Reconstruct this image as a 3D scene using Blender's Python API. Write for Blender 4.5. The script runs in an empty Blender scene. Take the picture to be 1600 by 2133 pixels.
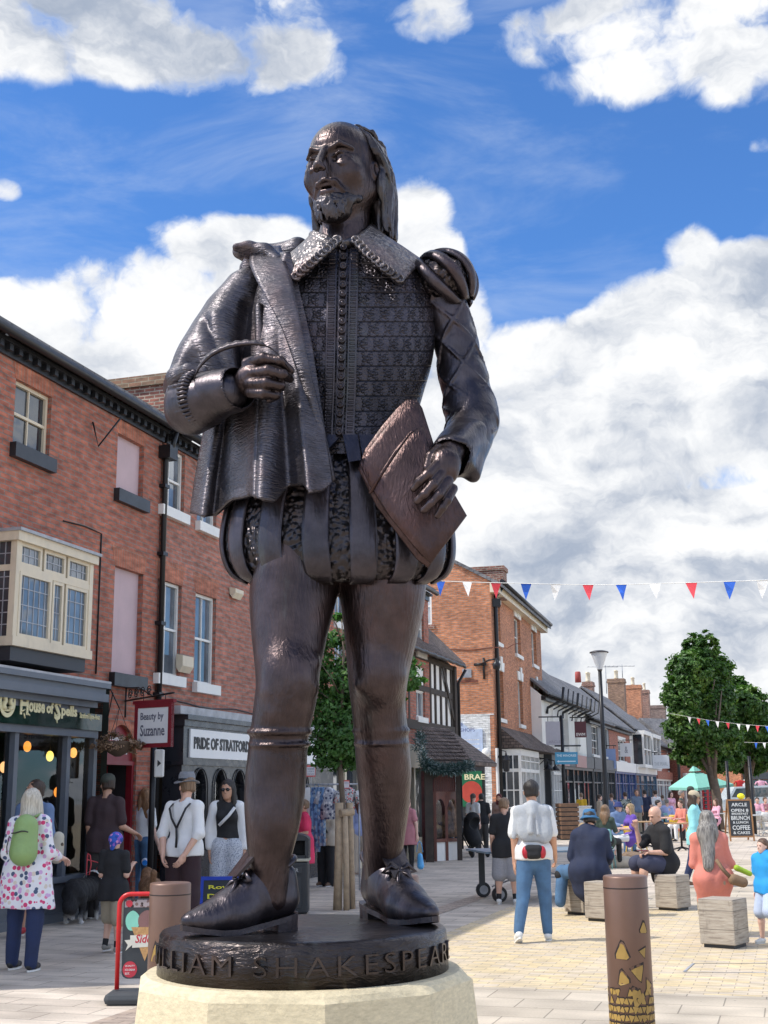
import bpy,bmesh,math,random
import numpy as np
from mathutils import Vector,Matrix
R_=math.radians
random.seed(7);np.random.seed(7)
SC=bpy.context.scene
COL=SC.collection
# ------------------------------------------------------------------ camera
FPX,CX,CY=2600.0,800.0,1066.5  # focal length and centre in photo pixels (1600x2133)
PITCH,ROLL=R_(12.75),0.011
CAM=Vector((0,0,1.62))
FWD=Vector((0,math.cos(PITCH),math.sin(PITCH)))
U0=Vector((0,-math.sin(PITCH),math.cos(PITCH)));X0=Vector((1,0,0))
RGT=X0*math.cos(ROLL)-U0*math.sin(ROLL)
UPV=U0*math.cos(ROLL)+X0*math.sin(ROLL)
cam=bpy.data.cameras.new('camera');cam.sensor_fit='VERTICAL';cam.sensor_height=36
cam.sensor_width=27;cam.lens=FPX/2133*36;cam.clip_start=0.05;cam.clip_end=3000
cam_ob=bpy.data.objects.new('camera',cam);COL.objects.link(cam_ob)
m3=Matrix((RGT,UPV,-FWD)).transposed()
cam_ob.matrix_world=Matrix.Translation(CAM)@m3.to_4x4()
SC.camera=cam_ob
SC.render.resolution_x,SC.render.resolution_y=768,1024
def ray(px,py):
 return(FWD+RGT*((px-CX)/FPX)-UPV*((py-CY)/FPX))
def at(px,py,Y):  # the point seen at this photo pixel at forward distance Y
 d=ray(px,py);return CAM+d*((Y-CAM.y)/d.y)
def on(px,py,z=0.0):  # where the ray meets height z
 d=ray(px,py);return CAM+d*((z-CAM.z)/d.z)
def proj(p):
 v=Vector(p)-CAM;k=v.dot(FWD)
 return(CX+FPX*v.dot(RGT)/k,CY-FPX*v.dot(UPV)/k)
 # ------------------------------------------------------------------ sun and sky
SUN=Vector((-0.62,-0.13,0.775)).normalized()
SUN_EL=math.asin(SUN.z);SUN_AZ=math.atan2(SUN.x,SUN.y)
sl=bpy.data.lights.new('sun','SUN');sl.energy=3.2;sl.angle=R_(0.5);sl.color=(1,0.95,0.87)
so=bpy.data.objects.new('sun',sl);COL.objects.link(so)
so.rotation_euler=(-SUN).to_track_quat('-Z','Y').to_euler()
world=bpy.data.worlds.new('World');SC.world=world;world.use_nodes=True
SC.view_settings.view_transform='Standard';SC.view_settings.look='None'
SC.view_settings.exposure=0.45;SC.view_settings.gamma=1.0
class NT:  # small node-tree writer
 def __init__(s,nt):s.nt=nt;s.n=nt.nodes;s.l=nt.links
 def new(s,t,**kw):
  n=s.n.new(t)
  for k,v in kw.items():setattr(n,k,v)
  return n
 def put(s,sock,v):
  if isinstance(v,bpy.types.NodeSocket):s.l.new(v,sock)
  elif v is not None:
   if isinstance(v,(tuple,list))and len(v)==3 and sock.type=='RGBA':v=(*v,1)
   sock.default_value=v
 def math(s,op,a,b=None,c=None,clamp=False):
  n=s.new('ShaderNodeMath',operation=op,use_clamp=clamp)
  s.put(n.inputs[0],a);s.put(n.inputs[1],b)
  if c is not None:s.put(n.inputs[2],c)
  return n.outputs[0]
 def vmath(s,op,a,b=None,out=0):
  n=s.new('ShaderNodeVectorMath',operation=op);s.put(n.inputs[0],a);s.put(n.inputs[1],b)
  return n.outputs[out]
 def noise(s,vec,scale,detail=4,rough=0.5,dist=0.0,out=0,dim='3D'):
  n=s.new('ShaderNodeTexNoise',noise_dimensions=dim);s.put(n.inputs['Vector'],vec)
  n.inputs['Scale'].default_value=scale;n.inputs['Detail'].default_value=detail
  n.inputs['Roughness'].default_value=rough;n.inputs['Distortion'].default_value=dist
  return n.outputs[out]
 def ramp(s,f,stops,interp='LINEAR'):
  n=s.new('ShaderNodeValToRGB');n.color_ramp.interpolation=interp;e=n.color_ramp.elements
  while len(e)<len(stops):e.new(0.5)
  for k,(p,c)in enumerate(stops):
   e[k].position=p;e[k].color=(c,c,c,1)if isinstance(c,(int,float))else(*c,1)
  s.put(n.inputs[0],f);return n.outputs[0]
 def mix(s,f,a,b,mode='MIX'):
  n=s.new('ShaderNodeMix',data_type='RGBA',blend_type=mode)
  s.put(n.inputs[0],f);s.put(n.inputs[6],a);s.put(n.inputs[7],b);return n.outputs[2]
 def maprange(s,v,a,b,c=0.0,d=1.0,smooth=True):
  n=s.new('ShaderNodeMapRange',interpolation_type='SMOOTHSTEP' if smooth else 'LINEAR')
  for k,x in enumerate((v,a,b,c,d)):s.put(n.inputs[k],x)
  return n.outputs[0]
 def mapping(s,vec,scale=(1,1,1),rot=(0,0,0),loc=(0,0,0)):
  n=s.new('ShaderNodeMapping');s.put(n.inputs[0],vec)
  n.inputs['Scale'].default_value=scale;n.inputs['Rotation'].default_value=rot;n.inputs['Location'].default_value=loc
  return n.outputs[0]
def build_world():
 w=NT(world.node_tree);w.n.clear()
 sky=w.new('ShaderNodeTexSky',sky_type='NISHITA');sky.sun_disc=False
 sky.sun_elevation=SUN_EL;sky.sun_rotation=SUN_AZ;sky.air_density=1.0;sky.dust_density=0.3;sky.ozone_density=3.0
 tc=w.new('ShaderNodeTexCoord');D=w.vmath('NORMALIZE',tc.outputs['Generated'])
 sep=w.new('ShaderNodeSeparateXYZ');w.l.new(D,sep.inputs[0]);dx,dy,dz=sep.outputs
 zc=w.math('MAXIMUM',dz,0.02)
 inv=w.math('DIVIDE',1.0,w.math('ADD',zc,0.12))
 P=w.new('ShaderNodeVectorMath',operation='SCALE');w.l.new(D,P.inputs[0]);w.l.new(inv,P.inputs[3]);P=P.outputs[0]
 # billows: rounded cells broken up by finer noise, so edges are lumpy like cumulus
 wob=w.noise(D,9.0,5,.6,out=1);wv=w.new('ShaderNodeVectorMath',operation='MULTIPLY_ADD');w.l.new(wob,wv.inputs[0]);wv.inputs[1].default_value=(.11,.11,.11);w.l.new(w.mapping(D,(1,1,1.25)),wv.inputs[2]);Dw=wv.outputs[0]
 def cells(scale):
  v=w.new('ShaderNodeTexVoronoi',feature='F1');w.l.new(Dw,v.inputs['Vector']);v.inputs['Scale'].default_value=scale;return w.math('SUBTRACT',.62,v.outputs['Distance'])
 c11=cells(11.0)
 puff=w.math('ADD',w.math('ADD',w.math('MULTIPLY',c11,.42),w.math('MULTIPLY',cells(26.0),.26)),w.math('MULTIPLY',w.noise(Dw,14.0,7,.62,.2),.75))
 acc=None
 for(px,py,rx,ry,wt)in CLOUDS:  # banks: where they stand in the photographed part of the sky
  c=ray(px,py).normalized();e=Vector((c.y,-c.x,0)).normalized();u=e.cross(c)
  a=w.math('DIVIDE',w.vmath('DOT_PRODUCT',D,tuple(e),1),rx/FPX);b=w.math('DIVIDE',w.vmath('DOT_PRODUCT',D,tuple(u),1),ry/FPX)
  q=w.math('ADD',w.math('MULTIPLY',a,a),w.math('MULTIPLY',b,b))
  g=w.math('MULTIPLY',w.maprange(q,0.0,1.9,1,0),wt)
  acc=g if acc is None else(w.math('MAXIMUM',acc,g)if wt>0 else w.math('ADD',acc,g))
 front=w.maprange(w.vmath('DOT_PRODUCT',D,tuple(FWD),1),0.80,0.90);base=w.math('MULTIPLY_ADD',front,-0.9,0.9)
 big=w.noise(w.mapping(P,loc=(3.1,1.7,0)),1.3,6,.55,.2)
 acc=w.math('MULTIPLY',acc,w.math('GREATER_THAN',w.vmath('DOT_PRODUCT',D,tuple(FWD),1),0))
 acc=w.math('MAXIMUM',acc,w.math('MULTIPLY',base,w.maprange(big,.42,.6)))
 dens=w.math('ADD',w.math('SUBTRACT',puff,.70),acc)
 cov=w.maprange(dens,0.06,0.36)
 thin=w.math('MULTIPLY',w.maprange(w.noise(w.mapping(D,(1,1,3.2),rot=(0,.35,0)),5.0,6,.62,.5),.44,.82),.40)
 cov=w.math('MAXIMUM',cov,thin)
 # light from upper left: compare the cloud with itself a little way towards the sun, grey where it is thick below
 sh1=w.noise(w.mapping(Dw,(1,1,1.9),loc=(.4,.1,.5)),5.2,7,.6,.3);deep=w.maprange(dens,.45,1.15)
 lowz=w.maprange(dz,.12,.50,.16,0)
 sh=w.maprange(w.math('ADD',w.math('ADD',sh1,w.math('MULTIPLY',deep,.20)),w.math('MULTIPLY',c11,-.22)),.37,.68)
 ccol=w.mix(sh,(7.5,7.55,7.6),(2.9,3.4,4.3));ccol=w.mix(w.maprange(cov,.2,1.0),(5.2,5.9,7.0),ccol)
 glow=w.math('MULTIPLY_ADD',front,-1.0,2.0)  # clouds outside the view get added brightness to lift the shaded street
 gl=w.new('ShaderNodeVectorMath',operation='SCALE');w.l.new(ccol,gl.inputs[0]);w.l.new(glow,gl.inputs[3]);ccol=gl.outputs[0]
 skyc=w.mix(1.0,sky.outputs[0],SKYTINT,'MULTIPLY')
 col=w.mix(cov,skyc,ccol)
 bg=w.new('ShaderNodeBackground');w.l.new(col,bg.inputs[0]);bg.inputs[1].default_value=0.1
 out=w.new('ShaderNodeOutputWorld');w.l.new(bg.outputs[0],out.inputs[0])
SKYTINT=(0.62,1.02,1.48)
CLOUDS=[  # centre x, y in the photo, half widths in photo pixels, weight
 (250,80,330,95,.75),(80,40,260,110,.75),(520,110,190,80,.62),(560,30,120,60,.5),(900,40,90,60,.52),
 (1350,40,300,80,.62),(1420,130,260,75,.62),(1560,150,120,80,.62),(1130,70,90,40,.42),(10,395,40,30,.6),
 (440,520,130,70,.72),(560,505,110,60,.7),(300,600,200,90,.75),(200,690,300,110,.8),(40,680,150,90,.62),(860,450,95,90,.72),(900,540,80,120,.7),
 (200,830,500,170,.8),(970,680,70,130,.6),(640,640,300,150,.8),
 (1440,560,70,90,.66),(1560,600,120,100,.8),(1400,660,190,110,.8),(1260,730,190,100,.8),(1120,770,160,110,.8),(1450,760,400,150,.95),
 (1000,900,200,220,.8),(1250,950,600,160,.9),(1250,1150,700,200,.95),(1250,1380,800,220,.95),(800,1550,2000,240,.9),(500,1000,500,250,.8),
 (1255,585,60,35,.38),(1060,645,40,30,.42),(1220,515,40,18,.36),(1585,300,30,25,.5),
 (1510,985,240,34,-.30),(1330,930,140,30,-.25),(1240,640,30,40,.0)]
build_world()
# ------------------------------------------------------------------ materials
MATS={}
def mat(name,base=(.5,.5,.5),rough=.65,metal=0.0,var=.12,vs=6.0,bump=0.0,bs=30.0,spec=.5,coat=0.0,emit=None,es=0.0,dirt=0.0):
 if name in MATS:return MATS[name]
 m=bpy.data.materials.new(name);m.use_nodes=True;t=NT(m.node_tree)
 b=t.n['Principled BSDF'];tc=t.new('ShaderNodeTexCoord');o=tc.outputs['Object']
 n=t.noise(o,vs,5,.6)
 lo=tuple(max(0,c*(1-var))for c in base);hi=tuple(min(1,c*(1+var))for c in base)
 c=t.ramp(n,[(.3,lo),(.7,hi)])
 if dirt:
  d=t.maprange(t.noise(t.mapping(o,(1,1,.25)),vs*.6,6,.7),.5,.75)
  c=t.mix(t.math('MULTIPLY',d,dirt),c,tuple(x*.45 for x in base))
 t.put(b.inputs['Base Color'],c)
 t.put(b.inputs['Roughness'],t.maprange(n,.3,.7,max(.03,rough-.06),min(1,rough+.06)))
 b.inputs['Metallic'].default_value=metal;b.inputs['Specular IOR Level'].default_value=spec
 b.inputs['Coat Weight'].default_value=coat
 if bump:
  bn=t.new('ShaderNodeBump');bn.inputs['Strength'].default_value=bump;bn.inputs['Distance'].default_value=.01
  t.l.new(t.noise(o,bs,4,.6),bn.inputs['Height']);t.l.new(bn.outputs[0],b.inputs['Normal'])
 if emit:
  b.inputs['Emission Color'].default_value=(*emit,1);b.inputs['Emission Strength'].default_value=es
 MATS[name]=m;return m
def glass_mat(name='window_glass',tint=(.02,.025,.03),rough=.04):
 if name in MATS:return MATS[name]
 m=bpy.data.materials.new(name);m.use_nodes=True;t=NT(m.node_tree);b=t.n['Principled BSDF']
 tc=t.new('ShaderNodeTexCoord')
 t.put(b.inputs['Base Color'],t.ramp(t.noise(tc.outputs['Object'],1.3,4),[(.35,tint),(.7,tuple(x*2.6+.01 for x in tint))]))
 b.inputs['Roughness'].default_value=rough;b.inputs['Specular IOR Level'].default_value=.9
 bn=t.new('ShaderNodeBump');bn.inputs['Strength'].default_value=.12;bn.inputs['Distance'].default_value=.02
 t.l.new(t.noise(tc.outputs['Object'],2.2,2),bn.inputs['Height']);t.l.new(bn.outputs[0],b.inputs['Normal'])
 MATS[name]=m;return m
def brick_mat(name,c1,c2,mortar,bw=.225,bh=.075,ms=.010,bump=.5,squash=None,big=.25,rough=.85):
 if name in MATS:return MATS[name]
 m=bpy.data.materials.new(name);m.use_nodes=True;t=NT(m.node_tree);b=t.n['Principled BSDF']
 uv=t.new('ShaderNodeUVMap').outputs[0]
 wob=t.noise(uv,9,3,.5,out=1)
 wv=t.new('ShaderNodeVectorMath',operation='MULTIPLY_ADD');t.l.new(wob,wv.inputs[0]);wv.inputs[1].default_value=(.012,.008,0);t.l.new(uv,wv.inputs[2])
 br=t.new('ShaderNodeTexBrick');t.l.new(wv.outputs[0],br.inputs['Vector'])
 br.inputs['Scale'].default_value=1;br.inputs['Brick Width'].default_value=bw;br.inputs['Row Height'].default_value=bh
 br.inputs['Mortar Size'].default_value=ms;br.inputs['Mortar Smooth'].default_value=.3;br.inputs['Bias'].default_value=-.1
 br.inputs['Color1'].default_value=(*c1,1);br.inputs['Color2'].default_value=(*c2,1);br.inputs['Mortar'].default_value=(*mortar,1)
 n1=t.noise(uv,.7,6,.65);n2=t.noise(t.mapping(uv,(4.4,13.3,1)),1.0,2,.5)
 c=t.mix(1.0,br.outputs[0],t.ramp(n2,[(.28,.58),(.5,.98),(.72,1.34)]),'MULTIPLY')
 c=t.mix(1.0,c,t.ramp(n1,[(.3,1-big),(.7,1+big)]),'MULTIPLY')
 sp=t.noise(t.mapping(uv,(1,2.5,1)),60,3,.6)
 c=t.mix(1.0,c,t.ramp(sp,[(.3,.82),(.7,1.15)]),'MULTIPLY')
 t.put(b.inputs['Base Color'],c);b.inputs['Roughness'].default_value=rough
 bn=t.new('ShaderNodeBump');bn.inputs['Strength'].default_value=bump;bn.inputs['Distance'].default_value=.012
 h=t.math('ADD',t.math('MULTIPLY',br.outputs['Fac'],-1.0),t.math('MULTIPLY',sp,.5))
 t.l.new(h,bn.inputs['Height']);t.l.new(bn.outputs[0],b.inputs['Normal'])
 MATS[name]=m;return m
 # ------------------------------------------------------------------ objects
def tag(o,label=None,cat=None,group=None,kind=None):
 for k,v in(('label',label),('category',cat),('group',group),('kind',kind)):
  if v is not None:o[k]=v
 return o
def empty(name,loc=(0,0,0),rz=0.0,label=None,cat=None,group=None,parent=None):
 o=bpy.data.objects.new(name,None);COL.objects.link(o);o.location=loc;o.rotation_euler=(0,0,rz)
 o.empty_display_size=.1
 if parent:o.parent=parent
 return tag(o,label,cat,group)
def link_mesh(name,me,parent=None,m=None):
 o=bpy.data.objects.new(name,me);COL.objects.link(o)
 if m is not None:
  for x in(m if isinstance(m,(list,tuple))else[m]):me.materials.append(x)
 if parent is not None:o.parent=parent
 return o
def copy_tree(o,parent=None):
 c=o.copy();COL.objects.link(c)
 if parent is not None:c.parent=parent;c.matrix_parent_inverse=o.matrix_parent_inverse
 for ch in list(o.children):copy_tree(ch,c)
 return c
def wloc(o):
 p=Vector((0,0,0))
 while o is not None:p=p+Vector(o.location);o=o.parent
 return p
class MB:  # collects shapes, links them as one mesh
 def __init__(s):s.v=[];s.f=[];s.mi=[];s.sm=[];s.cur=0
 def poly(s,pts,smooth=False):
  k=len(s.v);s.v+=[tuple(p)for p in pts];s.f.append(tuple(range(k,k+len(pts))));s.mi.append(s.cur);s.sm.append(smooth);return s
 def faces(s,pts,fs,smooth=False):
  k=len(s.v);s.v+=[tuple(p)for p in pts]
  for f in fs:s.f.append(tuple(i+k for i in f));s.mi.append(s.cur);s.sm.append(smooth)
  return s
 def box(s,c,d,M=None,bev=0.0):
  hx,hy,hz=(x/2 for x in d);c=Vector(c)
  if bev<=0:
   P=[Vector((x,y,z))for x in(-hx,hx)for y in(-hy,hy)for z in(-hz,hz)]
   F=[(0,1,3,2),(4,6,7,5),(0,4,5,1),(2,3,7,6),(0,2,6,4),(1,5,7,3)]
  else:
   bm=bmesh.new();bmesh.ops.create_cube(bm,size=1)
   for v in bm.verts:v.co=Vector((v.co.x*2*hx,v.co.y*2*hy,v.co.z*2*hz))
   bmesh.ops.bevel(bm,geom=bm.edges[:],offset=bev,segments=2,affect='EDGES',profile=.5)
   bm.verts.index_update();P=[v.co.copy()for v in bm.verts];F=[[v.index for v in f.verts]for f in bm.faces];bm.free()
  if M is not None:P=[M@p for p in P]
  return s.faces([p+c for p in P],F)
 def obox(s,o,ax,ay,az):  # box from a corner and three edge vectors
  o,ax,ay,az=map(Vector,(o,ax,ay,az))
  P=[o+ax*i+ay*j+az*k for i in(0,1)for j in(0,1)for k in(0,1)]
  F=[(0,1,3,2),(4,6,7,5),(0,4,5,1),(2,3,7,6),(0,2,6,4),(1,5,7,3)]
  if ax.cross(ay).dot(az)<0:F=[f[::-1]for f in F]
  return s.faces(P,F)
 def loft(s,rings,closed=True,caps=True,smooth=True):
  n=len(rings[0]);k=len(s.v)
  for r in rings:s.v+=[tuple(p)for p in r]
  for i in range(len(rings)-1):
   for j in range(n if closed else n-1):
    a=k+i*n+j;b=k+i*n+(j+1)%n
    s.f.append((a,b,b+n,a+n));s.mi.append(s.cur);s.sm.append(smooth)
  if caps and closed:
   s.f.append(tuple(k+j for j in range(n))[::-1]);s.mi.append(s.cur);s.sm.append(False)
   q=k+(len(rings)-1)*n
   s.f.append(tuple(q+j for j in range(n)));s.mi.append(s.cur);s.sm.append(False)
  return s
 def tube(s,pts,r,n=8,caps=True):
  pts=[Vector(p)for p in pts];rs=r if isinstance(r,(list,tuple))else[r]*len(pts)
  rings=[];prev=None
  for i,p in enumerate(pts):
   t=(pts[min(i+1,len(pts)-1)]-pts[max(i-1,0)])
   if t.length<1e-9:t=Vector((0,0,1))
   t.normalize()
   if prev is None:prev=t.orthogonal()
   a=(prev-t*prev.dot(t));a=a.normalized()if a.length>1e-6 else t.orthogonal().normalized()
   prev=a;b=t.cross(a)
   rings.append([p+(a*math.cos(2*math.pi*j/n)+b*math.sin(2*math.pi*j/n))*rs[i]for j in range(n)])
  return s.loft(rings,True,caps)
 def lathe(s,c,prof,n=20,M=None,caps=True,smooth=True):
  c=Vector(c);rings=[]
  for(r,z)in prof:
   ring=[Vector((r*math.cos(2*math.pi*j/n),r*math.sin(2*math.pi*j/n),z))for j in range(n)]
   if M is not None:ring=[M@p for p in ring]
   rings.append([p+c for p in ring])
  return s.loft(rings,True,caps,smooth)
 def ball(s,c,r,n=12,m=8,M=None):
  rx,ry,rz=r if isinstance(r,(tuple,list))else(r,r,r);c=Vector(c);rings=[]
  for i in range(m+1):
   a=-math.pi/2+math.pi*i/m;cr=max(math.cos(a),1e-3)
   ring=[Vector((rx*cr*math.cos(2*math.pi*j/n),ry*cr*math.sin(2*math.pi*j/n),rz*math.sin(a)))for j in range(n)]
   if M is not None:ring=[M@p for p in ring]
   rings.append([p+c for p in ring])
  return s.loft(rings,True,True)
 def prism(s,outline,off):  # closed outline (3-D points) extruded by a vector
  P=[Vector(p)for p in outline];off=Vector(off);n=len(P)
  F=[tuple(range(n))[::-1],tuple(range(n,2*n))]+[(i,(i+1)%n,(i+1)%n+n,i+n)for i in range(n)]
  nrm=Vector((0,0,0))
  for i in range(n):nrm+=P[i].cross(P[(i+1)%n])
  if nrm.dot(off)<0:F=[f[::-1]for f in F]
  return s.faces(P+[p+off for p in P],F)
 def mesh(s,me,M,mi=None):
  k=len(s.v);s.v+=[tuple(M@v.co)for v in me.vertices]
  for p in me.polygons:s.f.append(tuple(i+k for i in p.vertices));s.mi.append(s.cur if mi is None else mi);s.sm.append(False)
  return s
 def build(s,name,m,parent=None,local=False,label=None,cat=None,group=None,kind=None,uv=True):
  me=bpy.data.meshes.new(name)
  off=Vector((0,0,0))
  V=np.array(s.v,dtype=float).reshape(-1,3)
  if not local:
   if parent is not None:off=wloc(parent)
   elif len(V):off=Vector(((V[:,0].min()+V[:,0].max())/2,(V[:,1].min()+V[:,1].max())/2,V[:,2].min()))
  me.from_pydata([tuple(p)for p in(V-np.array(off))],[],s.f)
  me.polygons.foreach_set('material_index',s.mi);me.polygons.foreach_set('use_smooth',s.sm)
  if uv and len(s.f)<60000:
   L=me.uv_layers.new(name='UVMap');buf=np.zeros(len(me.loops)*2);q=0
   for p in me.polygons:
    n=p.normal
    if abs(n.z)>.96:t=Vector((1,0,0));b=Vector((0,1,0))
    else:
     t=Vector((-n.y,n.x,0)).normalized();b=n.cross(t)
     if b.z<0:b=-b
    for li in p.loop_indices:
     w=V[me.loops[li].vertex_index]
     buf[2*li]=w[0]*t.x+w[1]*t.y;buf[2*li+1]=w[0]*b.x+w[1]*b.y+w[2]*b.z
   L.data.foreach_set('uv',buf)
  me.update()
  o=link_mesh(name,me,parent,m)
  if parent is None and not local:o.location=off
  return tag(o,label,cat,group,kind)
def text_mesh(txt,size=1.0,ext=.0,bold=0.0,shear=0.0,spacing=1.0,align='LEFT',res=2):
 cu=bpy.data.curves.new('lettering','FONT');cu.body=txt;cu.size=size;cu.extrude=ext;cu.offset=bold
 cu.shear=shear;cu.space_character=spacing;cu.align_x=align;cu.resolution_u=res
 o=bpy.data.objects.new('lettering',cu);COL.objects.link(o)
 dg=bpy.context.evaluated_depsgraph_get();me=bpy.data.meshes.new_from_object(o.evaluated_get(dg))
 bpy.data.objects.remove(o);bpy.data.curves.remove(cu)
 return me
def text_on(mb,txt,org,ux,uz,w=None,h=None,ext=.004,**kw):
 """lettering fitted into w x h with its lower left corner at org; ux and uz are unit vectors"""
 me=text_mesh(txt,ext=.5,**kw)
 if not len(me.vertices):return mb
 co=np.array([tuple(v.co)for v in me.vertices]);x0,x1=co[:,0].min(),co[:,0].max();y0,y1=co[:,1].min(),co[:,1].max()
 sy=(h/(y1-y0))if h else(w/(x1-x0));sx=(w/(x1-x0))if w else sy
 ux,uz=Vector(ux),Vector(uz);n=ux.cross(uz);org=Vector(org)
 M=Matrix.Identity(4)
 for i in range(3):
  M[i][0]=ux[i]*sx;M[i][1]=uz[i]*sy;M[i][2]=n[i]*ext;M[i][3]=org[i]-ux[i]*sx*x0-uz[i]*sy*y0
 mb.mesh(me,M);bpy.data.meshes.remove(me);return mb
 # ------------------------------------------------------------------ volume sculpting (signed distance fields -> one continuous skin)
def snoise(seed):
 g=np.random.RandomState(seed);K=g.randn(7,3);K /= np.linalg.norm(K,axis=1)[:,None];K*=g.uniform(.6,1.7,(7,1));ph=g.uniform(0,6.28,7)
 def f(x,y,z):
  o=0
  for k in range(7):o=o+np.sin(K[k,0]*x+K[k,1]*y+K[k,2]*z+ph[k])
  return o/7*1.6
 return f
class Vol:
 def __init__(s,lo,hi,h):
  s.lo=np.array(lo,float);s.h=h;s.n=np.ceil((np.array(hi,float)-s.lo)/h).astype(int)+1
  s.F=np.full(tuple(s.n),1.0,np.float32)
  s.ax=[(s.lo[k]+h*np.arange(s.n[k])).astype(np.float32)for k in range(3)]
 def sub(s,lo,hi):
  a=[int(max(0,math.floor((lo[k]-s.lo[k])/s.h)))for k in range(3)]
  b=[int(min(s.n[k],math.ceil((hi[k]-s.lo[k])/s.h)+1))for k in range(3)]
  if any(b[k]<=a[k]for k in range(3)):return None
  sl=tuple(slice(a[k],b[k])for k in range(3))
  return sl,s.ax[0][sl[0]][:,None,None],s.ax[1][sl[1]][None,:,None],s.ax[2][sl[2]][None,None,:]
 def comb(s,sl,d,k,op):
  A=s.F[sl]
  if op=='add':
   if k>0:hh=np.maximum(k-np.abs(A-d),0)/k;s.F[sl]=np.minimum(A,d)-hh*hh*k*.25
   else:s.F[sl]=np.minimum(A,d)
  else:
   d=-d
   if k>0:hh=np.maximum(k-np.abs(A-d),0)/k;s.F[sl]=np.maximum(A,d)+hh*hh*k*.25
   else:s.F[sl]=np.maximum(A,d)
 def cap(s,a,b,ra,rb=None,k=0.0,q=(1,1,1),op='add'):
  rb=ra if rb is None else rb;a=np.array(a,float);b=np.array(b,float);m=k+3*s.h;rm=max(ra,rb)
  lo=np.minimum(a,b)-rm*np.array(q)-m;hi=np.maximum(a,b)+rm*np.array(q)+m
  r=s.sub(lo,hi)
  if r is None:return s
  sl,X,Y,Z=r;A=a/q;B=b/q;ba=B-A;L=max(float(ba@ba),1e-9)
  px,py,pz=X/q[0]-A[0],Y/q[1]-A[1],Z/q[2]-A[2]
  t=np.clip((px*ba[0]+py*ba[1]+pz*ba[2])/L,0,1)
  d=(np.sqrt((px-t*ba[0])**2+(py-t*ba[1])**2+(pz-t*ba[2])**2)-(ra+(rb-ra)*t))*min(q)
  s.comb(sl,d.astype(np.float32),k,op);return s
 def chain(s,pts,rs,k=.02,q=(1,1,1),op='add'):
  for i in range(len(pts)-1):s.cap(pts[i],pts[i+1],rs[i],rs[i+1],k,q,op)
  return s
 def ell(s,c,r,k=0.0,Rm=None,op='add'):
  c=np.array(c,float);r=np.array(r if hasattr(r,'__len__')else(r,r,r),float);m=k+3*s.h
  ext=r if Rm is None else np.array([r.max()]*3)
  q=s.sub(c-ext-m,c+ext+m)
  if q is None:return s
  sl,X,Y,Z=q;x,y,z=X-c[0],Y-c[1],Z-c[2]
  if Rm is not None:
   M=np.array(Rm)
   x,y,z=(M[0,j]*x+M[1,j]*y+M[2,j]*z for j in range(3))
  k0=np.sqrt((x/r[0])**2+(y/r[1])**2+(z/r[2])**2)
  k1=np.sqrt((x/r[0]**2)**2+(y/r[1]**2)**2+(z/r[2]**2)**2)+1e-9
  s.comb(sl,(k0*(k0-1)/k1).astype(np.float32),k,op);return s
 def cut(s,p,n):  # removes what lies beyond the plane (side of n)
  n=np.array(n,float);n /= np.linalg.norm(n)
  d=(s.ax[0][:,None,None]-p[0])*n[0]+(s.ax[1][None,:,None]-p[1])*n[1]+(s.ax[2][None,None,:]-p[2])*n[2]
  s.F=np.maximum(s.F,d.astype(np.float32));return s
 def noise(s,amp,freq,seed=1,lo=None,hi=None,st=(1,1,1)):
  f=snoise(seed);r=s.sub(lo if lo is not None else s.lo,hi if hi is not None else s.lo+s.n*s.h)
  if r is None:return s
  sl,X,Y,Z=r;s.F[sl]+=(amp*f(X*freq*st[0],Y*freq*st[1],Z*freq*st[2])).astype(np.float32);return s
 def mesh(s):
  F=s.F;F[0]=1;F[-1]=1;F[:,0]=1;F[:,-1]=1;F[:,:,0]=1;F[:,:,-1]=1
  S=F<0
  c=S[:-1,:-1,:-1].astype(np.int8)
  for i,j,k in((1,0,0),(0,1,0),(1,1,0),(0,0,1),(1,0,1),(0,1,1),(1,1,1)):
   c=c+S[i:S.shape[0]-1+i,j:S.shape[1]-1+j,k:S.shape[2]-1+k]
  act=(c>0)&(c<8);idx=np.argwhere(act)
  if not len(idx):return np.zeros((0,3)),np.zeros((0,4),int)
  num=-np.ones(act.shape,np.int32);num[tuple(idx.T)]=np.arange(len(idx))
  co=[(0,0,0),(1,0,0),(0,1,0),(1,1,0),(0,0,1),(1,0,1),(0,1,1),(1,1,1)]
  V=np.stack([F[idx[:,0]+a,idx[:,1]+b,idx[:,2]+e]for a,b,e in co],1).astype(float)
  pos=np.zeros((len(idx),3));cnt=np.zeros(len(idx))
  for a in range(8):
   for bb in range(a+1,8):
    d=np.array(co[bb])-np.array(co[a])
    if np.abs(d).sum()!=1:continue
    va,vb=V[:,a],V[:,bb];cr=(va<0)!=(vb<0)
    t=np.where(cr,va/np.where(cr,va-vb,1),0)
    pos+=np.where(cr[:,None],np.array(co[a])+t[:,None]*d,0);cnt+=cr
  pos=s.lo+(idx+pos/cnt[:,None])*s.h
  Q=[]
  for axs in range(3):
   o1,o2=[(1,2),(2,0),(0,1)][axs]
   sa=[slice(None)]*3;sb=[slice(None)]*3;sa[axs]=slice(0,-1);sb[axs]=slice(1,None)
   A,B=S[tuple(sa)],S[tuple(sb)]
   e=np.argwhere(A!=B);e=e[(e[:,o1]>0)&(e[:,o2]>0)&(e[:,o1]<s.n[o1]-1)&(e[:,o2]<s.n[o2]-1)]
   if not len(e):continue
   inside=A[tuple(e.T)]
   def cell(d1,d2):
    g=e.copy();g[:,o1]-=d1;g[:,o2]-=d2;return num[tuple(g.T)]
   q=np.stack([cell(1,1),cell(0,1),cell(0,0),cell(1,0)],1)
   q[~inside]=q[~inside][:,::-1];Q.append(q)
  return pos,np.concatenate(Q)
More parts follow.
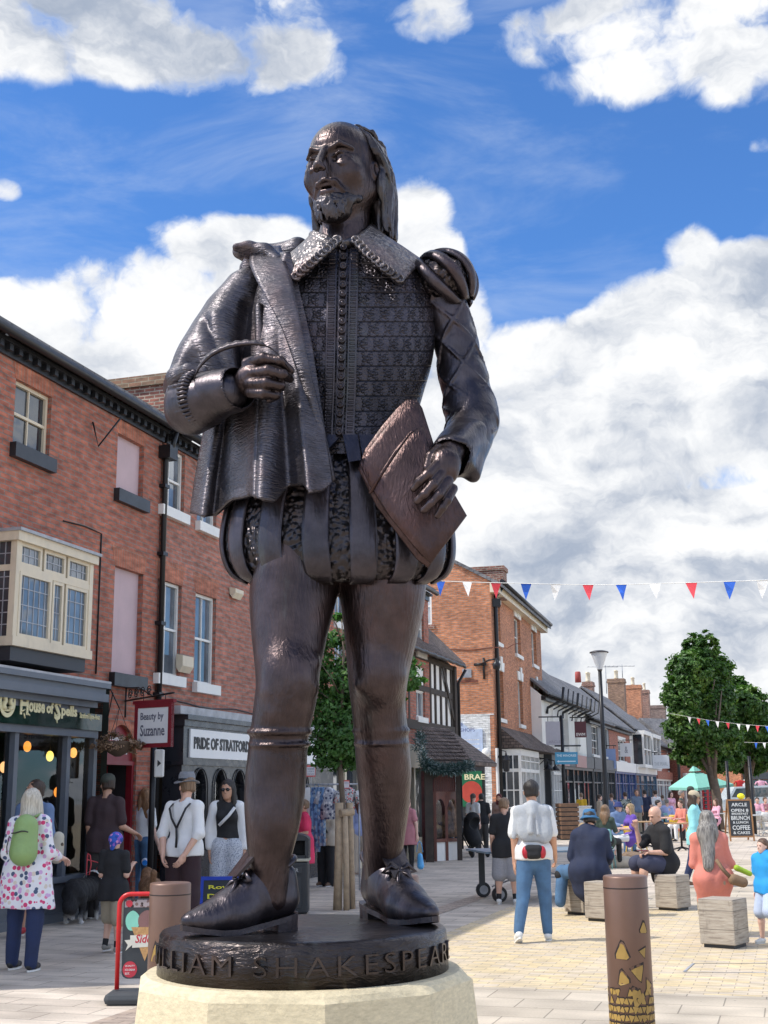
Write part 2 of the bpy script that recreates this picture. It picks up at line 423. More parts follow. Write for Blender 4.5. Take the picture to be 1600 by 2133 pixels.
def np_mesh(name,parts,smooth=True):
 """parts: list of (verts, quads) -> mesh"""
 k=0;VV=[];QQ=[]
 for v,q in parts:
  if len(v):VV.append(v);QQ.append(q+k);k+=len(v)
 me=bpy.data.meshes.new(name)
 if not VV:return me
 V=np.concatenate(VV);Q=np.concatenate(QQ)
 me.vertices.add(len(V));me.vertices.foreach_set('co',V.astype(np.float32).ravel())
 me.loops.add(Q.size);me.loops.foreach_set('vertex_index',Q.astype(np.int32).ravel())
 me.polygons.add(len(Q));me.polygons.foreach_set('loop_start',np.arange(0,Q.size,4,dtype=np.int32))
 me.polygons.foreach_set('use_smooth',np.full(len(Q),smooth));me.update(calc_edges=True);me.validate()
 return me
def vol_obj(name,vols,m,parent=None,off=None):
 parts=[v.mesh()for v in vols]
 if off is None and parent is not None:off=wloc(parent)
 if off is not None:parts=[(v-np.array(off),q)for v,q in parts if len(v)]
 me=np_mesh(name,parts);return link_mesh(name,me,parent,m)
def interp(xs,ys,n):
 """smooth resample of control rows (Catmull-Rom)"""
 xs=np.array(xs,float);ys=np.array(ys,float);t=np.linspace(xs[0],xs[-1],n);out=np.zeros((n,)+ys.shape[1:])
 for i,x in enumerate(t):
  k=min(max(int(np.searchsorted(xs,x,'right')-1),0),len(xs)-2);h=xs[k+1]-xs[k];u=(x-xs[k])/h
  m0=(ys[k+1]-ys[k-1])/(xs[k+1]-xs[k-1])*h if k>0 else(ys[k+1]-ys[k])
  m1=(ys[k+2]-ys[k])/(xs[k+2]-xs[k])*h if k<len(xs)-2 else(ys[k+1]-ys[k])
  out[i]=(2*u**3-3*u*u+1)*ys[k]+(u**3-2*u*u+u)*m0+(-2*u**3+3*u*u)*ys[k+1]+(u**3-u*u)*m1
 return t,out
 # ================================================================== ground
AZ=R_(17.5)
def ground_mat(name,c1,c2,mortar,bw,bh,ms,rot=AZ,big=.12,bump=.35,vary=.22):
 m=bpy.data.materials.new(name);m.use_nodes=True;t=NT(m.node_tree);b=t.n['Principled BSDF']
 uv=t.new('ShaderNodeUVMap').outputs[0];w=t.mapping(uv,rot=(0,0,rot))
 br=t.new('ShaderNodeTexBrick');t.l.new(w,br.inputs['Vector']);br.inputs['Scale'].default_value=1
 br.inputs['Brick Width'].default_value=bw;br.inputs['Row Height'].default_value=bh;br.inputs['Mortar Size'].default_value=ms
 br.inputs['Mortar Smooth'].default_value=.2;br.inputs['Bias'].default_value=0
 br.inputs['Color1'].default_value=(*c1,1);br.inputs['Color2'].default_value=(*c2,1);br.inputs['Mortar'].default_value=(*mortar,1)
 c=t.mix(1.0,br.outputs[0],t.ramp(t.noise(uv,.35,6,.65),[(.3,1-big),(.7,1+big)]),'MULTIPLY')
 c=t.mix(1.0,c,t.ramp(t.noise(t.mapping(w,(1/bw*.9,1/bh*.9,1)),1.0,1,.5),[(.3,1-vary),(.7,1+vary)]),'MULTIPLY')
 c=t.mix(1.0,c,t.ramp(t.noise(uv,45,5,.7),[(.25,.86),(.75,1.12)]),'MULTIPLY')
 st=t.maprange(t.noise(t.mapping(uv,(1,1,1),loc=(5,2,0)),1.7,7,.7),.60,.76,0,.38);c=t.mix(st,c,tuple(x*.5 for x in c1))
 sp=t.maprange(t.noise(uv,12,2,.5),.71,.745,0,.45);c=t.mix(sp,c,(.09,.08,.075))
 t.put(b.inputs['Base Color'],c);b.inputs['Roughness'].default_value=.82
 bn=t.new('ShaderNodeBump');bn.inputs['Strength'].default_value=bump;bn.inputs['Distance'].default_value=.008
 t.l.new(t.math('ADD',t.math('MULTIPLY',br.outputs['Fac'],-1.0),t.math('MULTIPLY',t.noise(uv,60,4,.6),.35)),bn.inputs['Height']);t.l.new(bn.outputs[0],b.inputs['Normal'])
 return m
G_grey=ground_mat('grey_paving',(.48,.41,.335),(.55,.475,.39),(.26,.22,.18),.62,.30,.007)
G_beige=ground_mat('beige_slabs',(.44,.375,.29),(.51,.44,.345),(.24,.205,.16),.62,.42,.006,big=.08)
G_yellow=ground_mat('buff_block_paving',(.62,.49,.28),(.52,.44,.34),(.33,.27,.20),.23,.11,.005,vary=.16)
G_band=ground_mat('brown_block_paving',(.38,.30,.24),(.45,.35,.27),(.2,.16,.13),.23,.11,.006)
mb=MB()
for i in range(-3,6):
 for j in range(-2,14):mb.poly([(i*40-20,j*40-20,0),(i*40+20,j*40-20,0),(i*40+20,j*40+20,0),(i*40-20,j*40+20,0)])
mb.build('ground',G_grey,kind='structure')
mb=MB();mb.poly([(-900,540,-.05),(900,540,-.05),(900,2600,-.05),(-900,2600,-.05)]);mb.build('distant_ground',mat('distant_ground',(.12,.15,.08)),kind='structure')
def strip(name,pts,z,m):mb=MB();mb.poly([(*on(x,y).xy,z)for x,y in pts]);return mb.build(name,m,kind='structure')
def Gd(t,s,z=0):  # street frame: t along the street, s to the right, from the left shop front
 return GO+GU*t+GN*s+Vector((0,0,z))
GO=on(90,1922);GU=Vector((math.sin(AZ),math.cos(AZ),0));GN=Vector((GU.y,-GU.x,0))
def band(name,t0,t1,s0,s1,z,m):mb=MB();mb.poly([Gd(t0,s0,z),Gd(t0,s1,z),Gd(t1,s1,z),Gd(t1,s0,z)]);return mb.build(name,m,kind='structure')
band('slab_pavement',-22,-4.2,4.9,30,.004,G_beige)
band('buff_pavement',-4.2,3.4,5.6,30,.004,G_yellow)
band('slab_pavement',3.4,17,7.4,34,.004,G_beige)
band('block_pavement',-12,60,4.6,4.9,.006,G_band)
band('buff_pavement',17,60,9.5,40,.004,G_yellow)
# ================================================================== facades
class Fac:
 def __init__(s,O,az):s.O=Vector(O);s.u=Vector((math.sin(az),math.cos(az),0));s.n=Vector((s.u.y,-s.u.x,0));s.az=az
 def P(s,t,z,n=0):return s.O+s.u*t+s.n*n+Vector((0,0,z))
 def px(s,x,y,off=0):
  d=ray(x,y);w=CAM+d*((s.O+s.n*off-CAM).dot(s.n)/d.dot(s.n));w-=s.O;return w.dot(s.u),w.z
 def r(s,xL,yT,yB,xR,off=0):
  t0,z1=s.px(xL,yT,off);_,z0=s.px(xL,yB,off);t1,_=s.px(xR,(yT+yB)/2,off);return(t0,t1,z0,z1)
 def wall(s,name,m,t0,t1,z0,z1,holes=(),parent=None,rev=.13,n=0,top=None):
  """front sheet with openings and their reveals; top: optional function z(t)"""
  T=sorted({t0,t1,*[min(max(x,t0),t1)for h in holes for x in h[:2]]});Z=sorted({z0,z1,*[min(max(x,z0),z1)for h in holes for x in h[2:4]]});mb=MB()
  for a,b in zip(T[:-1],T[1:]):
   if b-a<1e-5:continue
   for c,d in zip(Z[:-1],Z[1:]):
    if d-c<1e-5:continue
    tm,zm=(a+b)/2,(c+d)/2
    if any(h[0]<tm<h[1]and h[2]<zm<h[3]for h in holes):continue
    mb.poly([s.P(a,c,n),s.P(b,c,n),s.P(b,d,n),s.P(a,d,n)])
  for h in holes:
   a,b,c,d=h[:4]
   mb.poly([s.P(a,c,n),s.P(a,d,n),s.P(a,d,n-rev),s.P(a,c,n-rev)]);mb.poly([s.P(b,c,n-rev),s.P(b,d,n-rev),s.P(b,d,n),s.P(b,c,n)])
   mb.poly([s.P(a,d,n),s.P(b,d,n),s.P(b,d,n-rev),s.P(a,d,n-rev)]);mb.poly([s.P(a,c,n-rev),s.P(b,c,n-rev),s.P(b,c,n),s.P(a,c,n)])
  return mb.build(name,m,parent)
 def bx(s,mb,t0,t1,z0,z1,n0,n1):return mb.obox(s.P(t0,z0,n0),s.u*(t1-t0),s.n*(n1-n0),(0,0,z1-z0))
 def window(s,par,rect,fm,gm,dep=.10,cols=(.5,),rows=(.5,),fr=.05,bar=.022,sill=None,lintel=None,name='window',n=0,sash=True):
  t0,t1,z0,z1=rect;mb=MB();n1=n-dep+.035;n0=n-dep-.02
  s.bx(mb,t0,t1,z1-fr,z1,n0,n1);s.bx(mb,t0,t1,z0,z0+fr,n0,n1);s.bx(mb,t0,t0+fr,z0+fr,z1-fr,n0,n1);s.bx(mb,t1-fr,t1,z0+fr,z1-fr,n0,n1)
  if sash:zm=(z0+z1)/2;s.bx(mb,t0+fr,t1-fr,zm-fr*.4,zm+fr*.4,n0,n1-.008)
  for c in cols:x=t0+(t1-t0)*c;s.bx(mb,x-bar/2,x+bar/2,z0+fr,z1-fr,n0+.004,n1-.015)
  for c in rows:
   if sash and abs(c-.5)<.02:continue
   x=z0+(z1-z0)*c;s.bx(mb,t0+fr,t1-fr,x-bar/2,x+bar/2,n0+.004,n1-.017)
  w=mb.build(name,fm,par)
  mb=MB();mb.poly([s.P(t0+fr*.5,z0+fr*.5,n0+.012),s.P(t1-fr*.5,z0+fr*.5,n0+.012),s.P(t1-fr*.5,z1-fr*.5,n0+.012),s.P(t0+fr*.5,z1-fr*.5,n0+.012)]);mb.build('pane',gm,w)
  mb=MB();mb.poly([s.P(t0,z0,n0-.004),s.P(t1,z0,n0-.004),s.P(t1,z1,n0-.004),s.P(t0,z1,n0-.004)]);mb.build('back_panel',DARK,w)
  if sill:mb=MB();s.bx(mb,t0-.06,t1+.06,z0-sill[1],z0-.001,n-dep,n+sill[2]);mb.build('sill',sill[0],w)
  if lintel:
   mb=MB();a,b,h=t0-.10,t1+.10,lintel[1]
   out=[s.P(t0-.02,z1+.001,n-.02),s.P(t1+.02,z1+.001,n-.02),s.P(t1+.14,z1+h,n-.02),s.P(t0-.14,z1+h,n-.02)]
   mb.prism(out,s.n*(.02+lintel[2]));mb.build('lintel',lintel[0],w)
  return w
def clear_glass(name='shop_glass',tint=(.8,.85,.85)):
 if name in MATS:return MATS[name]
 m=bpy.data.materials.new(name);m.use_nodes=True;t=NT(m.node_tree);t.n.remove(t.n['Principled BSDF'])
 g=t.new('ShaderNodeBsdfGlossy');g.inputs['Roughness'].default_value=.03;g.inputs[0].default_value=(1,1,1,1)
 tr=t.new('ShaderNodeBsdfTransparent');tr.inputs[0].default_value=(*tint,1);f=t.new('ShaderNodeFresnel');f.inputs[0].default_value=1.5
 bn=t.new('ShaderNodeBump');bn.inputs['Strength'].default_value=.05;t.l.new(t.noise(t.new('ShaderNodeTexCoord').outputs['Object'],1.5,2),bn.inputs['Height']);t.l.new(bn.outputs[0],g.inputs['Normal'])
 mx=t.new('ShaderNodeMixShader');t.l.new(t.math('MULTIPLY',f.outputs[0],1.05,clamp=True),mx.inputs[0]);t.l.new(tr.outputs[0],mx.inputs[1]);t.l.new(g.outputs[0],mx.inputs[2])
 t.l.new(mx.outputs[0],t.n['Material Output'].inputs[0]);MATS[name]=m;return m
BR_red=brick_mat('red_brick',(.41,.135,.083),(.33,.105,.068),(.23,.175,.145),big=.14)
BR_red2=brick_mat('weathered_red_brick',(.42,.155,.105),(.33,.13,.09),(.25,.20,.17),big=.17)
BR_or=brick_mat('orange_brick',(.54,.21,.095),(.41,.155,.075),(.30,.22,.17),big=.22)
BR_ch=brick_mat('chimney_brick',(.27,.10,.07),(.18,.075,.06),(.34,.28,.22),ms=.014,big=.3)
BR_arch=brick_mat('rubbed_brick_arch',(.44,.15,.085),(.36,.12,.07),(.30,.19,.14),bw=.075,bh=.6,ms=.008)
SLATE=brick_mat('slate_roof',(.13,.13,.137),(.20,.19,.19),(.07,.07,.075),bw=.30,bh=.20,ms=.010,big=.3,bump=.9,rough=.7)
TILE=brick_mat('old_clay_tiles',(.115,.085,.07),(.19,.14,.115),(.04,.03,.028),bw=.18,bh=.11,ms=.012,big=.4,bump=1.0)
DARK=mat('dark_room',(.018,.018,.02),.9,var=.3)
CREAM=mat('cream_paint',(.66,.57,.42),.5,var=.06,dirt=.25);WHITE=mat('white_paint',(.74,.73,.69),.45,var=.05,dirt=.15)
LILAC=mat('pink_render',(.52,.385,.40),.75,var=.07,vs=2,dirt=.2,bump=.1);BLACK=mat('black_paint',(.018,.019,.022),.42,var=.2,bump=.05)
GREY=mat('grey_blue_paint',(.115,.13,.155),.42,var=.08,dirt=.2);LEAD=mat('lead_flashing',(.36,.37,.39),.55,metal=.2,var=.25,bump=.3,bs=20)
WOODD=mat('dark_timber',(.05,.038,.03),.8,var=.35,bump=.5,bs=25);IRON=mat('black_iron',(.015,.015,.017),.4,metal=.3,var=.2)
RENDER=mat('white_render',(.82,.80,.75),.8,var=.06,vs=1.5,dirt=.3,bump=.15,bs=50);SLED=mat('dark_slate_apron',(.03,.033,.04),.5,var=.3,dirt=.1)
GL=glass_mat();GLL=glass_mat('sky_lit_glass',(.07,.085,.10));GLW=glass_mat('curtained_glass',(.20,.21,.22));SHOPGL=clear_glass()
RED=mat('dark_red_paint',(.22,.012,.02),.45,var=.1);GOLD=mat('gold_leaf_letters',(.72,.66,.40),.5,var=.05);INK=mat('black_letters',(.02,.02,.022),.5)
FA=Fac(GO,AZ)
def arch(f,par,rect,h=.30,m=None):
 t0,t1,z0,z1=rect;mb=MB();mb.prism([f.P(t0-.02,z1+.001,-.02),f.P(t1+.02,z1+.001,-.02),f.P(t1+.12,z1+h,-.02),f.P(t0-.12,z1+h,-.02)],f.n*.024);mb.build('brick_arch',m or BR_arch,par)
def gutter_eaves(f,par,t0,t1,z,proj=.28,fascia=BLACK,dent=True,n=0):
 mb=MB();f.bx(mb,t0,t1,z-.22,z-.08,n-.02,n+.05);f.bx(mb,t0,t1,z-.08,z-.02,n-.02,n+.15)
 if dent:
  k=int((t1-t0)/.22)
  for i in range(k):a=t0+(i+.25)*.22;f.bx(mb,a,a+.085,z-.17,z-.082,n+.052,n+.13)
 mb.build('eaves_cornice',fascia,par)
 mb=MB();R0=[f.P(t0,z,n+proj),f.P(t1,z,n+proj)];rings=[]
 for p in R0:rings.append([p+f.n*(.07*math.cos(a))+Vector((0,0,.07*math.sin(a)))for a in np.linspace(0,2*math.pi,11)[:-1]])
 mb.loft(rings);mb.build('gutter',IRON,par)
def pitched(f,par,t0,t1,z,depth,rise,m,n=.25,thick=.12,name='roof'):
 mb=MB();A=f.P(t0,z,n);B=f.P(t1,z,n);C_=f.P(t1,z+rise,n-depth);D=f.P(t0,z+rise,n-depth);E_=f.P(t0,z,n-2*depth);G_=f.P(t1,z,n-2*depth);k=Vector((0,0,thick))
 mb.poly([A+k,B+k,C_+k,D+k]);mb.poly([D+k,C_+k,G_+k,E_+k]);mb.poly([A,D,C_,B]);mb.poly([D,E_,G_,C_]);mb.poly([A,B,B+k,A+k]);mb.poly([A,A+k,D+k,D]);mb.poly([D,D+k,E_+k,E_]);mb.poly([B,C_,C_+k,B+k]);mb.poly([C_,G_,G_+k,C_+k])
 return mb.build(name,m,par)
def body_walls(f,par,t0,t1,z,depth,rise,m,n=0,sides=(1,1)):
 mb=MB()
 for tt,on_ in((t0,sides[0]),(t1,sides[1])):
  if on_:mb.poly([f.P(tt,0,n),f.P(tt,z,n),f.P(tt,z+rise,n-depth),f.P(tt,z,n-2*depth),f.P(tt,0,n-2*depth)])
 mb.poly([f.P(t0,0,n-2*depth),f.P(t1,0,n-2*depth),f.P(t1,z,n-2*depth),f.P(t0,z,n-2*depth)])
 mb.build('side_wall',m,par)
def chimney(f,par,t0,t1,n0,n1,z0,z1,m,pots=0,potm=None,cap=True):
 mb=MB();f.bx(mb,t0,t1,z0,z1,n0,n1)
 if cap:f.bx(mb,t0-.06,t1+.06,z1-.28,z1-.14,n0-.06,n1+.06);f.bx(mb,t0-.03,t1+.03,z1-.14,z1+.03,n0-.03,n1+.03)
 c=mb.build('chimney',m,par)
 for i in range(pots):
  mb=MB();tt=t0+(t1-t0)*(i+.5)/pots;nn=(n0+n1)/2
  mb.lathe(f.P(tt,z1+.03,nn),[(.15,0),(.14,.1),(.12,.15),(.11,.55),(.14,.58),(.14,.66),(.09,.67)],12);mb.build('chimney_pot',potm or CREAM,c)
 return c
 # ---- first house on the left: shop with green fascia, box bay above
def left_house():
 b=empty('brick_house',GO,0,'red brick house with cream box bay window above a grey shopfront and green fascia','house')
 tP,zE=FA.px(338,905);zE=7.66;t0=-7.0;t1=tP
 w1=FA.r(34,788,926,107);w2=FA.r(246,901,1020,300);w3=FA.r(240,1177,1402,296)
 door=list(FA.r(222,1592,1850,276));door[2]=0.0;fan=FA.px(250,1510)
 tS=FA.px(206,1700)[0]
 FA.wall('wall',BR_red,t0,t1,0,zE-.1,[w1,w2,w3,(t0+.02,tS,0.01,3.25),(door[0]-.06,door[1]+.06,0,door[3]+.62)],b)
 for w in(w1,w2,w3):arch(FA,b,w,.32)
 FA.window(b,w1,CREAM,GL,cols=(.5,),rows=(.5,),sill=(BLACK,.20,.10))
 for w in(w2,w3):
  mb=MB();FA.bx(mb,w[0],w[1],w[2],w[3],-.14,-.09);q=mb.build('blocked_window',LILAC,b)
  mb=MB();FA.bx(mb,w[0]-.06,w[1]+.08,w[2]-.20,w[2]-.001,-.1,.10);mb.build('sill',BLACK,q)
 mb=MB();FA.bx(mb,w2[0],w2[0]+.06,w2[2],w2[3],-.09,-.05);mb.build('window_post',CREAM,b)
 gutter_eaves(FA,b,t0,t1,zE);pitched(FA,b,t0,t1,zE-.02,3.4,2.2,SLATE,n=.30);body_walls(FA,b,t0,t1,zE-.1,3.4,2.2,BR_red,sides=(1,1))
 # chimney on the ridge
 n_ch=-2.6;a=FA.px(200,790,n_ch);c=FA.px(345,775,n_ch)
 mb=MB();tt=FA.px(345,850,-1.7)[0];zt=FA.px(345,775,-1.7)[1]
 P0=FA.P(tt,7.0,-1.7);L_=0
 # long side faces the camera: its width runs across the street
 for L_ in np.arange(.8,4,.05):
  if proj(P0-FA.n*L_+Vector((0,0,zt-7)))[0]<196:break
 mb.obox(P0,-FA.n*L_,FA.u*.75,(0,0,zt-7-.24));q=mb.build('chimney',BR_ch,b)
 mb=MB();mb.obox(P0+FA.n*.07-FA.u*.07+Vector((0,0,zt-7-.24)),-FA.n*(L_+.14),FA.u*.89,(0,0,.22));mb.build('chimney_cap',brick_mat('lichened_brick',(.27,.14,.085),(.18,.12,.075),(.28,.24,.17),bw=.3,bh=.09),q)
 # box bay
 bay=None;J=.45
 tl,zt_=FA.px(38,1103,J);tr,_=FA.px(193,1240,J);zb=FA.px(32,1345,J)[1];zt_-=.02
 mb=MB();FA.bx(mb,tl-.02,tr+.02,zb,zb+.12,-.02,J+.02);FA.bx(mb,tl-.05,tr+.05,zt_-.12,zt_,-.02,J+.05)
 for x in(tl,tr-.09):FA.bx(mb,x,x+.09,zb+.12,zt_-.12,J-.09,J)
 FA.bx(mb,tl,tl+.07,zb+.12,zt_-.12,0,.07);FA.bx(mb,tr-.07,tr,zb+.12,zt_-.12,0,.07)
 ztr=zb+(zt_-zb)*.685;FA.bx(mb,tl+.09,tr-.09,ztr-.04,ztr+.04,J-.08,J-.005);FA.bx(mb,tl+.01,tl+.07,ztr-.04,ztr+.04,.07,J-.09);FA.bx(mb,tr-.07,tr-.01,ztr-.04,ztr+.04,.07,J-.09)
 bay=mb.build('bay_window',CREAM,b)
 W_=tr-tl-.18
 for(f0,f1,z0,z1)in((0,.30,ztr+.04,zt_-.12),(.33,.64,ztr+.04,zt_-.12),(.67,1,ztr+.04,zt_-.12),(0,.44,zb+.12,ztr-.04),(.47,.63,zb+.12,ztr-.04),(.66,1,zb+.12,ztr-.04)):
  a_,c_=tl+.09+W_*f0,tl+.09+W_*f1;out=.02 if(f0==0 and z0<ztr)else 0
  mb=MB();fr=.045
  FA.bx(mb,a_,c_,z0,z0+fr,J-.06+out,J-.012+out);FA.bx(mb,a_,c_,z1-fr,z1,J-.06+out,J-.012+out);FA.bx(mb,a_,a_+fr,z0+fr,z1-fr,J-.06+out,J-.012+out);FA.bx(mb,c_-fr,c_,z0+fr,z1-fr,J-.06+out,J-.012+out)
  lt=mb.build('casement',CREAM,bay)
  mb=MB();mb.poly([FA.P(a_+.02,z0+.02,J-.045+out),FA.P(c_-.02,z0+.02,J-.045+out),FA.P(c_-.02,z1-.02,J-.045+out),FA.P(a_+.02,z1-.02,J-.045+out)])
  mb.cur=1;nc=max(2,round((c_-a_)/.13));nr_=max(2,round((z1-z0)/.2))
  for i in range(1,nc):x=a_+(c_-a_)*i/nc;FA.bx(mb,x-.006,x+.006,z0+fr,z1-fr,J-.045+out,J-.036+out)
  for i in range(1,nr_):x=z0+(z1-z0)*i/nr_;FA.bx(mb,a_+fr,c_-fr,x-.006,x+.006,J-.046+out,J-.035+out)
  mb.build('pane',[GLL,LEAD],bay)
 for x in(tl+.03,tr-.03):
  mb=MB();mb.poly([FA.P(x,zb+.12,.07),FA.P(x,zb+.12,J-.09),FA.P(x,zt_-.12,J-.09),FA.P(x,zt_-.12,.07)]);mb.cur=1
  for i in range(1,3):yy=.07+(J-.16)*i/3;FA.bx(mb,x-.008,x+.008,zb+.12,zt_-.12,yy-.006,yy+.006)
  for i in range(1,8):z=zb+.12+(zt_-zb-.24)*i/8;FA.bx(mb,x-.008,x+.008,z-.006,z+.006,.07,J-.09)
  mb.build('side_pane',[GL,LEAD],bay)
 mb=MB();FA.bx(mb,tl+.05,tr-.05,zb+.13,zt_-.13,.0,J-.30);mb.build('curtain',mat('net_curtain',(.32,.32,.28),.9,var=.3,vs=3),bay)
 mb=MB();mb.obox(FA.P(tl-.07,zt_,-.01),FA.u*(tr-tl+.14),FA.n*(J+.10),(0,0,.04));mb.build('bay_roof',LEAD,bay)
 mb=MB();FA.bx(mb,tl+.03,tr-.06,3.32,zb-.001,-.01,J-.04);mb.build('bay_apron',SLED,bay)
 # shopfront
 J2=.50;tE=FA.px(232,1432,J2)[0];zc=FA.px(232,1425,J2)[1]
 mb=MB()
 for k_,(z0,z1,nn)in enumerate(((zc-.07,zc,J2),(zc-.15,zc-.07,J2-.06),(zc-.26,zc-.15,J2-.02),(zc-.34,zc-.26,J2-.15),(zc-.42,zc-.34,J2-.24))):FA.bx(mb,t0+.02,tE-(.0,.04,.02,.10,.16)[k_],z0,z1,0,nn)
 sf=mb.build('shopfront',GREY,b)
 mb=MB();mb.obox(FA.P(t0+.02,zc+.001,0),FA.u*(tE-t0-.02),FA.n*J2,(0,0,.03));mb.build('lead_flashing',LEAD,sf)
 zs1=zc-.42;zs0=FA.px(212,1523,.28)[1];ts=FA.px(213,1490,.28)[0]
 mb=MB();FA.bx(mb,t0+.02,ts,zs0,zs1,.0,.28);fs=mb.build('fascia_sign',mat('bottle_green_gloss',(.006,.022,.016),.12,var=.3),sf)
 SG=lambda x,y:FA.px(x,y,.285)
 def lay(txt,x0,y0t,y0b,x1,**kw):
  a_,z1=SG(x0,y0t);_,z0=SG(x0,y0b);c_,_=SG(x1,(y0t+y0b)/2);mb=MB();text_on(mb,txt,FA.P(a_,z0,.281),FA.u,Vector((0,0,1)),w=c_-a_,h=z1-z0,ext=.012,**kw);return mb.build('lettering',GOLD,fs)
 lay('H',44,1443,1488,60,bold=.03);lay('ouse',61,1462,1483,94,bold=.035);lay('of',98,1462,1486,112,bold=.035);lay('S',115,1458,1500,127,bold=.035);lay('pells',129,1468,1497,161,bold=.035)
 lay('Stratford-Upon-Avon',167,1484,1499,208,bold=.015)
 # little pen strokes on the blackletter capitals
 mb=MB()
 for(x0,y0,x1,y1)in((51,1438,53,1452),(45,1450,52,1446),(44,1482,52,1478),(50,1485,52,1496),(122,1450,123,1462),(114,1492,121,1488),(118,1498,119,1506),(57,1486,62,1490)):
  (ta,za),(tb,zb2)=SG(x0,y0),SG(x1,y1);mb.tube([FA.P(ta,za,.285),FA.P(tb,zb2,.285)],.011,6)
 mb.build('flourish',GOLD,fs)
 # round crest
 cx_,cz_=SG(14,1462);rz=(SG(14,1430)[1]-SG(14,1495)[1])/2;rx=rz*.92;mb=MB()
 def ringf(k0,k1,nn,N=40):
  pts0=[FA.P(cx_+rx*k0*math.cos(a),cz_+rz*k0*math.sin(a),nn)for a in np.linspace(0,2*math.pi,N+1)[:-1]];pts1=[FA.P(cx_+rx*k1*math.cos(a),cz_+rz*k1*math.sin(a),nn)for a in np.linspace(0,2*math.pi,N+1)[:-1]]
  mb.loft([pts0,pts1],True,False,False)
 ringf(1.0,.97,.300);ringf(.97,.72,.302);ringf(1.0,1.0,.3)
 for s_ in(-1,1):
  mb.tube([FA.P(cx_+s_*rx*x,cz_+rz*y,.302)for x,y in((.22,.52),(.42,.58),(.5,.40),(.32,.22),(.28,.0),(.48,-.12),(.5,-.35),(.25,-.42),(.18,-.30))],[.015,.028,.03,.03,.03,.036,.036,.03,.012],8)
 mb.tube([FA.P(cx_-rx*.4,cz_-rz*.55,.302),FA.P(cx_+rx*.4,cz_-rz*.55,.302)],.015,6);mb.build('crest',GOLD,fs)
 # posts, transom, sill, stall riser and glass of the shop window
 zsill=FA.px(91,1829,.16)[1];posts=[FA.px(x,1650,.2)[0]for x in(30,140,196)];posts=[posts[0]-(posts[1]-posts[0]),posts[0]-2*(posts[1]-posts[0])]+posts
 mb=MB();FA.bx(mb,t0+.02,ts-.02,zs0-.10,zs0-.001,.02,.24)
 for x in posts:FA.bx(mb,x-.045,x+.045,zsill,zs0-.10,.06,.20)
 FA.bx(mb,t0+.02,tS,zsill-.08,zsill,-.02,.24);FA.bx(mb,t0+.02,tS,.12,zsill-.08,-.02,.13);FA.bx(mb,t0+.02,tS,.0,.12,-.02,.17)
 for i in range(len(posts)+2):x=posts[-1]-.75*i-.1;FA.bx(mb,x-.5,x+.02,.2,zsill-.16,.13,.145)
 mb.build('stall_riser',GREY,sf)
 mb=MB();mb.poly([FA.P(t0+.02,zsill,.12),FA.P(posts[-1],zsill,.12),FA.P(posts[-1],zs0-.1,.12),FA.P(t0+.02,zs0-.1,.12)]);mb.build('shop_window',SHOPGL,sf)
 # room behind the glass
 mb=MB();D_=2.2
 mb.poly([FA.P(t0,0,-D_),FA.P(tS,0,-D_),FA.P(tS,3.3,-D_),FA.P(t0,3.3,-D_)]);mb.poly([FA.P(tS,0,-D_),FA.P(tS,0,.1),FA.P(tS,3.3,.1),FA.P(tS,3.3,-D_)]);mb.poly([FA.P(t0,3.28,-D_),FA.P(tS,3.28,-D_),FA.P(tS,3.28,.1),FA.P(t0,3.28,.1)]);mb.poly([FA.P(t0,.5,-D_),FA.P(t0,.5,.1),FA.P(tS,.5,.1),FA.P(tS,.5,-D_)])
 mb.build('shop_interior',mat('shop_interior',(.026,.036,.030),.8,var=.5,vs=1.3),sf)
 rnd=random.Random(3);cols=[(.03,.07,.045),(.12,.09,.05),(.05,.05,.06),(.2,.15,.09)]
 for i in range(16):
  mb=MB();x=posts[0]-2+i*.36;z=.9+rnd.uniform(0,.25);mb.box((0,0,0),(.01,.01,.01))
  mb=MB();h_=rnd.uniform(.25,.8);mb.lathe(FA.P(x,.82,-.5-rnd.random()),[(.16,0),(.15,h_*.3),(.10,h_*.5),(.16,h_*.8),(.05,h_)],10);mb.build('display_item',mat('display_%d'%(i%4),cols[i%4],.6),sf)
 for i,(x,y,col,em,st)in enumerate(((57,1555,(1,.42,.08),(1,.36,.05),1.1),(104,1575,(1,.9,.3),(1,.75,.15),1.2),(153,1568,(1,.55,.2),(1,.45,.10),1.2),(120,1650,(1,.35,.08),(1,.30,.04),1.2),(8,1598,(1,.6,.3),(1,.5,.2),1.2))):
  ta,za=FA.px(x,y,-.35);mb=MB();c_=FA.P(ta,za,-.35);mb.ball(c_,(.055,.055,.075));bl=mb.build('pendant_bulb',mat('warm_bulb_%d'%i,col,.3,emit=em,es=st),sf)
  mb=MB();mb.tube([c_+Vector((0,0,.07)),FA.P(ta,3.27,-.35)],.006,5);mb.build('cord',IRON,bl)
  # doorway with arched red fanlight
 d0,d1,_,dz=door;mb=MB();cxd=(d0+d1)/2;rr=(d1-d0)/2+.06
 N=16;arcp=[FA.P(cxd-rr*math.cos(a),dz+.60*math.sin(a),-.10)for a in np.linspace(0,math.pi,N)]
 mb.prism(arcp,FA.n*.03);fn=mb.build('fanlight_panel',RED,b)
 for(txt,x0,yt,yb,x1)in(('The Dirty',0,0,0,0),):pass
 zf=dz+.18
 for k_,tx in enumerate(('The Beyond','Outlet Jewels')):
  mb=MB();text_on(mb,tx,FA.P(d0+.05,zf+(.16 if k_==0 else-.04),-.068),FA.u,Vector((0,0,1)),w=(d1-d0)*(.62 if k_==0 else .8),h=.10,ext=.004,bold=.02);mb.build('lettering',WHITE,fn)
  # spandrels that make the opening an arch
 mb=MB()
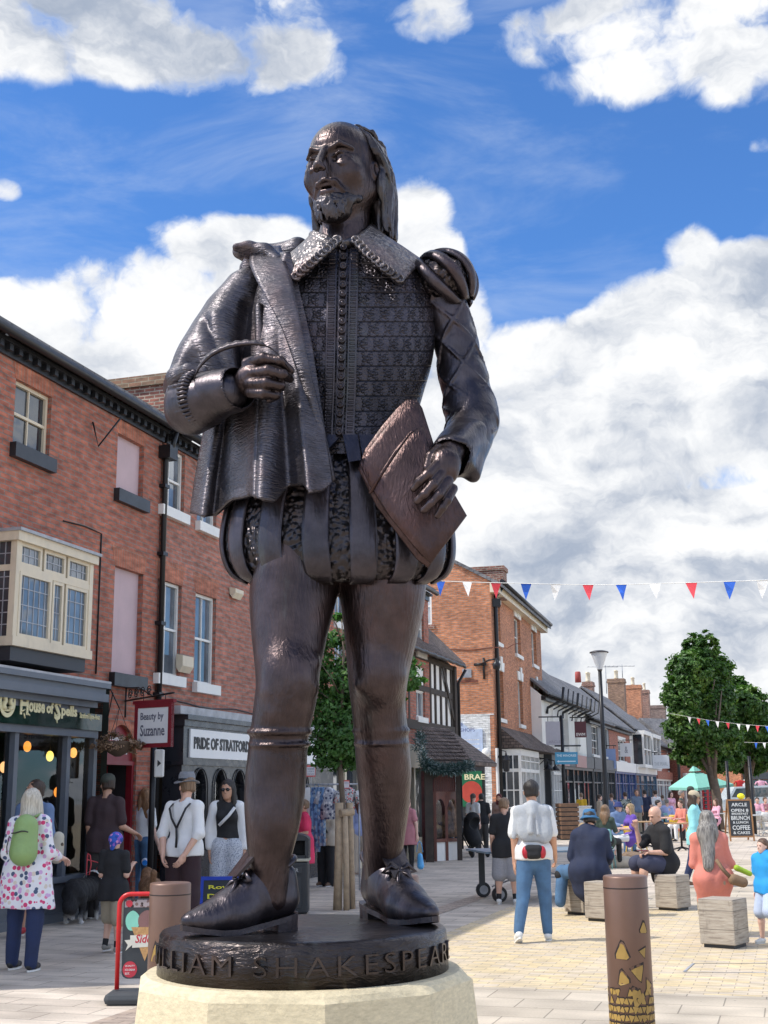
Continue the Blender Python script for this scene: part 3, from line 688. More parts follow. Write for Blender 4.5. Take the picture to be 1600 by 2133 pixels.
 for sgn in(-1,1):
  P_=[FA.P(cxd+sgn*rr,dz+.62,.003)]+[FA.P(cxd+sgn*rr*math.cos(a),dz+.60*math.sin(a),.003)for a in np.linspace(0,math.pi/2,9)]+[FA.P(cxd,dz+.625,.003)]
  mb.prism(P_,FA.n*-.11)
 mb.build('arch_brickwork',BR_arch,b)
 mb=MB();FA.bx(mb,d0-.06,d0+.0,0,dz,-.14,-.04);FA.bx(mb,d1,d1+.06,0,dz,-.14,-.04);FA.bx(mb,d0-.06,d1+.06,dz,dz+.06,-.14,-.03);FA.bx(mb,d1-.30,d1-.0,0,dz,-.5,-.46);mb.build('door_frame',RED,b)
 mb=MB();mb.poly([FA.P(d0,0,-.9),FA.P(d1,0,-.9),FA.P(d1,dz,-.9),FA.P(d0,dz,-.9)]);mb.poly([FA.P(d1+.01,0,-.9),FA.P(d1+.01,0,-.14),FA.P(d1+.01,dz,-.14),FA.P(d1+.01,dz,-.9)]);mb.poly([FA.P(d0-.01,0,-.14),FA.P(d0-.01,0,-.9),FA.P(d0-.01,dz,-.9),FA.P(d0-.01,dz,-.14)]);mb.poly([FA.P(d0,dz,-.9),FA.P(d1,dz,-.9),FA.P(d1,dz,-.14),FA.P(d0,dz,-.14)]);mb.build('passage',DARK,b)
 # drainpipe on the party line
 mb=MB();pts=[FA.P(tP+.02,zE-.05,.26),FA.P(tP+.02,zE-.28,.20),FA.P(tP+.02,zE-.55,.07),FA.P(tP+.02,.05,.07)];mb.tube(pts,.045,8)
 FA.bx(mb,tP-.12,tP+.16,zE-.52,zE-.30,.01,.22)
 for z in np.arange(.9,7,1.15):FA.bx(mb,tP-.06,tP+.10,z,z+.06,.0,.12)
 mb.build('drainpipe',IRON,b)
 mb=MB();t_=FA.px(186,1000)[0];mb.tube([FA.P(t_,7.15,.02),FA.P(t_-.05,6.75,.16),FA.P(t_+.35,7.3,.3)],.016,5);mb.build('iron_stay',IRON,b)
 mb=MB();a_=FA.px(130,1085);c_=FA.px(210,1112);mb.tube([FA.P(a_[0],a_[1],.015),FA.P(c_[0]-.5,c_[1]+.02,.015),FA.P(c_[0],c_[1],.015),FA.P(c_[0],3.4,.015)],.012,5);mb.build('cable',IRON,b)
 return t1
T_PARTY=left_house()
def second_house():
 b=empty('brick_house',FA.P(T_PARTY,0),0,'weathered brick house with white sash windows above the black arched shopfront','house')
 t0,t1,zE=T_PARTY+.10,T_PARTY+7.5,7.66
 a1=FA.r(329,1204,1403,377);a2=FA.r(408,1233,1422,449);a3=FA.r(413,964,1087,452);more=[(a1[0]+4.6,a1[1]+4.6,a1[2],a1[3]),(a3[0]+2.6,a3[1]+2.6,a3[2],a3[3]),(a1[0],a1[1],a3[2],a3[3])]
 zsf=3.05;FA.wall('wall',BR_red2,t0,t1,zsf,zE-.1,[a1,a2,a3]+more,b)
 for w in[a1,a2,a3]+more:
  FA.window(b,w,WHITE,GLL,cols=(.5,),rows=(.5,),sill=(WHITE,.17,.10));
  if w[2]<5:arch(FA,b,w,.34)
 gutter_eaves(FA,b,t0,t1,zE+.02,dent=True);pitched(FA,b,t0,t1,zE,3.4,2.2,SLATE,n=.30);body_walls(FA,b,t0,t1,zE-.1,3.4,2.2,BR_red2)
 mb=MB();FA.bx(mb,t0,t1,2.92,3.05,0,.42);mb.build('lead_flashing',LEAD,b)
 J=.36;tc=FA.px(343,1600,J)[0];mb=MB()
 FA.bx(mb,t0+.2,t1,2.84,2.92,0,.46);FA.bx(mb,t0+.2,t1,2.74,2.84,0,.40);FA.bx(mb,t0+.25,t1,2.18,2.74,0,J);FA.bx(mb,t0+.2,t1,2.12,2.18,0,.39)
 holes=[];zb0,zt0=.75,2.0
 xs_=[FA.px(x,1650,J)[0]for x in(404,447,487)]
 w_=.50
 TT=[xs_[0]+i*(xs_[1]-xs_[0])for i in range(7)]
 TT=[x for x in TT if x+w_<t1]
 # panel with round-headed openings, built as piers between arches
 prev=t0+.25
 for x in TT+[None]:
  nx=x if x is not None else t1
  FA.bx(mb,prev,nx,zb0,2.12,.0,J-.02)
  if x is None:break
  r_=w_/2;cz=zt0-r_;arc=[FA.P(x+r_-r_*math.cos(a),cz+r_*1.25*math.sin(a),J-.02)for a in np.linspace(0,math.pi,13)]
  for i in range(12):mb.prism([arc[i],arc[i+1],Vector((*arc[i+1].xy,2.12)),Vector((*arc[i].xy,2.12))],-FA.n*.2)
  prev=x+w_
 FA.bx(mb,t0+.25,t1,.0,zb0,0,J);sf=mb.build('shopfront',mat('black_gloss_paint',(.022,.024,.03),.3,var=.2),b)
 for x in TT:
  mb=MB();mb.poly([FA.P(x,zb0,J-.10),FA.P(x+w_,zb0,J-.10),FA.P(x+w_,2.1,J-.10),FA.P(x,2.1,J-.10)]);mb.build('shop_window',SHOPGL,sf)
  mb=MB();r_=w_/2+.012;cz=zt0-w_/2;mb.tube([FA.P(x+w_/2-r_,zb0,J)]+[FA.P(x+w_/2-r_*math.cos(a),cz+r_*1.25*math.sin(a),J)for a in np.linspace(0,math.pi,15)]+[FA.P(x+w_/2+r_,zb0,J)],.014,6);mb.build('arch_moulding',BLACK,sf)
  # mannequin torsos with shirts
  c_=FA.P(x+w_/2,1.0,.04);mb=MB();mb.lathe(c_,[(.10,0),(.14,.12),(.11,.3),(.17,.52),(.15,.62),(.05,.66),(.05,.72)],12);i=TT.index(x)
  mb.build('shirt_display',mat('display_shirt_%d'%i,[(.02,.02,.03),(.30,.17,.12),(.12,.02,.03),(.25,.25,.28)][i%4],.8,var=.4,vs=14),sf)
  mb=MB();mb.ball(c_+Vector((0,0,.80)),(.07,.08,.10));mb.build('display_head',WHITE,sf)
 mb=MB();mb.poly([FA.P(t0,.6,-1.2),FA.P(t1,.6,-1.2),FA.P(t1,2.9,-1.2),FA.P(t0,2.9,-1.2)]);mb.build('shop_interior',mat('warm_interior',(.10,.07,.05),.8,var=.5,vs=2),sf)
 a_=FA.px(397,1545,J+.03)[0];mb=MB();FA.bx(mb,a_,t1-.25,2.24,2.70,J,J+.03);sg=mb.build('fascia_sign',mat('white_sign',(.78,.78,.77),.4,var=.02),sf)
 te=FA.px(516,1545,J+.03)[0];mb=MB();text_on(mb,'PRIDE OF STRATFORD',FA.P(a_+.12,2.38,J+.031),FA.u,Vector((0,0,1)),w=te-a_-.05,h=.20,ext=.02,bold=.03);mb.build('lettering',INK,sg)
 # side of the shopfront nearest the camera: pale alarm boxes on the brickwork
 for(x0,y0,y1,x1)in((380,1361,1394,412),(490,1222,1240,514)):
  r_=FA.r(x0,y0,y1,x1,.12);mb=MB();mb.prism([FA.P(r_[0],r_[3],.004),FA.P(r_[0],r_[2]+.05,.004),FA.P(r_[0],r_[2]-.04,.06),FA.P(r_[0],r_[2]+.06,.13),FA.P(r_[0],r_[3]-.03,.13)],FA.u*(r_[1]-r_[0])*.7);mb.build('alarm_box',CREAM,b)
 mb=MB();za=3.15;mb.tube([FA.P(t0+i*.5,za+.03*math.sin(i*1.3),.02)for i in range(14)],.012,5);mb.build('cable',IRON,b)
second_house()
def third_house():
 tA=T_PARTY+7.55;b=empty('brick_house',FA.P(tA,0),0,'brick house with cream shopfront behind the young tree, seen between the statue legs','house')
 t0,t1,zE=tA,tA+9,7.3;ws=[(tA+1+i*2.2,tA+1.9+i*2.2,z,z+1.4)for i in range(4)for z in(3.7,5.5)]
 FA.wall('wall',BR_red,t0,t1,2.9,zE-.1,ws,b)
 for w in ws:FA.window(b,w,WHITE,GLL,sill=(WHITE,.15,.08))
 gutter_eaves(FA,b,t0,t1,zE,dent=False);pitched(FA,b,t0,t1,zE,3.4,2.2,SLATE);body_walls(FA,b,t0,t1,zE-.1,3.4,2.2,BR_red)
 mb=MB();FA.bx(mb,t0,t1,2.3,2.9,0,.3);FA.bx(mb,t0,t1,0,.5,0,.2)
 for i in range(9):FA.bx(mb,t0+i*1.1,t0+i*1.1+.12,.5,2.3,.05,.2)
 mb.build('shopfront',CREAM,b);mb=MB();mb.poly([FA.P(t0,.5,.1),FA.P(t1,.5,.1),FA.P(t1,2.3,.1),FA.P(t0,2.3,.1)]);mb.build('shop_window',GL,b)
third_house()
# ---- timber-framed building with tiled porch
TO=on(892,1779);FT=Fac(TO,AZ)
def timber_house():
 b=empty('timber_framed_house',TO,0,'old black timber framed house with white panels, tiled roof and tiled porch','house')
 tR,zE=FT.px(940,1388);t0=-6.5;tR+=.2;z1=FT.px(925,1512)[1];wn=FT.r(850,1435,1512,893)
 FT.wall('wall',RENDER,t0,tR,0,zE,[wn],b);FT.window(b,wn,WOODD,GL,cols=(.2,.4,.6,.8),rows=(.17,.33,.5,.67,.83),fr=.05,sash=False,bar=.03)
 mb=MB();zs_=np.linspace(z1,zE,3)
 FT.bx(mb,t0,tR,z1-.25,z1,0,.10);FT.bx(mb,t0,tR,zE-.14,zE,.004,.08);FT.bx(mb,t0,tR,zs_[1]-.08,zs_[1]+.08,.006,.05)
 x=t0
 while x<tR:
  if not(wn[0]-.1<x<wn[1]+.02):FT.bx(mb,x,x+.12,z1,zE-.14,.0,.045)
  x+=.62
 for q in(wn[0]-.14,wn[1]):FT.bx(mb,q,q+.14,z1,zE-.14,.0,.06)
 FT.bx(mb,tR-.25,tR,0,zE,-.02,.12);mb.prism([FT.P(tR-.30,z1+.2,.05),FT.P(tR-.12,z1+.2,.05),FT.P(tR-1.4,zE-.1,.05),FT.P(tR-1.6,zE-.1,.05)],FT.n*.03)
 mb.build('timber_frame',WOODD,b)
 pitched(FT,b,t0-.2,tR+.25,zE,2.6,2.6,TILE,n=.35,thick=.1);body_walls(FT,b,t0,tR,zE,2.4,2.3,RENDER)
 mb=MB();mb.tube([FT.P(t0+i*.3,zE-.02+.015*math.sin(i*2.3),.42)for i in range(int((tR-t0)/.3)+1)],.05,7);mb.tube([FT.P(tR+.02,zE-.1,.40),FT.P(tR+.05,zE-.5,.15),FT.P(tR+.05,0,.15)],.05,7);mb.build('gutter',IRON,b)
 # porch: bay below with its own tiled roof
 pz=at(900,1592,32).z;A=at(886,1592,31.2);B_=at(980,1577,31.8);A.z=B_.z=(A.z+B_.z)/2;ridge0=at(879,1513,33.0);ridge1=at(935,1527,34.2);ridge1.z=ridge0.z;dB=B_-A
 k=Vector((0,0,-.10));back=FT.u*3.0
 mb=MB();mb.poly([A,B_,ridge1,ridge0]);mb.poly([B_,B_+back,ridge1]);mb.poly([B_+back,A+back,ridge0,ridge1]);mb.poly([A+back,A,ridge0]);mb.poly([A+k,B_+k,B_,A]);mb.poly([B_+k,B_+back+k,B_+back,B_]);mb.poly([A+k,A+back+k,B_+back+k,B_+k][::-1]);pr=mb.build('porch_roof',TILE,b)
 # ragged courses of tiles standing proud on the front slope
 mb=MB();rnd=random.Random(5)
 for i in range(9):
  v=i/9.5
  for j in range(34):
   u=(j+.5*(i%2))/34.0;p=(A.lerp(B_,u)).lerp(ridge0.lerp(ridge1,u),v);dv=((ridge0.lerp(ridge1,u))-A.lerp(B_,u)).normalized();nn=dB.normalized().cross(dv);nn=nn if nn.z>0 else-nn
   o_=p+nn*(.02+rnd.uniform(0,.015));mb.obox(o_,dB*.027,dv*.17,nn*.014)
 mb.build('ragged_tiles',TILE,pr)
 gz=A.z;mb=MB();ins=.35
 pA,pB=A+FT.u*ins+FT.n*-.15+Vector((.12,0,0)),B_+FT.u*ins-FT.n*.42
 def col(p,r=.09):mb.obox(Vector((p.x-r,p.y-r,0)),(2*r,0,0),(0,2*r,0),(0,0,gz-.05))
 col(pA,.10);col(pB,.06)
 mb.obox(Vector((pA.x,pA.y,gz-.22)),Vector((pB.x-pA.x,pB.y-pA.y,0)),(0,.12,0),(0,0,.14))
 mb.prism([Vector((pA.x,pA.y-.02,1.9)),Vector((pA.x,pA.y-.02,2.05)),Vector((pA.x+.5,pA.y-.0,gz-.2)),Vector((pA.x+.38,pA.y,gz-.2))],(0,.08,0));mb.build('porch_post',WOODD,b)
 RW=mat('red_brown_woodwork',(.14,.045,.03),.5,var=.2)
 mb=MB();a2=Vector((pA.x+.15,pA.y+.25,0));b2=Vector((pB.x,pB.y+.25,0));d_=b2-a2;N=13
 for i in range(N+1):p=a2+d_*(i/N);mb.obox(p+Vector((0,0,gz-.75)),(.03,0,0),(0,.03,0),(0,0,.52))
 mb.obox(a2+Vector((0,0,gz-.80)),d_,(0,.08,0),(0,0,.06));mb.obox(a2+Vector((0,0,.45)),d_,(0,.08,0),(0,0,.08))
 for i in(0,.48,1):p=a2+d_*i;mb.obox(p-Vector((.03,0,-.0)),(.07,0,0),(0,.08,0),(0,0,gz-.75))
 for c_ in(.24,.74):
  pc=a2+d_*c_;w_=d_.length*.21;dn=d_.normalized();zt=gz-.80
  ar=[pc+dn*(-w_)+Vector((0,.02,zt-.45))]+[pc+dn*(w_*math.sin(a))*1.0+Vector((0,.02,zt-.45+.33*math.cos(a)))for a in np.linspace(-math.pi/2,math.pi/2,11)]
  for i in range(1,len(ar)-1):mb.prism([ar[i],ar[i+1],Vector((*ar[i+1].xy,zt)),Vector((*ar[i].xy,zt))],(0,.04,0))
 mb.build('bay_frame',RW,b)
 mb=MB();mb.obox(a2+Vector((0,.06,0)),d_,(0,.3,0),(0,0,.45));mb.build('low_wall',RENDER,b)
 mb=MB();mb.poly([a2+Vector((0,.1,.5)),b2+Vector((0,.1,.5)),b2+Vector((0,.1,gz-.3)),a2+Vector((0,.1,gz-.3))]);mb.build('shop_window',SHOPGL,b)
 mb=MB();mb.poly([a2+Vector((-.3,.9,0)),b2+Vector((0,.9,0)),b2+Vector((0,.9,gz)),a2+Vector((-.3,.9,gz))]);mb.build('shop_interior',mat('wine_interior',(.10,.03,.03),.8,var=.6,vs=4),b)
 mb=MB();rr=random.Random(2)
 for i in range(9):p=a2+d_*rr.uniform(.05,.95)+Vector((0,.45,.55));h_=rr.uniform(.3,1.0);mb.lathe(p,[(.12,0),(.15,h_*.4),(.08,h_*.8),(.02,h_)],9)
 mb.build('window_display',mat('window_goods',(.30,.18,.12),.7,var=.7,vs=9),b)
 return A,B_
PORCH_A,PORCH_B=timber_house()
# garland along the porch eave
def garland():
 rnd=random.Random(9);mb=MB()
 A,B_=PORCH_A,PORCH_B;path=[at(868,1560,31.4),at(876,1530,31.9),A.lerp(B_,-.05)+Vector((0,-.05,.1))]+[A.lerp(B_,i/10)+Vector((0,-.10,-.12-.10*math.sin(i/10*math.pi)))for i in range(11)]
 _,Q=interp(range(len(path)),[tuple(p)for p in path],900)
 for q in Q:
  for k in range(4):
   d=Vector((rnd.gauss(0,1),rnd.gauss(0,1),rnd.gauss(0,1))).normalized();p=Vector(q)+d*rnd.uniform(0,.13);e=d.orthogonal().normalized()*.012;mb.cur=1 if rnd.random()<.18 else 0
   mb.poly([p-e,p+e,p+d*.09+e*.3,p+d*.09-e*.3])
 o=mb.build('garland',[mat('garland_green',(.025,.06,.05),.7,var=.4,vs=20),mat('garland_frost',(.28,.34,.33),.7)],uv=False);tag(o,'frosty green artificial garland hung along the tiled porch eave','garland')
garland()
# ---- three-storey orange brick house
BO=on(1037,1752);FB=Fac(BO,R_(15.3))
FG=Fac(BO,R_(15.3+90));
def gable_house():
 b=empty('brick_house',BO,0,'three storey orange brick corner house with white lintels and a painted white ground floor','house')
 t1=FB.px(1129,1400)[0];zE=FB.px(1030,1218)[1];P_=FB.P
 ups=[FB.r(1029,1252,1334,1042),FB.r(1069,1280,1357,1084),FB.r(1105,1310,1381,1117)]
 los=[FB.r(1034,1392,1494,1049),FB.r(1077,1416,1506,1089),FB.r(1111,1433,1519,1122)]
 zs=4.05
 ups=[(w[0]+.15,w[1],np.mean([v[2]for v in ups]),np.mean([v[3]for v in ups]))for w in ups];los=[(w[0]+.15,w[1],np.mean([v[2]for v in los]),np.mean([v[3]for v in los]))for w in los]
 FB.wall('wall',BR_or,0,t1,0,zE,ups+los,b)
 for w in ups+los:
  FB.window(b,w,WHITE,GL,sill=(WHITE,.14,.10),lintel=(WHITE,.34,.05),dep=.16)
  q=(w[0]+w[1])/2;mb=MB();mb.prism([P_(q-.10,w[3]+.01,.03),P_(q+.10,w[3]+.01,.03),P_(q+.16,w[3]+.52,.03),P_(q-.16,w[3]+.52,.03)],FB.n*.06);mb.build('keystone',WHITE,b)
  # gable wall towards the camera (runs away to the left)
 def G(s_,z,o=0):return BO-FB.n*s_-FB.u*o+Vector((0,0,z))
 def gpx(x,y):
  d=ray(x,y);nn=-FB.u;w=CAM+d*((BO-CAM).dot(nn)/d.dot(nn))-BO;return-w.dot(FB.n),w.z
 Wd=8.4;sR=Wd/2;zR=gpx(946,1173)[1];s1=gpx(946,1173)[0];slope=(zR-zE)/s1;zTop=zE+slope*sR
 wa=gpx(864,1228);wb=gpx(900,1301);w0,w1,wz0,wz1=wb[0],wa[0],wb[1],wa[1];zp=gpx(1000,1490)[1]
 mb=MB();S_=sorted({0,w0,w1,sR,Wd})
 def top(s_):return zE+slope*min(s_,Wd-s_)
 for a_,c_ in zip(S_[:-1],S_[1:]):
  if abs(a_-w0)<1e-6 and abs(c_-w1)<1e-6:
   mb.poly([G(c_,zp),G(a_,zp),G(a_,wz0),G(c_,wz0)]);mb.poly([G(c_,wz1),G(a_,wz1),G(a_,top(a_)),G(c_,top(c_))])
  else:mb.poly([G(c_,zp),G(a_,zp),G(a_,top(a_)),G(c_,top(c_))])
 for(x,z0,z1)in((w0,wz0,wz1),(w1,wz0,wz1)):mb.poly([G(x,z0),G(x,z1),G(x,z1,-.12),G(x,z0,-.12)])
 mb.build('gable_wall',BR_or,b)
 mb=MB();mb.poly([G(Wd,0,.01),G(.15,0,.01),G(.15,zp,.01),G(Wd,zp,.01)]);mb.obox(G(Wd,zp,.02),FB.n*(Wd-.0),FB.u*.02,(0,0,.05));mb.build('painted_wall',brick_mat('white_painted_brick',(.70,.70,.68),(.66,.66,.64),(.52,.52,.5),bump=.7,big=.06),b)
 mb=MB();mb.obox(G(.15,0,.005),FB.n*.15,FB.u*.1,(0,0,zp));mb.build('corner_brick',BR_or,b)
 mb=MB();fr=.07
 mb.obox(G(w1,wz0,-.06),FB.n*(w1-w0),FB.u*.05,(0,0,fr));mb.obox(G(w1,wz1-fr,-.06),FB.n*(w1-w0),FB.u*.05,(0,0,fr));mb.obox(G(w1,wz0+fr,-.06),FB.n*fr,FB.u*.05,(0,0,wz1-wz0-2*fr));mb.obox(G(w0+fr,wz0+fr,-.06),FB.n*fr,FB.u*.05,(0,0,wz1-wz0-2*fr));mb.obox(G(w1,(wz0+wz1)/2,-.065),FB.n*(w1-w0),FB.u*.05,(0,0,.06));gw=mb.build('window',WHITE,b)
 mb=MB();mb.poly([G(w1,wz0,-.09),G(w0,wz0,-.09),G(w0,wz1,-.09),G(w1,wz1,-.09)]);mb.build('pane',GLW,gw)
 mb=MB();mb.obox(G(w1+.1,wz0-.16,.06),FB.n*(w1-w0+.2),FB.u*.18,(0,0,.158));mb.build('sill',BR_ch,gw)
 # roof: two slopes, overhang, soffit
 k=Vector((0,0,.13));mb=MB();OV=.45;e0=zE-slope*OV
 def roofside(sa,za,sb,zb):
  a_,c_,d_,e_=G(sa,za,.12),G(sb,zb,.12),G(sb,zb,-t1-.3),G(sa,za,-t1-.3);mb.poly([a_+k,c_+k,d_+k,e_+k][::-1]if sa<sb else[a_+k,c_+k,d_+k,e_+k]);mb.poly([a_,c_,d_,e_]);mb.poly([a_,c_,c_+k,a_+k]);mb.poly([a_,e_,e_+k,a_+k]);mb.poly([e_,d_,d_+k,e_+k])
 roofside(-OV,e0,sR,zTop);roofside(Wd+OV,e0,sR,zTop);mb.build('roof',SLATE,b)
 mb=MB();FB.bx(mb,-.1,t1+.25,zE-.42,zE-.06,0.002,.30);mb.build('soffit_board',CREAM,b)
 mb=MB();rings=[[FB.P(t_,zE-.05,.46)+FB.n*(.08*math.cos(a))+Vector((0,0,.08*math.sin(a)))for a in np.linspace(0,6.283,9)[:-1]]for t_ in(-.15,t1+.3)];mb.loft(rings)
 mb.tube([P_(.55,zE-.1,.40),P_(.45,zE-.5,.1),P_(.40,zE-.8,.1),P_(.40,.1,.1)],.075,8);mb.box(P_(.45,zE-.75,.12),(.3,.3,.3));mb.build('gutter',IRON,b)
 c=gpx(1005,1195);mb=MB();mb.obox(G(c[0]+.7,top(c[0])-.6,-1.2),FB.n*1.25,FB.u*.8,(0,0,1.05));mb.obox(G(c[0]+.75,top(c[0])+.45,-1.15),FB.n*1.35,FB.u*.9,(0,0,.16));mb.build('chimney',BR_ch,b)
 mb=MB();body=[G(0,0,-t1),G(Wd,0,-t1),G(Wd,zE,-t1),G(sR,zTop,-t1),G(0,zE,-t1)];mb.poly(body);mb.poly([G(Wd,0),G(Wd,0,-t1),G(Wd,zE,-t1),G(Wd,zE)]);mb.build('side_wall',BR_or,b)
 # wall lamp bracket, junction box, cables on the gable
 mb=MB();a_,z_=gpx(1008,1385);mb.tube([G(a_,z_,.02),G(a_,z_+.02,.35),G(a_-.3,z_+.10,.6),G(a_-.6,z_+.12,.8)],.03,6);mb.tube([G(a_+.35,z_+.02,.06),G(a_-.1,z_+.02,.06)],.05,6);mb.tube([G(a_,z_-.5,.02),G(a_,z_+.25,.05)],.04,6)
 mb.lathe(G(a_-.6,z_-.28,.8),[(.02,0),(.12,.05),(.15,.22),(.06,.30),(.02,.42)],10);mb.build('wall_lamp',IRON,b)
 a2,z2=gpx(973,1403);mb=MB();mb.box(G(a2,z2,.04),(.32,.1,.30));mb.tube([G(a2+.2,z2-.1,.03),G(a2+.5,z2-.32,.03),G(a2+1.0,z2-.35,.03)],.02,5);mb.build('junction_box',LEAD,b)
 mb=MB();a3,z3=gpx(915,1355);mb.tube([G(a3-i*.25,z3+.03*math.sin(i)+(.15 if i>10 else 0),.02)for i in range(13)],.016,5);a4,z4=gpx(940,1420);mb.obox(G(a4,z4-.04,.03),FB.n*(a4-gpx(995,1420)[0]),FB.u*.03,(0,0,.07));mb.build('cable',mat('rusty_conduit',(.16,.05,.03),.7),b)
 mb=MB();a5,z5=gpx(1014,1568);mb.ball(G(a5,z5,.12),(.15,.15,.17));mb.build('wall_globe',WHITE,b)
 # sign board with a gabled top and eight name plates
 x0,zt=gpx(1006,1535);x1,zb=gpx(938,1576);z0=gpx(1000,1576)[1];ztop=gpx(1000,1519)[1];zpk=gpx(955,1500)[1];xm=gpx(955,1500)[0];xc=gpx(980,1515)[0]
 mb=MB();mb.prism([G(x1+.6,z0,.02),G(x0,z0,.02),G(x0,ztop,.02),G(xc,ztop,.02),G(xm,zpk,.02),G(x1+.6,ztop,.02)],-FB.u*.05);sg=mb.build('notice_board',mat('pale_blue_board',(.42,.50,.64),.5),b)
 W2=(x1+.35-x0);rows=4
 for i in range(rows):
  for j in range(2):
   a_=x0+.12+j*W2*.5;z_=z0+.12+i*(ztop-z0-.35)/rows;hh=(ztop-z0-.35)/rows-.12;ww=W2*.5-.2
   mb=MB();mb.obox(G(a_+ww,z_,.072),FB.n*ww,FB.u*.01,(0,0,hh));pl=mb.build('name_plate',WHITE,sg)
   tx=[('SHOPS','CAFE'),('GIFTS','GALLERY'),('BOOKS','TEA ROOM'),('CRAFTS','ST. ANDREWS')][i][j]
   mb=MB();text_on(mb,tx,G(a_+ww*.88,z_+hh*.3,.0745),FB.n,Vector((0,0,1)),w=ww*.76,h=hh*.4,ext=.003,bold=.01);mb.build('lettering',mat('blue_letters',(.06,.08,.22),.5),pl)
 mb=MB();text_on(mb,'TO THE',G(xm+.42,ztop+.12,.072),FB.n,Vector((0,0,1)),w=.6,h=.12,ext=.003);text_on(mb,'MINORIES SHOPS',G(xm+.75,ztop-.08,.072),FB.n,Vector((0,0,1)),w=1.35,h=.13,ext=.003);mb.build('lettering',MATS['blue_letters'],sg)
 # green shop sign, red roundel without its figure
 x0=gpx(1011,1640)[0];zt2=gpx(1000,1606)[1];zb2=gpx(1000,1680)[1];x1=x0+1.9
 mb=MB();mb.obox(G(x1,.0,.02),FB.n*(x1-x0),FB.u*-.0+FB.u*.02,(0,0,zt2+.25));mb.build('door_recess',BLACK,b)
 mb=MB();mb.obox(G(x1-.05,zb2,.05),FB.n*(x1-x0-.15),FB.u*.02,(0,0,zt2-zb2));gs=mb.build('green_sign',mat('emerald_sign',(.005,.12,.05),.4),b)
 mb=MB();xc_=gpx(983,1650)[0];zc_=gpx(983,1650)[1];Rr=.38;mb.loft([[G(xc_,zc_,.06)]*24,[G(xc_+Rr*math.cos(a),zc_+Rr*math.sin(a),.06)for a in np.linspace(0,2*math.pi,25)[:-1]]],True,False,False);mb.build('roundel',mat('roundel_red',(.42,.05,.03),.5),gs)
 mb=MB();text_on(mb,'IS BRAE',G(gpx(950,1620)[0],zt2-.30,.055),FB.n,Vector((0,0,1)),w=1.05,h=.2,ext=.004,bold=.02);mb.build('lettering',GOLD,gs)
 # white ground-floor bays under a tiled pent roof
 z1_,z2_=3.18,4.0;tB=t1+.9;mb=MB();mb.poly([P_(.6,z1_,1.0),P_(tB,z1_,1.0),P_(tB,z2_,0),P_(.6,z2_,0)]);mb.poly([P_(.6,z1_,1.0),P_(.6,z2_,0),P_(.6,z1_,0)]);mb.poly([P_(.6,z1_,0),P_(tB,z1_,0),P_(tB,z1_,1.0),P_(.6,z1_,1.0)]);mb.poly([P_(tB,z1_,0),P_(tB,z2_,0),P_(tB,z1_,1)]);mb.build('pent_roof',TILE,b)
 mb=MB();FB.bx(mb,0,t1,0,z1_-.01,0.004,.06);mb.build('painted_front',RENDER,b)
 for(a_,c_)in((.7,5.0),(9.0,t1-.1)):
  mb=MB();J=.8;posts=np.linspace(a_,c_,5)
  FB.bx(mb,a_,c_,0,.5,.06,J);FB.bx(mb,a_,c_,z1_-.25,z1_-.02,.06,J);FB.bx(mb,a_,c_,2.35,2.47,.06,J-.005)
  for x in posts:FB.bx(mb,x-.05,x+.05,.5,z1_-.25,J-.1,J+.002)
  for z in(1.1,1.7,2.75):FB.bx(mb,a_,c_,z-.02,z+.02,J-.06,J-.01)
  for x in(posts[:-1]+posts[1:])/2:FB.bx(mb,x-.018,x+.018,.5,z1_-.25,J-.065,J-.012)
  for nn in(.25,.5):FB.bx(mb,a_-.005,a_+.04,.5,z1_-.25,nn-.02,nn+.02)
  FB.bx(mb,a_-.01,a_+.05,.5,z1_-.25,J-.1,J);FB.bx(mb,a_-.006,a_+.04,1.1,1.14,.06,J);FB.bx(mb,a_-.006,a_+.04,1.7,1.74,.06,J)
  by=mb.build('bay_window',WHITE,b);mb=MB();FB.bx(mb,a_+.02,c_,.5,z1_-.25,.08,J-.07);mb.build('pane',GL,by)
 for t_ in(6.2,8.2):
  mb=MB();mb.tube([P_(t_,2.95,.05),P_(t_,3.0,.5),P_(t_,2.9,.95),P_(t_,2.7,.98)],.025,6);mb.tube([P_(t_,2.5,.05),P_(t_,2.95,.55)],.02,6);mb.lathe(P_(t_,2.5,.98),[(.20,0),(.17,.06),(.04,.2),(.03,.26)],12);mb.build('barn_lamp',IRON,b)
 mb=MB();p=P_(.2,2.35,.35);mb.lathe(p,[(.06,0),(.10,.03),(.15,.38),(.17,.40),(.04,.58),(.02,.66)],6,smooth=False);mb.tube([P_(.2,2.75,.0),P_(.2,3.1,.2),P_(.2,3.05,.35),P_(.2,2.9,.35)],.02,6);mb.build('lantern',IRON,b)
 mb=MB();mb.poly([P_(5.4,0,.07),P_(6.4,0,.07),P_(6.4,2.3,.07),P_(5.4,2.3,.07)]);mb.build('door',BLACK,b)
gable_house()
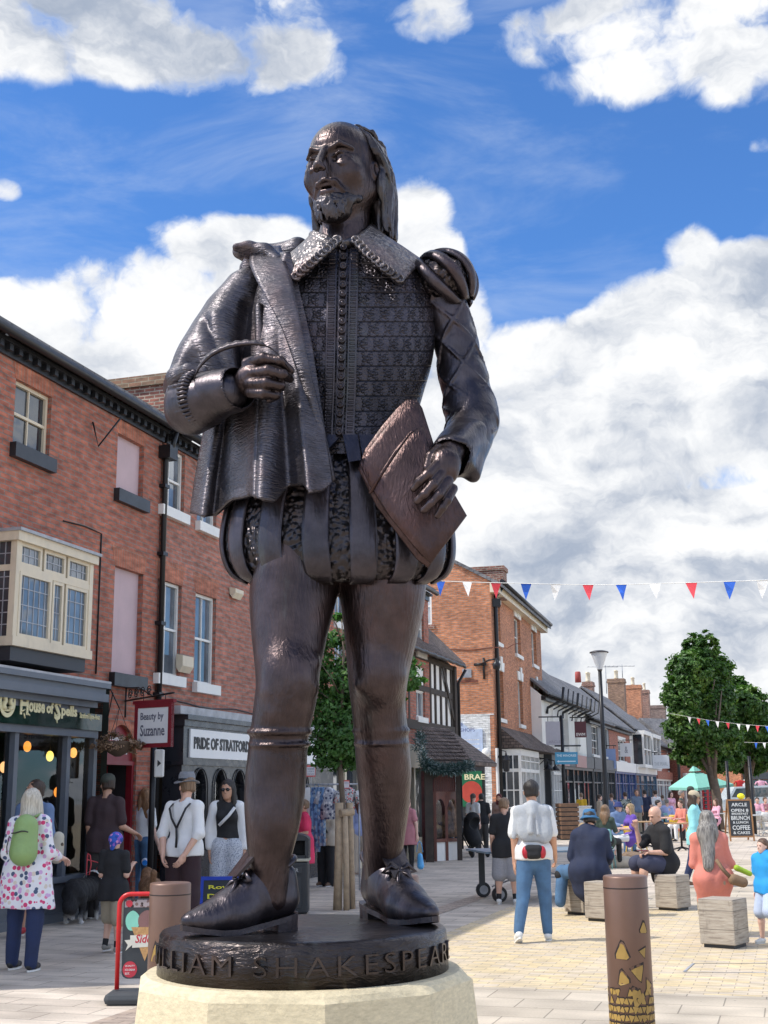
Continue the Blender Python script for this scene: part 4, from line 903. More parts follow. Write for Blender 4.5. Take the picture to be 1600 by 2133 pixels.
# ---- terrace further up the street
FR=Fac(BO,R_(18.2))
def row_house(label,xL,xR,zE,wallm,wins,roofm=SLATE,n=0.0,ground=None,depth=3.2,rise=2.7,chim=None,name='terraced_house',fr=WHITE,gl=GL,sh=2.75):
 t0,_=FR.px(xL,1560,n);t1,_=FR.px(xR,1560,n);b=empty(name,FR.P(t0,0,n),0,label,'house')
 hs=[]
 W=t1-t0
 for(f0,f1,z0,z1)in wins:hs.append((t0+W*f0,t0+W*f1,z0,z1))
 FR.wall('wall',wallm,t0,t1,0,zE,hs,b,n=n)
 for h in hs:FR.window(b,h,fr,gl,n=n,sill=(WHITE,.12,.08),cols=(.5,),rows=(.25,.5,.75),lintel=(WHITE,.22,.04)if wallm not in(RENDER,)else None)
 pitched(FR,b,t0,t1+.02,zE,depth,rise,roofm,n=n+.3);body_walls(FR,b,t0,t1,zE,depth,rise,wallm,n=n)
 mb=MB();mb.tube([FR.P(t0,zE-.04,n+.36),FR.P(t1,zE-.04,n+.36)],.06,7);FR.bx(mb,t0,t1,zE-.22,zE-.06,n+.004,n+.2);mb.build('gutter',IRON if wallm!=BR_or else WHITE,b)
 if ground:
  fm,gm,signm,nd=ground;mb=MB();FR.bx(mb,t0+.05,t1-.05,sh,sh+.55,n+.004,n+.35);sg=mb.build('fascia_sign',signm,b)
  mb=MB();FR.bx(mb,t0+.05,t1-.05,0,.55,n+.004,n+.25);FR.bx(mb,t0+.05,t1-.05,sh-.12,sh-.002,n+.004,n+.28)
  for i in range(nd+1):x=t0+.05+(W-.22)*i/nd;FR.bx(mb,x,x+.12,.55,sh-.12,n+.06,n+.27)
  for i in range(nd):x=t0+.05+(W-.22)*(i+.5)/nd;FR.bx(mb,x,x+.05,.55,sh-.12,n+.1,n+.22)
  FR.bx(mb,t0+.1,t1-.1,2.05,2.12,n+.1,n+.23)
  mb.build('shopfront',fm,b);mb=MB();FR.bx(mb,t0+.1,t1-.1,.55,sh-.12,n+.01,n+.16);mb.build('shop_window',gm,b)
 return b,t0,t1
def stack(b,x0,x1,ytop,z0,m,pots):  # chimney on the ridge, broad side towards the camera
 n0=-3.6;t_,zt=FR.px(x0,ytop,n0);w=.4
 while proj(FR.P(t_,zt,n0+w))[0]<x1 and w<6:w+=.05
 return chimney(FR,b,t_,t_+1.0,n0,n0+w,z0,zt,m,pots)
P2=mat('shop_pink_sign',(.45,.22,.20),.5);DG=mat('charcoal_paint',(.05,.055,.06),.5);BLU=mat('royal_blue_paint',(.03,.07,.22),.4);TEAL=mat('teal_blue_paint',(.05,.12,.20),.4);PALEB=mat('pale_lavender_sign',(.45,.50,.62),.5);GRB=mat('grey_render',(.20,.21,.22),.7)
b,a0_,a1_=row_house('white rendered house with black eave brackets beside the orange brick corner house',1131,1222,5.65,RENDER,[(.38,.50,3.55,4.9),(.72,.82,3.55,4.9)],ground=(BLACK,GL,DG,4))
for i in range(9):
 t_=a0_+.5+(a1_-a0_)*(i+.3)/9.2;mb=MB();r_=.032 if i%3 else .060
 mb.tube([FR.P(t_,4.9,.06),FR.P(t_,5.15,.10),FR.P(t_,5.45,.75),FR.P(t_,6.0,.82)],r_,6);mb.build('eave_bracket',BLACK,b)
 if i in(1,4,6):mb=MB();FR.bx(mb,t_-.12,t_+.12,2.9,5.5,.0,.12);mb.build('pilaster',RENDER,b)
for x in(1180,1216):
 t_=FR.px(x,1600,.4)[0];r_=FR.r(x-14,1606,1640,x+8,.38);mb=MB();FR.bx(mb,r_[0],r_[1],2.75,3.3,.352,.38);mb.build('pink_panel',P2,b)
stack(b,1213,1232,1421,7.0,BR_ch,2)
b,a2_,a3_=row_house('narrow grey rendered house with white windows between the white house and brick terrace',1223,1269,5.25,GRB,[(.22,.48,3.5,5.0),(.66,.90,3.5,5.0)],ground=(DG,GL,DG,3))
b,a4_,a5_=row_house('brick terraced house with a keystone window, tall chimney stacks above',1270,1312,5.25,BR_red,[(.40,.75,3.4,4.6)],ground=(BLU,GLL,WHITE,3))
stack(b,1265,1299,1415,6.5,brick_mat('sandy_brick',(.30,.18,.11),(.22,.13,.09),(.2,.15,.12)),2)
stack(b,1300,1333,1428,6.5,BR_or,2)
b,a6_,a7_=row_house('white terraced house with projecting bay windows and blue shopfront',1313,1356,5.45,RENDER,[(.10,.34,3.3,5.1)],ground=(TEAL,GLL,WHITE,2))
stack(b,1332,1350,1438,6.5,BR_ch,1)
for(f0,f1)in((.06,.40),(.52,.92)):
 W=a7_-a6_;x0,x1=a6_+W*f0,a6_+W*f1;mb=MB();FR.bx(mb,x0,x1,3.1,3.3,0,.8);FR.bx(mb,x0,x1,5.15,5.4,0,.85)
 for x in(x0,(x0+x1)/2-.05,x1-.12):FR.bx(mb,x,x+.12,3.3,5.15,.66,.78)
 FR.bx(mb,x0,x0+.1,3.3,5.15,0,.1);FR.bx(mb,x0,x1,4.2,4.28,.67,.77);by=mb.build('bay_window',WHITE,b);mb=MB();FR.bx(mb,x0+.04,x1-.04,3.3,5.15,.02,.7);mb.build('pane',GL,by)
b,a8_,a9_=row_house('long red brick terraced house at the far end of the street',1357,1420,4.9,BR_red,[(.12,.22,3.2,4.5),(.45,.55,3.2,4.5),(.78,.86,3.2,4.5)],ground=(WHITE,GLL,BR_red,5),sh=2.5)
stack(b,1352,1384,1470,6.0,brick_mat('grey_brown_brick',(.22,.15,.13),(.17,.12,.1),(.2,.17,.15)),0)
tp_=FR.px(1204,1410,-2.9)[0];mb=MB();mb.lathe(FR.P(tp_,5.65+2.7+.05,-2.9),[(.20,0),(.18,.62),(.14,.68)],10);o=mb.build('chimney_pot',mat('red_pot',(.32,.05,.04),.6));tag(o,'single red clay chimney pot standing on the slate ridge','chimney pot')
def aerial(x,y,Y,H):
 p=at(x,y,Y);mb=MB();mb.tube([p,p+Vector((0,0,H))],.03,5);q=p+Vector((0,0,H));mb.tube([q+Vector((-1.2,0,-.1)),q+Vector((.9,.3,-.1))],.022,4)
 for i in range(8):e=q+Vector((-1.15+i*.28,.02*i,-.1));mb.tube([e+Vector((0,-.3,0)),e+Vector((0,.3,0))],.012,4)
 tag(mb.build('television_aerial',LEAD),'thin grey television aerial standing over the chimneys, '+('left of the stacks' if x<1270 else 'above the left stack'),'aerial',None)
aerial(1264,1445,84,1.9);aerial(1297,1412,84,.9)
# houses closing the square behind the big tree
FE=Fac(at(1405,1700,96)*1.0,R_(78));FE.O.z=0
def end_house(label,xL,xR,zE,wm,Y,roofm=SLATE,shop=None):
 A=at(xL,1650,Y);B=at(xR,1650,Y+(xR-xL)*.03);A.z=B.z=0;d=(B-A);L_=d.length;u=d.normalized();n=Vector((u.y,-u.x,0));n=n if n.y<0 else-n
 b=empty('far_house',A,0,label,'house');mb=MB();P=lambda t,z,o:A+u*t+n*o+Vector((0,0,z))
 mb.obox(P(0,0,0),u*L_,-n*8,(0,0,zE));mb.build('wall',wm,b)
 mb=MB();k=zE+2.9;mb.poly([P(-.2,zE,.3),P(L_+.2,zE,.3),P(L_+.2,k,-4),P(-.2,k,-4)]);mb.poly([P(-.2,k,-4),P(L_+.2,k,-4),P(L_+.2,zE,-8.3),P(-.2,zE,-8.3)]);mb.poly([P(-.2,zE,.3),P(-.2,k,-4),P(-.2,zE,-8.3)]);mb.poly([P(L_+.2,zE,.3),P(L_+.2,k,-4),P(L_+.2,zE,-8.3)]);mb.build('roof',roofm,b)
 nw=max(1,int(L_/3));
 for i in range(nw):
  for z in([3.7,6.0]if zE>7 else[3.6]):
   c=(i+.5)*L_/nw;mb=MB()
   for(a_,e_,z0,z1)in((c-.5,c+.5,z,z+.08),(c-.5,c+.5,z+1.3,z+1.4),(c-.5,c-.42,z,z+1.4),(c+.42,c+.5,z,z+1.4),(c-.03,c+.03,z,z+1.4)):mb.obox(P(a_,z0,-.02),u*(e_-a_),n*.1,(0,0,z1-z0))
   w=mb.build('window',WHITE,b);mb=MB();mb.obox(P(c-.45,z,-.02),u*.9,n*.06,(0,0,1.38));mb.build('pane',GL,w)
 mb=MB();mb.obox(P(.2,2.45,-.01),u*(L_-.4),n*.3,(0,0,.55));mb.build('fascia_sign',shop or WHITE,b)
 mb=MB()
 for i in range(nw*2+1):mb.obox(P(.2+(L_-.5)*i/(nw*2),0,-.01),u*.12,n*.2,(0,0,2.45))
 mb.build('shopfront',WHITE,b);mb=MB();mb.obox(P(.25,.3,-.01),u*(L_-.5),n*.1,(0,0,2.1));mb.build('shop_window',GL,b)
 return b
end_house('far brick house with a dark slate roof left of the large tree trunk',1421,1492,4.6,BR_red,100)
end_house('far brick shop with bright yellow fascia behind the red telephone box',1494,1545,4.8,BR_or,100,shop=mat('yellow_fascia',(.75,.72,.02),.5))
end_house('far brick building at the right edge with tall grey roof',1546,1720,5.4,BR_or,98,shop=DG)
end_house('brick block far beyond the lamp posts at the end of the street',1352,1420,6.0,BR_red2,150,roofm=TILE)
# ================================================================== the bronze statue
YS=4.5
def S(px,py,dy=0.0):return at(px,py,YS+dy)
def pm(px,py,dy=0.0):return(S(px+1,py,dy)-S(px,py,dy)).length  # metres per photo pixel there
ZT=S(633,1930).z  # top of the bronze disc
def bronze(name='bronze',hatch=0.0,base=(.115,.085,.078),rough=.36,hsc=(90,90,14),hrot=(.3,.5,.4),pebble=0.0,psc=60):
 if name in MATS:return MATS[name]
 m=bpy.data.materials.new(name);m.use_nodes=True;t=NT(m.node_tree);b=t.n['Principled BSDF']
 o=t.new('ShaderNodeTexCoord').outputs['Object']
 n1=t.noise(o,2.3,6,.6);n2=t.noise(o,14,5,.65)
 base=tuple(c*1.12 for c in base);dk=tuple(c*.55 for c in base);rd=(base[0]*1.25,base[1]*.98,base[2]*.9)
 c=t.ramp(n1,[(.32,dk),(.55,base),(.72,rd)])
 c=t.mix(1.0,c,t.ramp(n2,[(.3,.7),(.7,1.2)]),'MULTIPLY')
 pt=t.maprange(t.noise(t.mapping(o,(2.2,2.2,.55),loc=(1,3,2)),3.2,7,.68),.56,.74,0,.40);c=t.mix(pt,c,(.060,.072,.066));t.put(b.inputs['Metallic'],t.math('MULTIPLY_ADD',pt,-1.0,.90))
 t.put(b.inputs['Base Color'],c)
 t.put(b.inputs['Roughness'],t.maprange(n1,.3,.7,rough-.07,rough+.08))
 b.inputs['Coat Weight'].default_value=.10;b.inputs['Coat Roughness'].default_value=.3
 # tool marks left in the cast wax: short hatching that changes direction, plus fine pitting
 ang=t.noise(o,3.0,2,.5,out=1)
 dis=t.new('ShaderNodeVectorMath',operation='MULTIPLY_ADD');t.l.new(ang,dis.inputs[0]);dis.inputs[1].default_value=(.10,.10,.10);t.l.new(o,dis.inputs[2])
 h1=t.noise(t.mapping(dis.outputs[0],hsc,hrot),1.0,3,.55,.4)
 h2=t.noise(o,55,4,.6)
 h=t.math('ADD',t.math('MULTIPLY',h1,hatch),t.math('MULTIPLY',h2,.14))
 h=t.math('ADD',h,t.math('MULTIPLY',t.noise(o,9,3,.5),.8))
 if pebble:
  v=t.new('ShaderNodeTexVoronoi',feature='SMOOTH_F1');t.l.new(t.mapping(dis.outputs[0],(1,1,1)),v.inputs['Vector']);v.inputs['Scale'].default_value=psc
  h=t.math('ADD',h,t.math('MULTIPLY',v.outputs[0],-pebble))
 bn=t.new('ShaderNodeBump');bn.inputs['Strength'].default_value=.75;bn.inputs['Distance'].default_value=.007
 t.l.new(h,bn.inputs['Height']);t.l.new(bn.outputs[0],b.inputs['Normal'])
 MATS[name]=m;return m
BZ=bronze('bronze_smooth',.35,base=(.062,.053,.060))
BZH=bronze('bronze_hatched_cloth',1.15,base=(.090,.081,.090),rough=.35,hsc=(22,34,150),hrot=(.5,.25,.3))
BZP=bronze('bronze_pebbled',.3,base=(.045,.038,.040),rough=.30,pebble=3.2,psc=52)
BZB=bronze('bronze_book',1.1,base=(.072,.044,.042),rough=.38,hsc=(100,18,30),hrot=(.2,.9,.3))
BZHAIR=bronze('bronze_hair',.5,base=(.062,.054,.058),rough=.33)
BZW=bronze('bronze_warm_stocking',.7,base=(.066,.047,.047),rough=.34)
def bronze_doublet():
 m=bronze('bronze_doublet',.2,base=(.066,.059,.070),rough=.35).copy();t=NT(m.node_tree);b=t.n['Principled BSDF']
 uv=t.new('ShaderNodeUVMap').outputs[0];sp=t.new('ShaderNodeSeparateXYZ');t.l.new(uv,sp.inputs[0]);u,v,_=sp.outputs
 P=.060
 fv=t.math('FRACT',t.math('DIVIDE',v,P))
 e=t.math('ABSOLUTE',t.math('SUBTRACT',fv,.5))  # 0 mid band .. .5 at the seam
 seam=t.maprange(e,.44,.5)
 row=t.math('FLOOR',t.math('DIVIDE',v,P))
 uu=t.math('ADD',u,t.math('MULTIPLY',row,.017))
 fu=t.math('SUBTRACT',t.math('FRACT',t.math('DIVIDE',uu,.052)),.5)
 a=t.math('MULTIPLY',fu,.052);c2=t.math('MULTIPLY',t.math('SUBTRACT',fv,.5),P)
 r=t.math('SQRT',t.math('ADD',t.math('MULTIPLY',a,a),t.math('MULTIPLY',c2,c2)))
 th=t.math('ARCTAN2',c2,a)
 pet=t.math('MULTIPLY_ADD',t.math('COSINE',t.math('MULTIPLY',th,5.0)),.0035,.0155)
 flower=t.maprange(t.math('SUBTRACT',r,pet),-.005,.002,1,0)
 eye=t.maprange(r,.0025,.0055,1,0);ring=t.maprange(t.math('ABSOLUTE',t.math('SUBTRACT',r,.0085)),.0,.003,1,0)
 fl=t.math('ADD',t.math('SUBTRACT',flower,t.math('MULTIPLY',ring,.7)),t.math('MULTIPLY',eye,.4))
 fd=t.math('SUBTRACT',t.math('FRACT',t.math('DIVIDE',uu,.026)),.5);ad=t.math('MULTIPLY',fd,.026)
 cd=t.math('MULTIPLY',t.math('SUBTRACT',e,.34),P)
 dot=t.maprange(t.math('SQRT',t.math('ADD',t.math('MULTIPLY',ad,ad),t.math('MULTIPLY',cd,cd))),.003,.0062,1,0)
 h=t.math('MAXIMUM',fl,dot)
 h=t.math('SUBTRACT',h,t.math('MULTIPLY',seam,1.3))
 h=t.math('ADD',h,t.math('MULTIPLY',t.noise(uv,90,3,.6),.7))
 bn=t.new('ShaderNodeBump');bn.inputs['Strength'].default_value=1.0;bn.inputs['Distance'].default_value=.008
 t.l.new(h,bn.inputs['Height']);t.l.new(bn.outputs[0],b.inputs['Normal'])
 return m
def bronze_lace():
 m=bronze('bronze_lace',.2,base=(.12,.107,.11),rough=.36).copy();t=NT(m.node_tree);b=t.n['Principled BSDF']
 o=t.new('ShaderNodeTexCoord').outputs['Object'];uv=t.new('ShaderNodeUVMap').outputs[0]
 br=t.new('ShaderNodeTexBrick');t.l.new(uv,br.inputs['Vector']);br.inputs['Scale'].default_value=1
 br.inputs['Brick Width'].default_value=.05;br.inputs['Row Height'].default_value=.028;br.inputs['Mortar Size'].default_value=.0022
 v=t.new('ShaderNodeTexVoronoi');t.l.new(uv,v.inputs['Vector']);v.inputs['Scale'].default_value=40
 h=t.math('SUBTRACT',t.math('MULTIPLY',v.outputs[0],1.3),br.outputs['Fac'])
 bn=t.new('ShaderNodeBump');bn.inputs['Strength'].default_value=1.0;bn.inputs['Distance'].default_value=.006
 t.l.new(h,bn.inputs['Height']);t.l.new(bn.outputs[0],b.inputs['Normal']);return m
ST=empty('statue',(S(633,1930).x,YS,ZT),0,'dark bronze statue of a bearded man in doublet and cape holding quill and papers','statue')
def loft_rows(name,rows,m,n=96,nr=90,fold=None,a0=0.0,a1=2*math.pi,closed=True,grow=0.0,thick=0.0,parent=ST,sub=None,sup=1.0):
 """rows: (py, xl, xr, dyc, dd); a ring per row, front half at angles 0..pi"""
 ys,R=interp([r[0]for r in rows],[r[1:]for r in rows],nr)
 k=n if closed else n+1
 V=[];UV=[]
 z0=None
 for i,py in enumerate(ys):
  xl,xr,dyc,dd=R[i];xc,w=(xl+xr)/2,(xr-xl)/2;px=pm(xc,py,dyc)
  w+=grow/px;ddg=dd+grow
  zc=S(xc,py,dyc).z
  if z0 is None:z0=zc
  for j in range(k):
   a=a0+(a1-a0)*j/n
   ca,sa=math.cos(a),math.sin(a)
   if sup!=1.0:ca=math.copysign(abs(ca)**sup,ca);sa=math.copysign(abs(sa)**sup,sa)
   f=fold(a,i/(nr-1))if fold else 0.0
   # the row keeps one height: nearer points slide down the picture
   p=S(xc+(w+f/px)*ca,py,dyc-(ddg+f)*sa)
   V.append(p);UV.append((-(a-math.pi/2)*(w*px+dd)/2,zc-z0))
 F=[]
 for i in range(nr-1):
  for j in range(k if closed else n):
   a=i*k+j;b=i*k+(j+1)%k;F.append((a,b,b+k,a+k))
 off=Vector(wloc(parent))if parent else Vector()
 me=bpy.data.meshes.new(name);me.from_pydata([tuple(p-off)for p in V],[],F)
 me.polygons.foreach_set('use_smooth',[True]*len(F))
 L=me.uv_layers.new(name='UVMap')
 for p in me.polygons:
  for li,vi in zip(p.loop_indices,p.vertices):
   L.data[li].uv=UV[vi]
 me.update();o=link_mesh(name,me,parent,m)
 if thick:
  md=o.modifiers.new('thickness','SOLIDIFY');md.thickness=thick;md.offset=0
 return o
 # ---- body: legs in hose, torso core, neck and head as one skin
def build_statue():
 h=.0075
 xs=[S(300,1950,-.5),S(1080,1950,.6),S(300,200,-.5),S(1080,200,.6)]
 B=Vol((min(p.x for p in xs),YS-.45,ZT+.02),(max(p.x for p in xs),YS+.45,S(700,470,0).z),h)
 def leg(rows,k=.015):
  P=[];Rr=[]
  for(py,xl,xr,dy)in rows:
   P.append(tuple(S((xl+xr)/2,py,dy)));Rr.append((xr-xl)/2*pm(600,py,dy))
  t_,PR=interp([r[0]for r in rows],[tuple(p)+(q_,)for p,q_ in zip(P,Rr)],60)
  B.chain([tuple(x[:3])for x in PR],[x[3]for x in PR],0.0,q=(1,1.08,1))
 LEFT=[(1150,530,712,.0),(1237,520,702,-.03),(1312,524,684,-.07),(1387,531,668,-.12),(1430,533,664,-.14),(1470,529,656,-.15),(1530,522,642,-.14),
 (1600,513,638,-.13),(1650,509,634,-.13),(1720,512,622,-.15),(1787,518,606,-.155),(1835,530,602,-.155),(1872,536,600,-.155)]
 RIGHT=[(1150,700,890,.04),(1237,708,886,.04),(1312,716,871,.04),(1387,723,855,.04),(1430,727,848,.05),(1470,732,845,.07),(1530,737,851,.10),
 (1600,742,857,.14),(1650,748,854,.16),(1720,754,846,.19),(1787,757,836,.22),(1830,760,828,.235),(1872,763,822,.24)]
 leg(LEFT);leg(RIGHT)
 # knees, calves, the creases round the knee, garters
 B.ell(S(602,1408,-.20),(.070,.055,.080),.06);B.ell(S(788,1410,-.03),(.07,.055,.08),.06)
 B.ell(S(578,1640,-.06),(.075,.07,.16),.05);B.ell(S(800,1640,.22),(.075,.07,.16),.05)
 for(x0,y0,x1,y1,d,r)in((560,1440,655,1378,-.22,.011),(572,1484,650,1432,-.22,.009),(748,1428,830,1408,-.06,.008)):
  B.cap(S(x0,y0,d),S(x1,y1,d+.04),r,r*.7,.04)
 for rows,yy in((LEFT,1536),(RIGHT,1534)):
  for y2,rr in((yy-12,.010),(yy+14,.006)):
   py,xl,xr,dy=min(rows,key=lambda r:abs(r[0]-yy));xc=(xl+xr)/2;w=(xr-xl)/2*pm(xc,yy)
   c=S(xc,y2,dy);ring=[c+Vector((math.cos(a)*w,math.sin(a)*w*1.06,math.sin(a)*.008))for a in np.linspace(0,2*math.pi,25)]
   B.chain([tuple(p)for p in ring],[rr]*25,.004)
   # torso core
 B.chain([tuple(S(705,1120,.04)),tuple(S(710,900,.03)),tuple(S(712,700,.03)),tuple(S(712,600,.03))],[.19,.17,.20,.16],.05,q=(1,.7,1))
 B.noise(.0018,14,3)
 # neck and head, finer
 Hc=S(716,364,0.0);yaw=R_(25);tilt=R_(-5)
 f=Vector((-math.sin(yaw),-math.cos(yaw),0));ex=Vector((math.cos(yaw),-math.sin(yaw),0))
 ez=Vector((0,0,1));f2=(f*math.cos(tilt)+ez*math.sin(tilt));ez=(ez*math.cos(tilt)-f*math.sin(tilt))
 ey=-f2;RM=Matrix((ex,ey,ez)).transposed();k=1.06
 def L(x,y,z):return Hc+(ex*x+ey*y+ez*z)*k
 H=Vol(Hc-Vector((.24,.26,.36)),Hc+Vector((.24,.28,.24)),.0042)
 E=lambda c,r,kk=.0,op='add':H.ell(L(*c),tuple(x*k for x in r),kk,RM,op)
 C=lambda a,b,ra,rb=None,kk=.01,op='add':H.cap(L(*a),L(*b),ra*k,(rb if rb is not None else ra)*k,kk,op=op)
 E((0,.035,.055),(.122,.155,.140));E((0,-.03,.055),(.108,.115,.125),.04)
 E((0,-.040,-.040),(.112,.108,.112),.04);E((0,-.068,-.122),(.076,.074,.058),.05)
 C((-.092,.02,-.08),(0,-.080,-.150),.034,.034,.06);C((.092,.02,-.08),(0,-.080,-.150),.034,.034,.06)
 for s_ in(-1,1):
  E((s_*0.059,-0.1460,.004),(.032,.024,.022),.018,'sub')  # eye sockets
  E((s_*0.057,-0.1150,.002),(.0285,.0265,.0235),.003)  # eyeballs
  E((s_*0.055,-0.1415,.001),(.0085,.006,.0085),.002,'sub')  # pupil drilled in
  C((s_*.028,-.139,.012),(s_*.058,-.143,.023),.0055,.0055,.004);C((s_*.058,-.143,.023),(s_*.088,-.116,.010),.0055,.005,.004)  # upper lid
  C((s_*.030,-.137,-.012),(s_*.060,-.137,-.021),.0045,.0045,.005);C((s_*.060,-.137,-.021),(s_*.086,-.118,-.010),.0045,.0045,.005)
  C((s_*.022,-.146,.043),(s_*.056,-.141,.056),.0085,.0085,.014);C((s_*.056,-.141,.056),(s_*.094,-.108,.040),.0085,.005,.014)
  E((s_*.074,-.090,-.042),(.038,.036,.036),.045)  # cheek bones
  pass
  C((s_*.026,-.158,-.052),(s_*.044,-.142,-.082),.003,.003,.012,'sub')
  E((s_*.124,.012,-.010),(.013,.026,.040),.008);E((s_*.132,.004,-.008),(.006,.014,.022),.005,'sub')
  C((s_*.006,-.160,-.078),(s_*.034,-.148,-.086),.0085,.0085,.010);C((s_*.034,-.148,-.086),(s_*.060,-.125,-.120),.0085,.0045,.010)  # moustache
  E((s_*.013,-.196,-.050),(.012,.014,.011),.010)  # nostril wings
 C((0,-.152,.040),(0,-.203,-.034),.0125,.0155,.016);E((0,-.203,-.040),(.0165,.017,.0135),.010)
 for s_ in(-1,1):E((s_*.009,-.205,-.057),(.006,.008,.005),.003,'sub')
 C((-.026,-.145,-.095),(.026,-.145,-.095),.0080,.0080,.010)
 E((0,-.155,-.1050),(.026,.030,.0055),.003,'sub')  # open mouth
 C((-.020,-.144,-.1155),(.020,-.144,-.1155),.0078,.0078,.010)
 for z,w in((.094,.06),(.108,.05)):C((-w,-.142,z),(w,-.142,z),.002,.002,.006,'sub')  # brow furrows
 H.cap(L(0,.03,-.10),S(712,530,.02),.088,.105,.035)
 body=[B,H]
 # hands
 def hand(vol,wrist,palm,fingers,rw,rp):
  vol.cap(wrist,palm,rw,rp,.02)
  for pts,rs in fingers:vol.chain([tuple(p)for p in pts],rs,.010)
 HL=Vol(S(440,900,-.50),S(660,690,-.1),.004)if False else None
 def box_of(pts,m=.07):a=np.array([tuple(p)for p in pts]);return a.min(0)-m,a.max(0)+m
 # hand with the quill (viewer's left)
 q=lambda x,y,d:S(x,y,d)
 lo,hi=box_of([q(480,730,-.20),q(480,850,-.40),q(625,730,-.42),q(625,840,-.2)],.05)
 HL=Vol(lo,hi,.0042)
 HL.cap(q(470,815,-.20),q(510,800,-.26),.050,.045,.02);HL.ell(q(530,785,-.285),(.058,.050,.055),.03)
 HL.chain([tuple(q(*p))for p in((515,757,-.29),(550,746,-.35),(583,752,-.37),(606,772,-.34))],[.021,.020,.0175,.014],.008)
 HL.chain([tuple(q(*p))for p in((520,778,-.31),(558,772,-.37),(590,780,-.375),(604,790,-.335))],[.021,.020,.018,.014],.006)
 HL.chain([tuple(q(*p))for p in((520,800,-.31),(556,798,-.365),(584,803,-.35),(575,815,-.31))],[.021,.020,.018,.016],.006)
 HL.chain([tuple(q(*p))for p in((520,818,-.30),(550,820,-.345),(574,824,-.33),(562,832,-.29))],[.019,.018,.016,.014],.006)
 HL.chain([tuple(q(*p))for p in((512,775,-.24),(545,762,-.27),(580,765,-.29),(603,776,-.32))],[.024,.021,.018,.014],.008)
 body.append(HL)
 # hand over the papers (viewer's right)
 lo,hi=box_of([q(850,920,-.25),q(850,1090,-.45),q(970,920,-.42),q(970,1090,-.25)],.05)
 HR=Vol(lo,hi,.0042)
 HR.cap(q(950,925,-.24),q(930,960,-.30),.046,.050,.02);HR.ell(q(927,975,-.325),(.050,.040,.062),.03)
 for pts,rs in((((912,968,-.345),(892,988,-.375),(874,1003,-.378),(862,1018,-.365)),(.019,.018,.016,.013)),
 (((922,985,-.345),(902,1010,-.380),(884,1030,-.382),(869,1044,-.368)),(.019,.018,.016,.013)),
 (((933,1003,-.345),(915,1030,-.378),(898,1048,-.380),(883,1062,-.368)),(.019,.017,.015,.013)),
 (((944,1018,-.335),(932,1042,-.365),(921,1058,-.370),(911,1074,-.360)),(.017,.015,.014,.012)),
 (((915,935,-.29),(898,950,-.31),(890,975,-.32)),(.020,.018,.015))):
  HR.chain([tuple(q(*p))for p in pts],list(rs),.005)
 body.append(HR)
 vol_obj('body',body,BZW,ST)
 # beard
 rnd0=random.Random(11)
 BD=Vol(Hc-Vector((.24,.26,.30)),Hc+Vector((.2,.1,.02)),.0036)
 BD.ell(L(0,-.094,-.168),(.068*k,.060*k,.055*k),0,RM);BD.ell(L(0,-.125,-.150),(.040*k,.040*k,.030*k),.02,RM)
 for s_ in(-1,1):BD.cap(L(s_*.054,-.112,-.112),L(s_*.050,-.10,-.155),.010,.020,.02)
 for s_ in(-1,1):BD.chain([tuple(L(*p_))for p_ in((s_*.056,-.100,-.140),(s_*.080,-.062,-.132),(s_*.096,-.025,-.105))],[.018,.012,.006],.03)
 for i in range(150):
  a_=rnd0.uniform(-1.25,1.25);z0=rnd0.uniform(-.20,-.130);rr_=.064*math.sqrt(max(.15,1-((z0+.168)/.062)**2))
  p0=(math.sin(a_)*rr_,-.100-math.cos(a_)*rr_,z0);p1=(p0[0]*.93+rnd0.uniform(-.01,.01),p0[1]*.98,z0-.028);BD.cap(L(*p0),L(*p1),.0065,.003,.004)
 BD.noise(.003,120,5,st=(1,1,.4))
 vol_obj('beard',[BD],BZHAIR,ST)
 # hair: swept back from a bald brow, long over the ears
 HA=Vol(Hc-Vector((.26,.26,.34)),Hc+Vector((.28,.34,.26)),.0045)
 rnd=random.Random(4)
 for s_ in(-1,1):
  HA.cap(L(s_*.090,.090,.09),L(s_*.105,.090,-.11),.046,.044,.03);HA.cap(L(s_*.105,.090,-.11),L(s_*.100,.075,-.215),.044,.026,.03)
  for i in range(24):
   y0=-.050+.0062*i;y1=.000+.0085*i;out=rnd.uniform(-.006,.016)
   P=[]
   for z,x in((.168-.003*i,.052),(.125,.092),(.07,.121),(.01,.142),(-.06,.146),(-.13,.141),(-.19,.137),(-.235+rnd.uniform(-.02,.02),.142)):
    u=(.168-z)/.4;yy=y0+(y1-y0+.035*math.sin(min(1,u*2.2)*math.pi/2))*u**.5*1.1+.05*(1-abs(u-.3))*0+.012*math.sin(u*9+i)
    if z>-.03 and z<.05 and yy<.03 and i<7:yy+=.03
    P.append(tuple(L(s_*(x*(1-max(0,(yy-.06))*2.2)+out),yy,z)))
   PR=interp(range(8),[p_+(r_,)for p_,r_ in zip(P,[.006,.0095,.0115,.012,.012,.011,.0095,.003])],26)[1];HA.chain([tuple(x[:3])for x in PR],[x[3]for x in PR],.002)
 HA.ell(L(0,.105,.02),(.110,.088,.130),.03,RM);HA.cap(L(0,.13,-.02),L(0,.12,-.20),.07,.06,.03)
 for i in range(15):
  a=(i-7)/7
  HA.chain([tuple(L(a*x,y,z))for x,y,z in((.05,.03,.192),(.08,.09,.185),(.10,.15,.14),(.11,.185,.06),(.12,.19,-.04),(.12,.18,-.14),(.12,.17,-.22))],[.008,.010,.012,.013,.013,.012,.006],.002)
 HA.noise(.0050,85,9,st=(1,1,.14));HA.noise(.0028,190,19,st=(1,1,.12))
 vol_obj('hair',[HA],BZHAIR,ST)
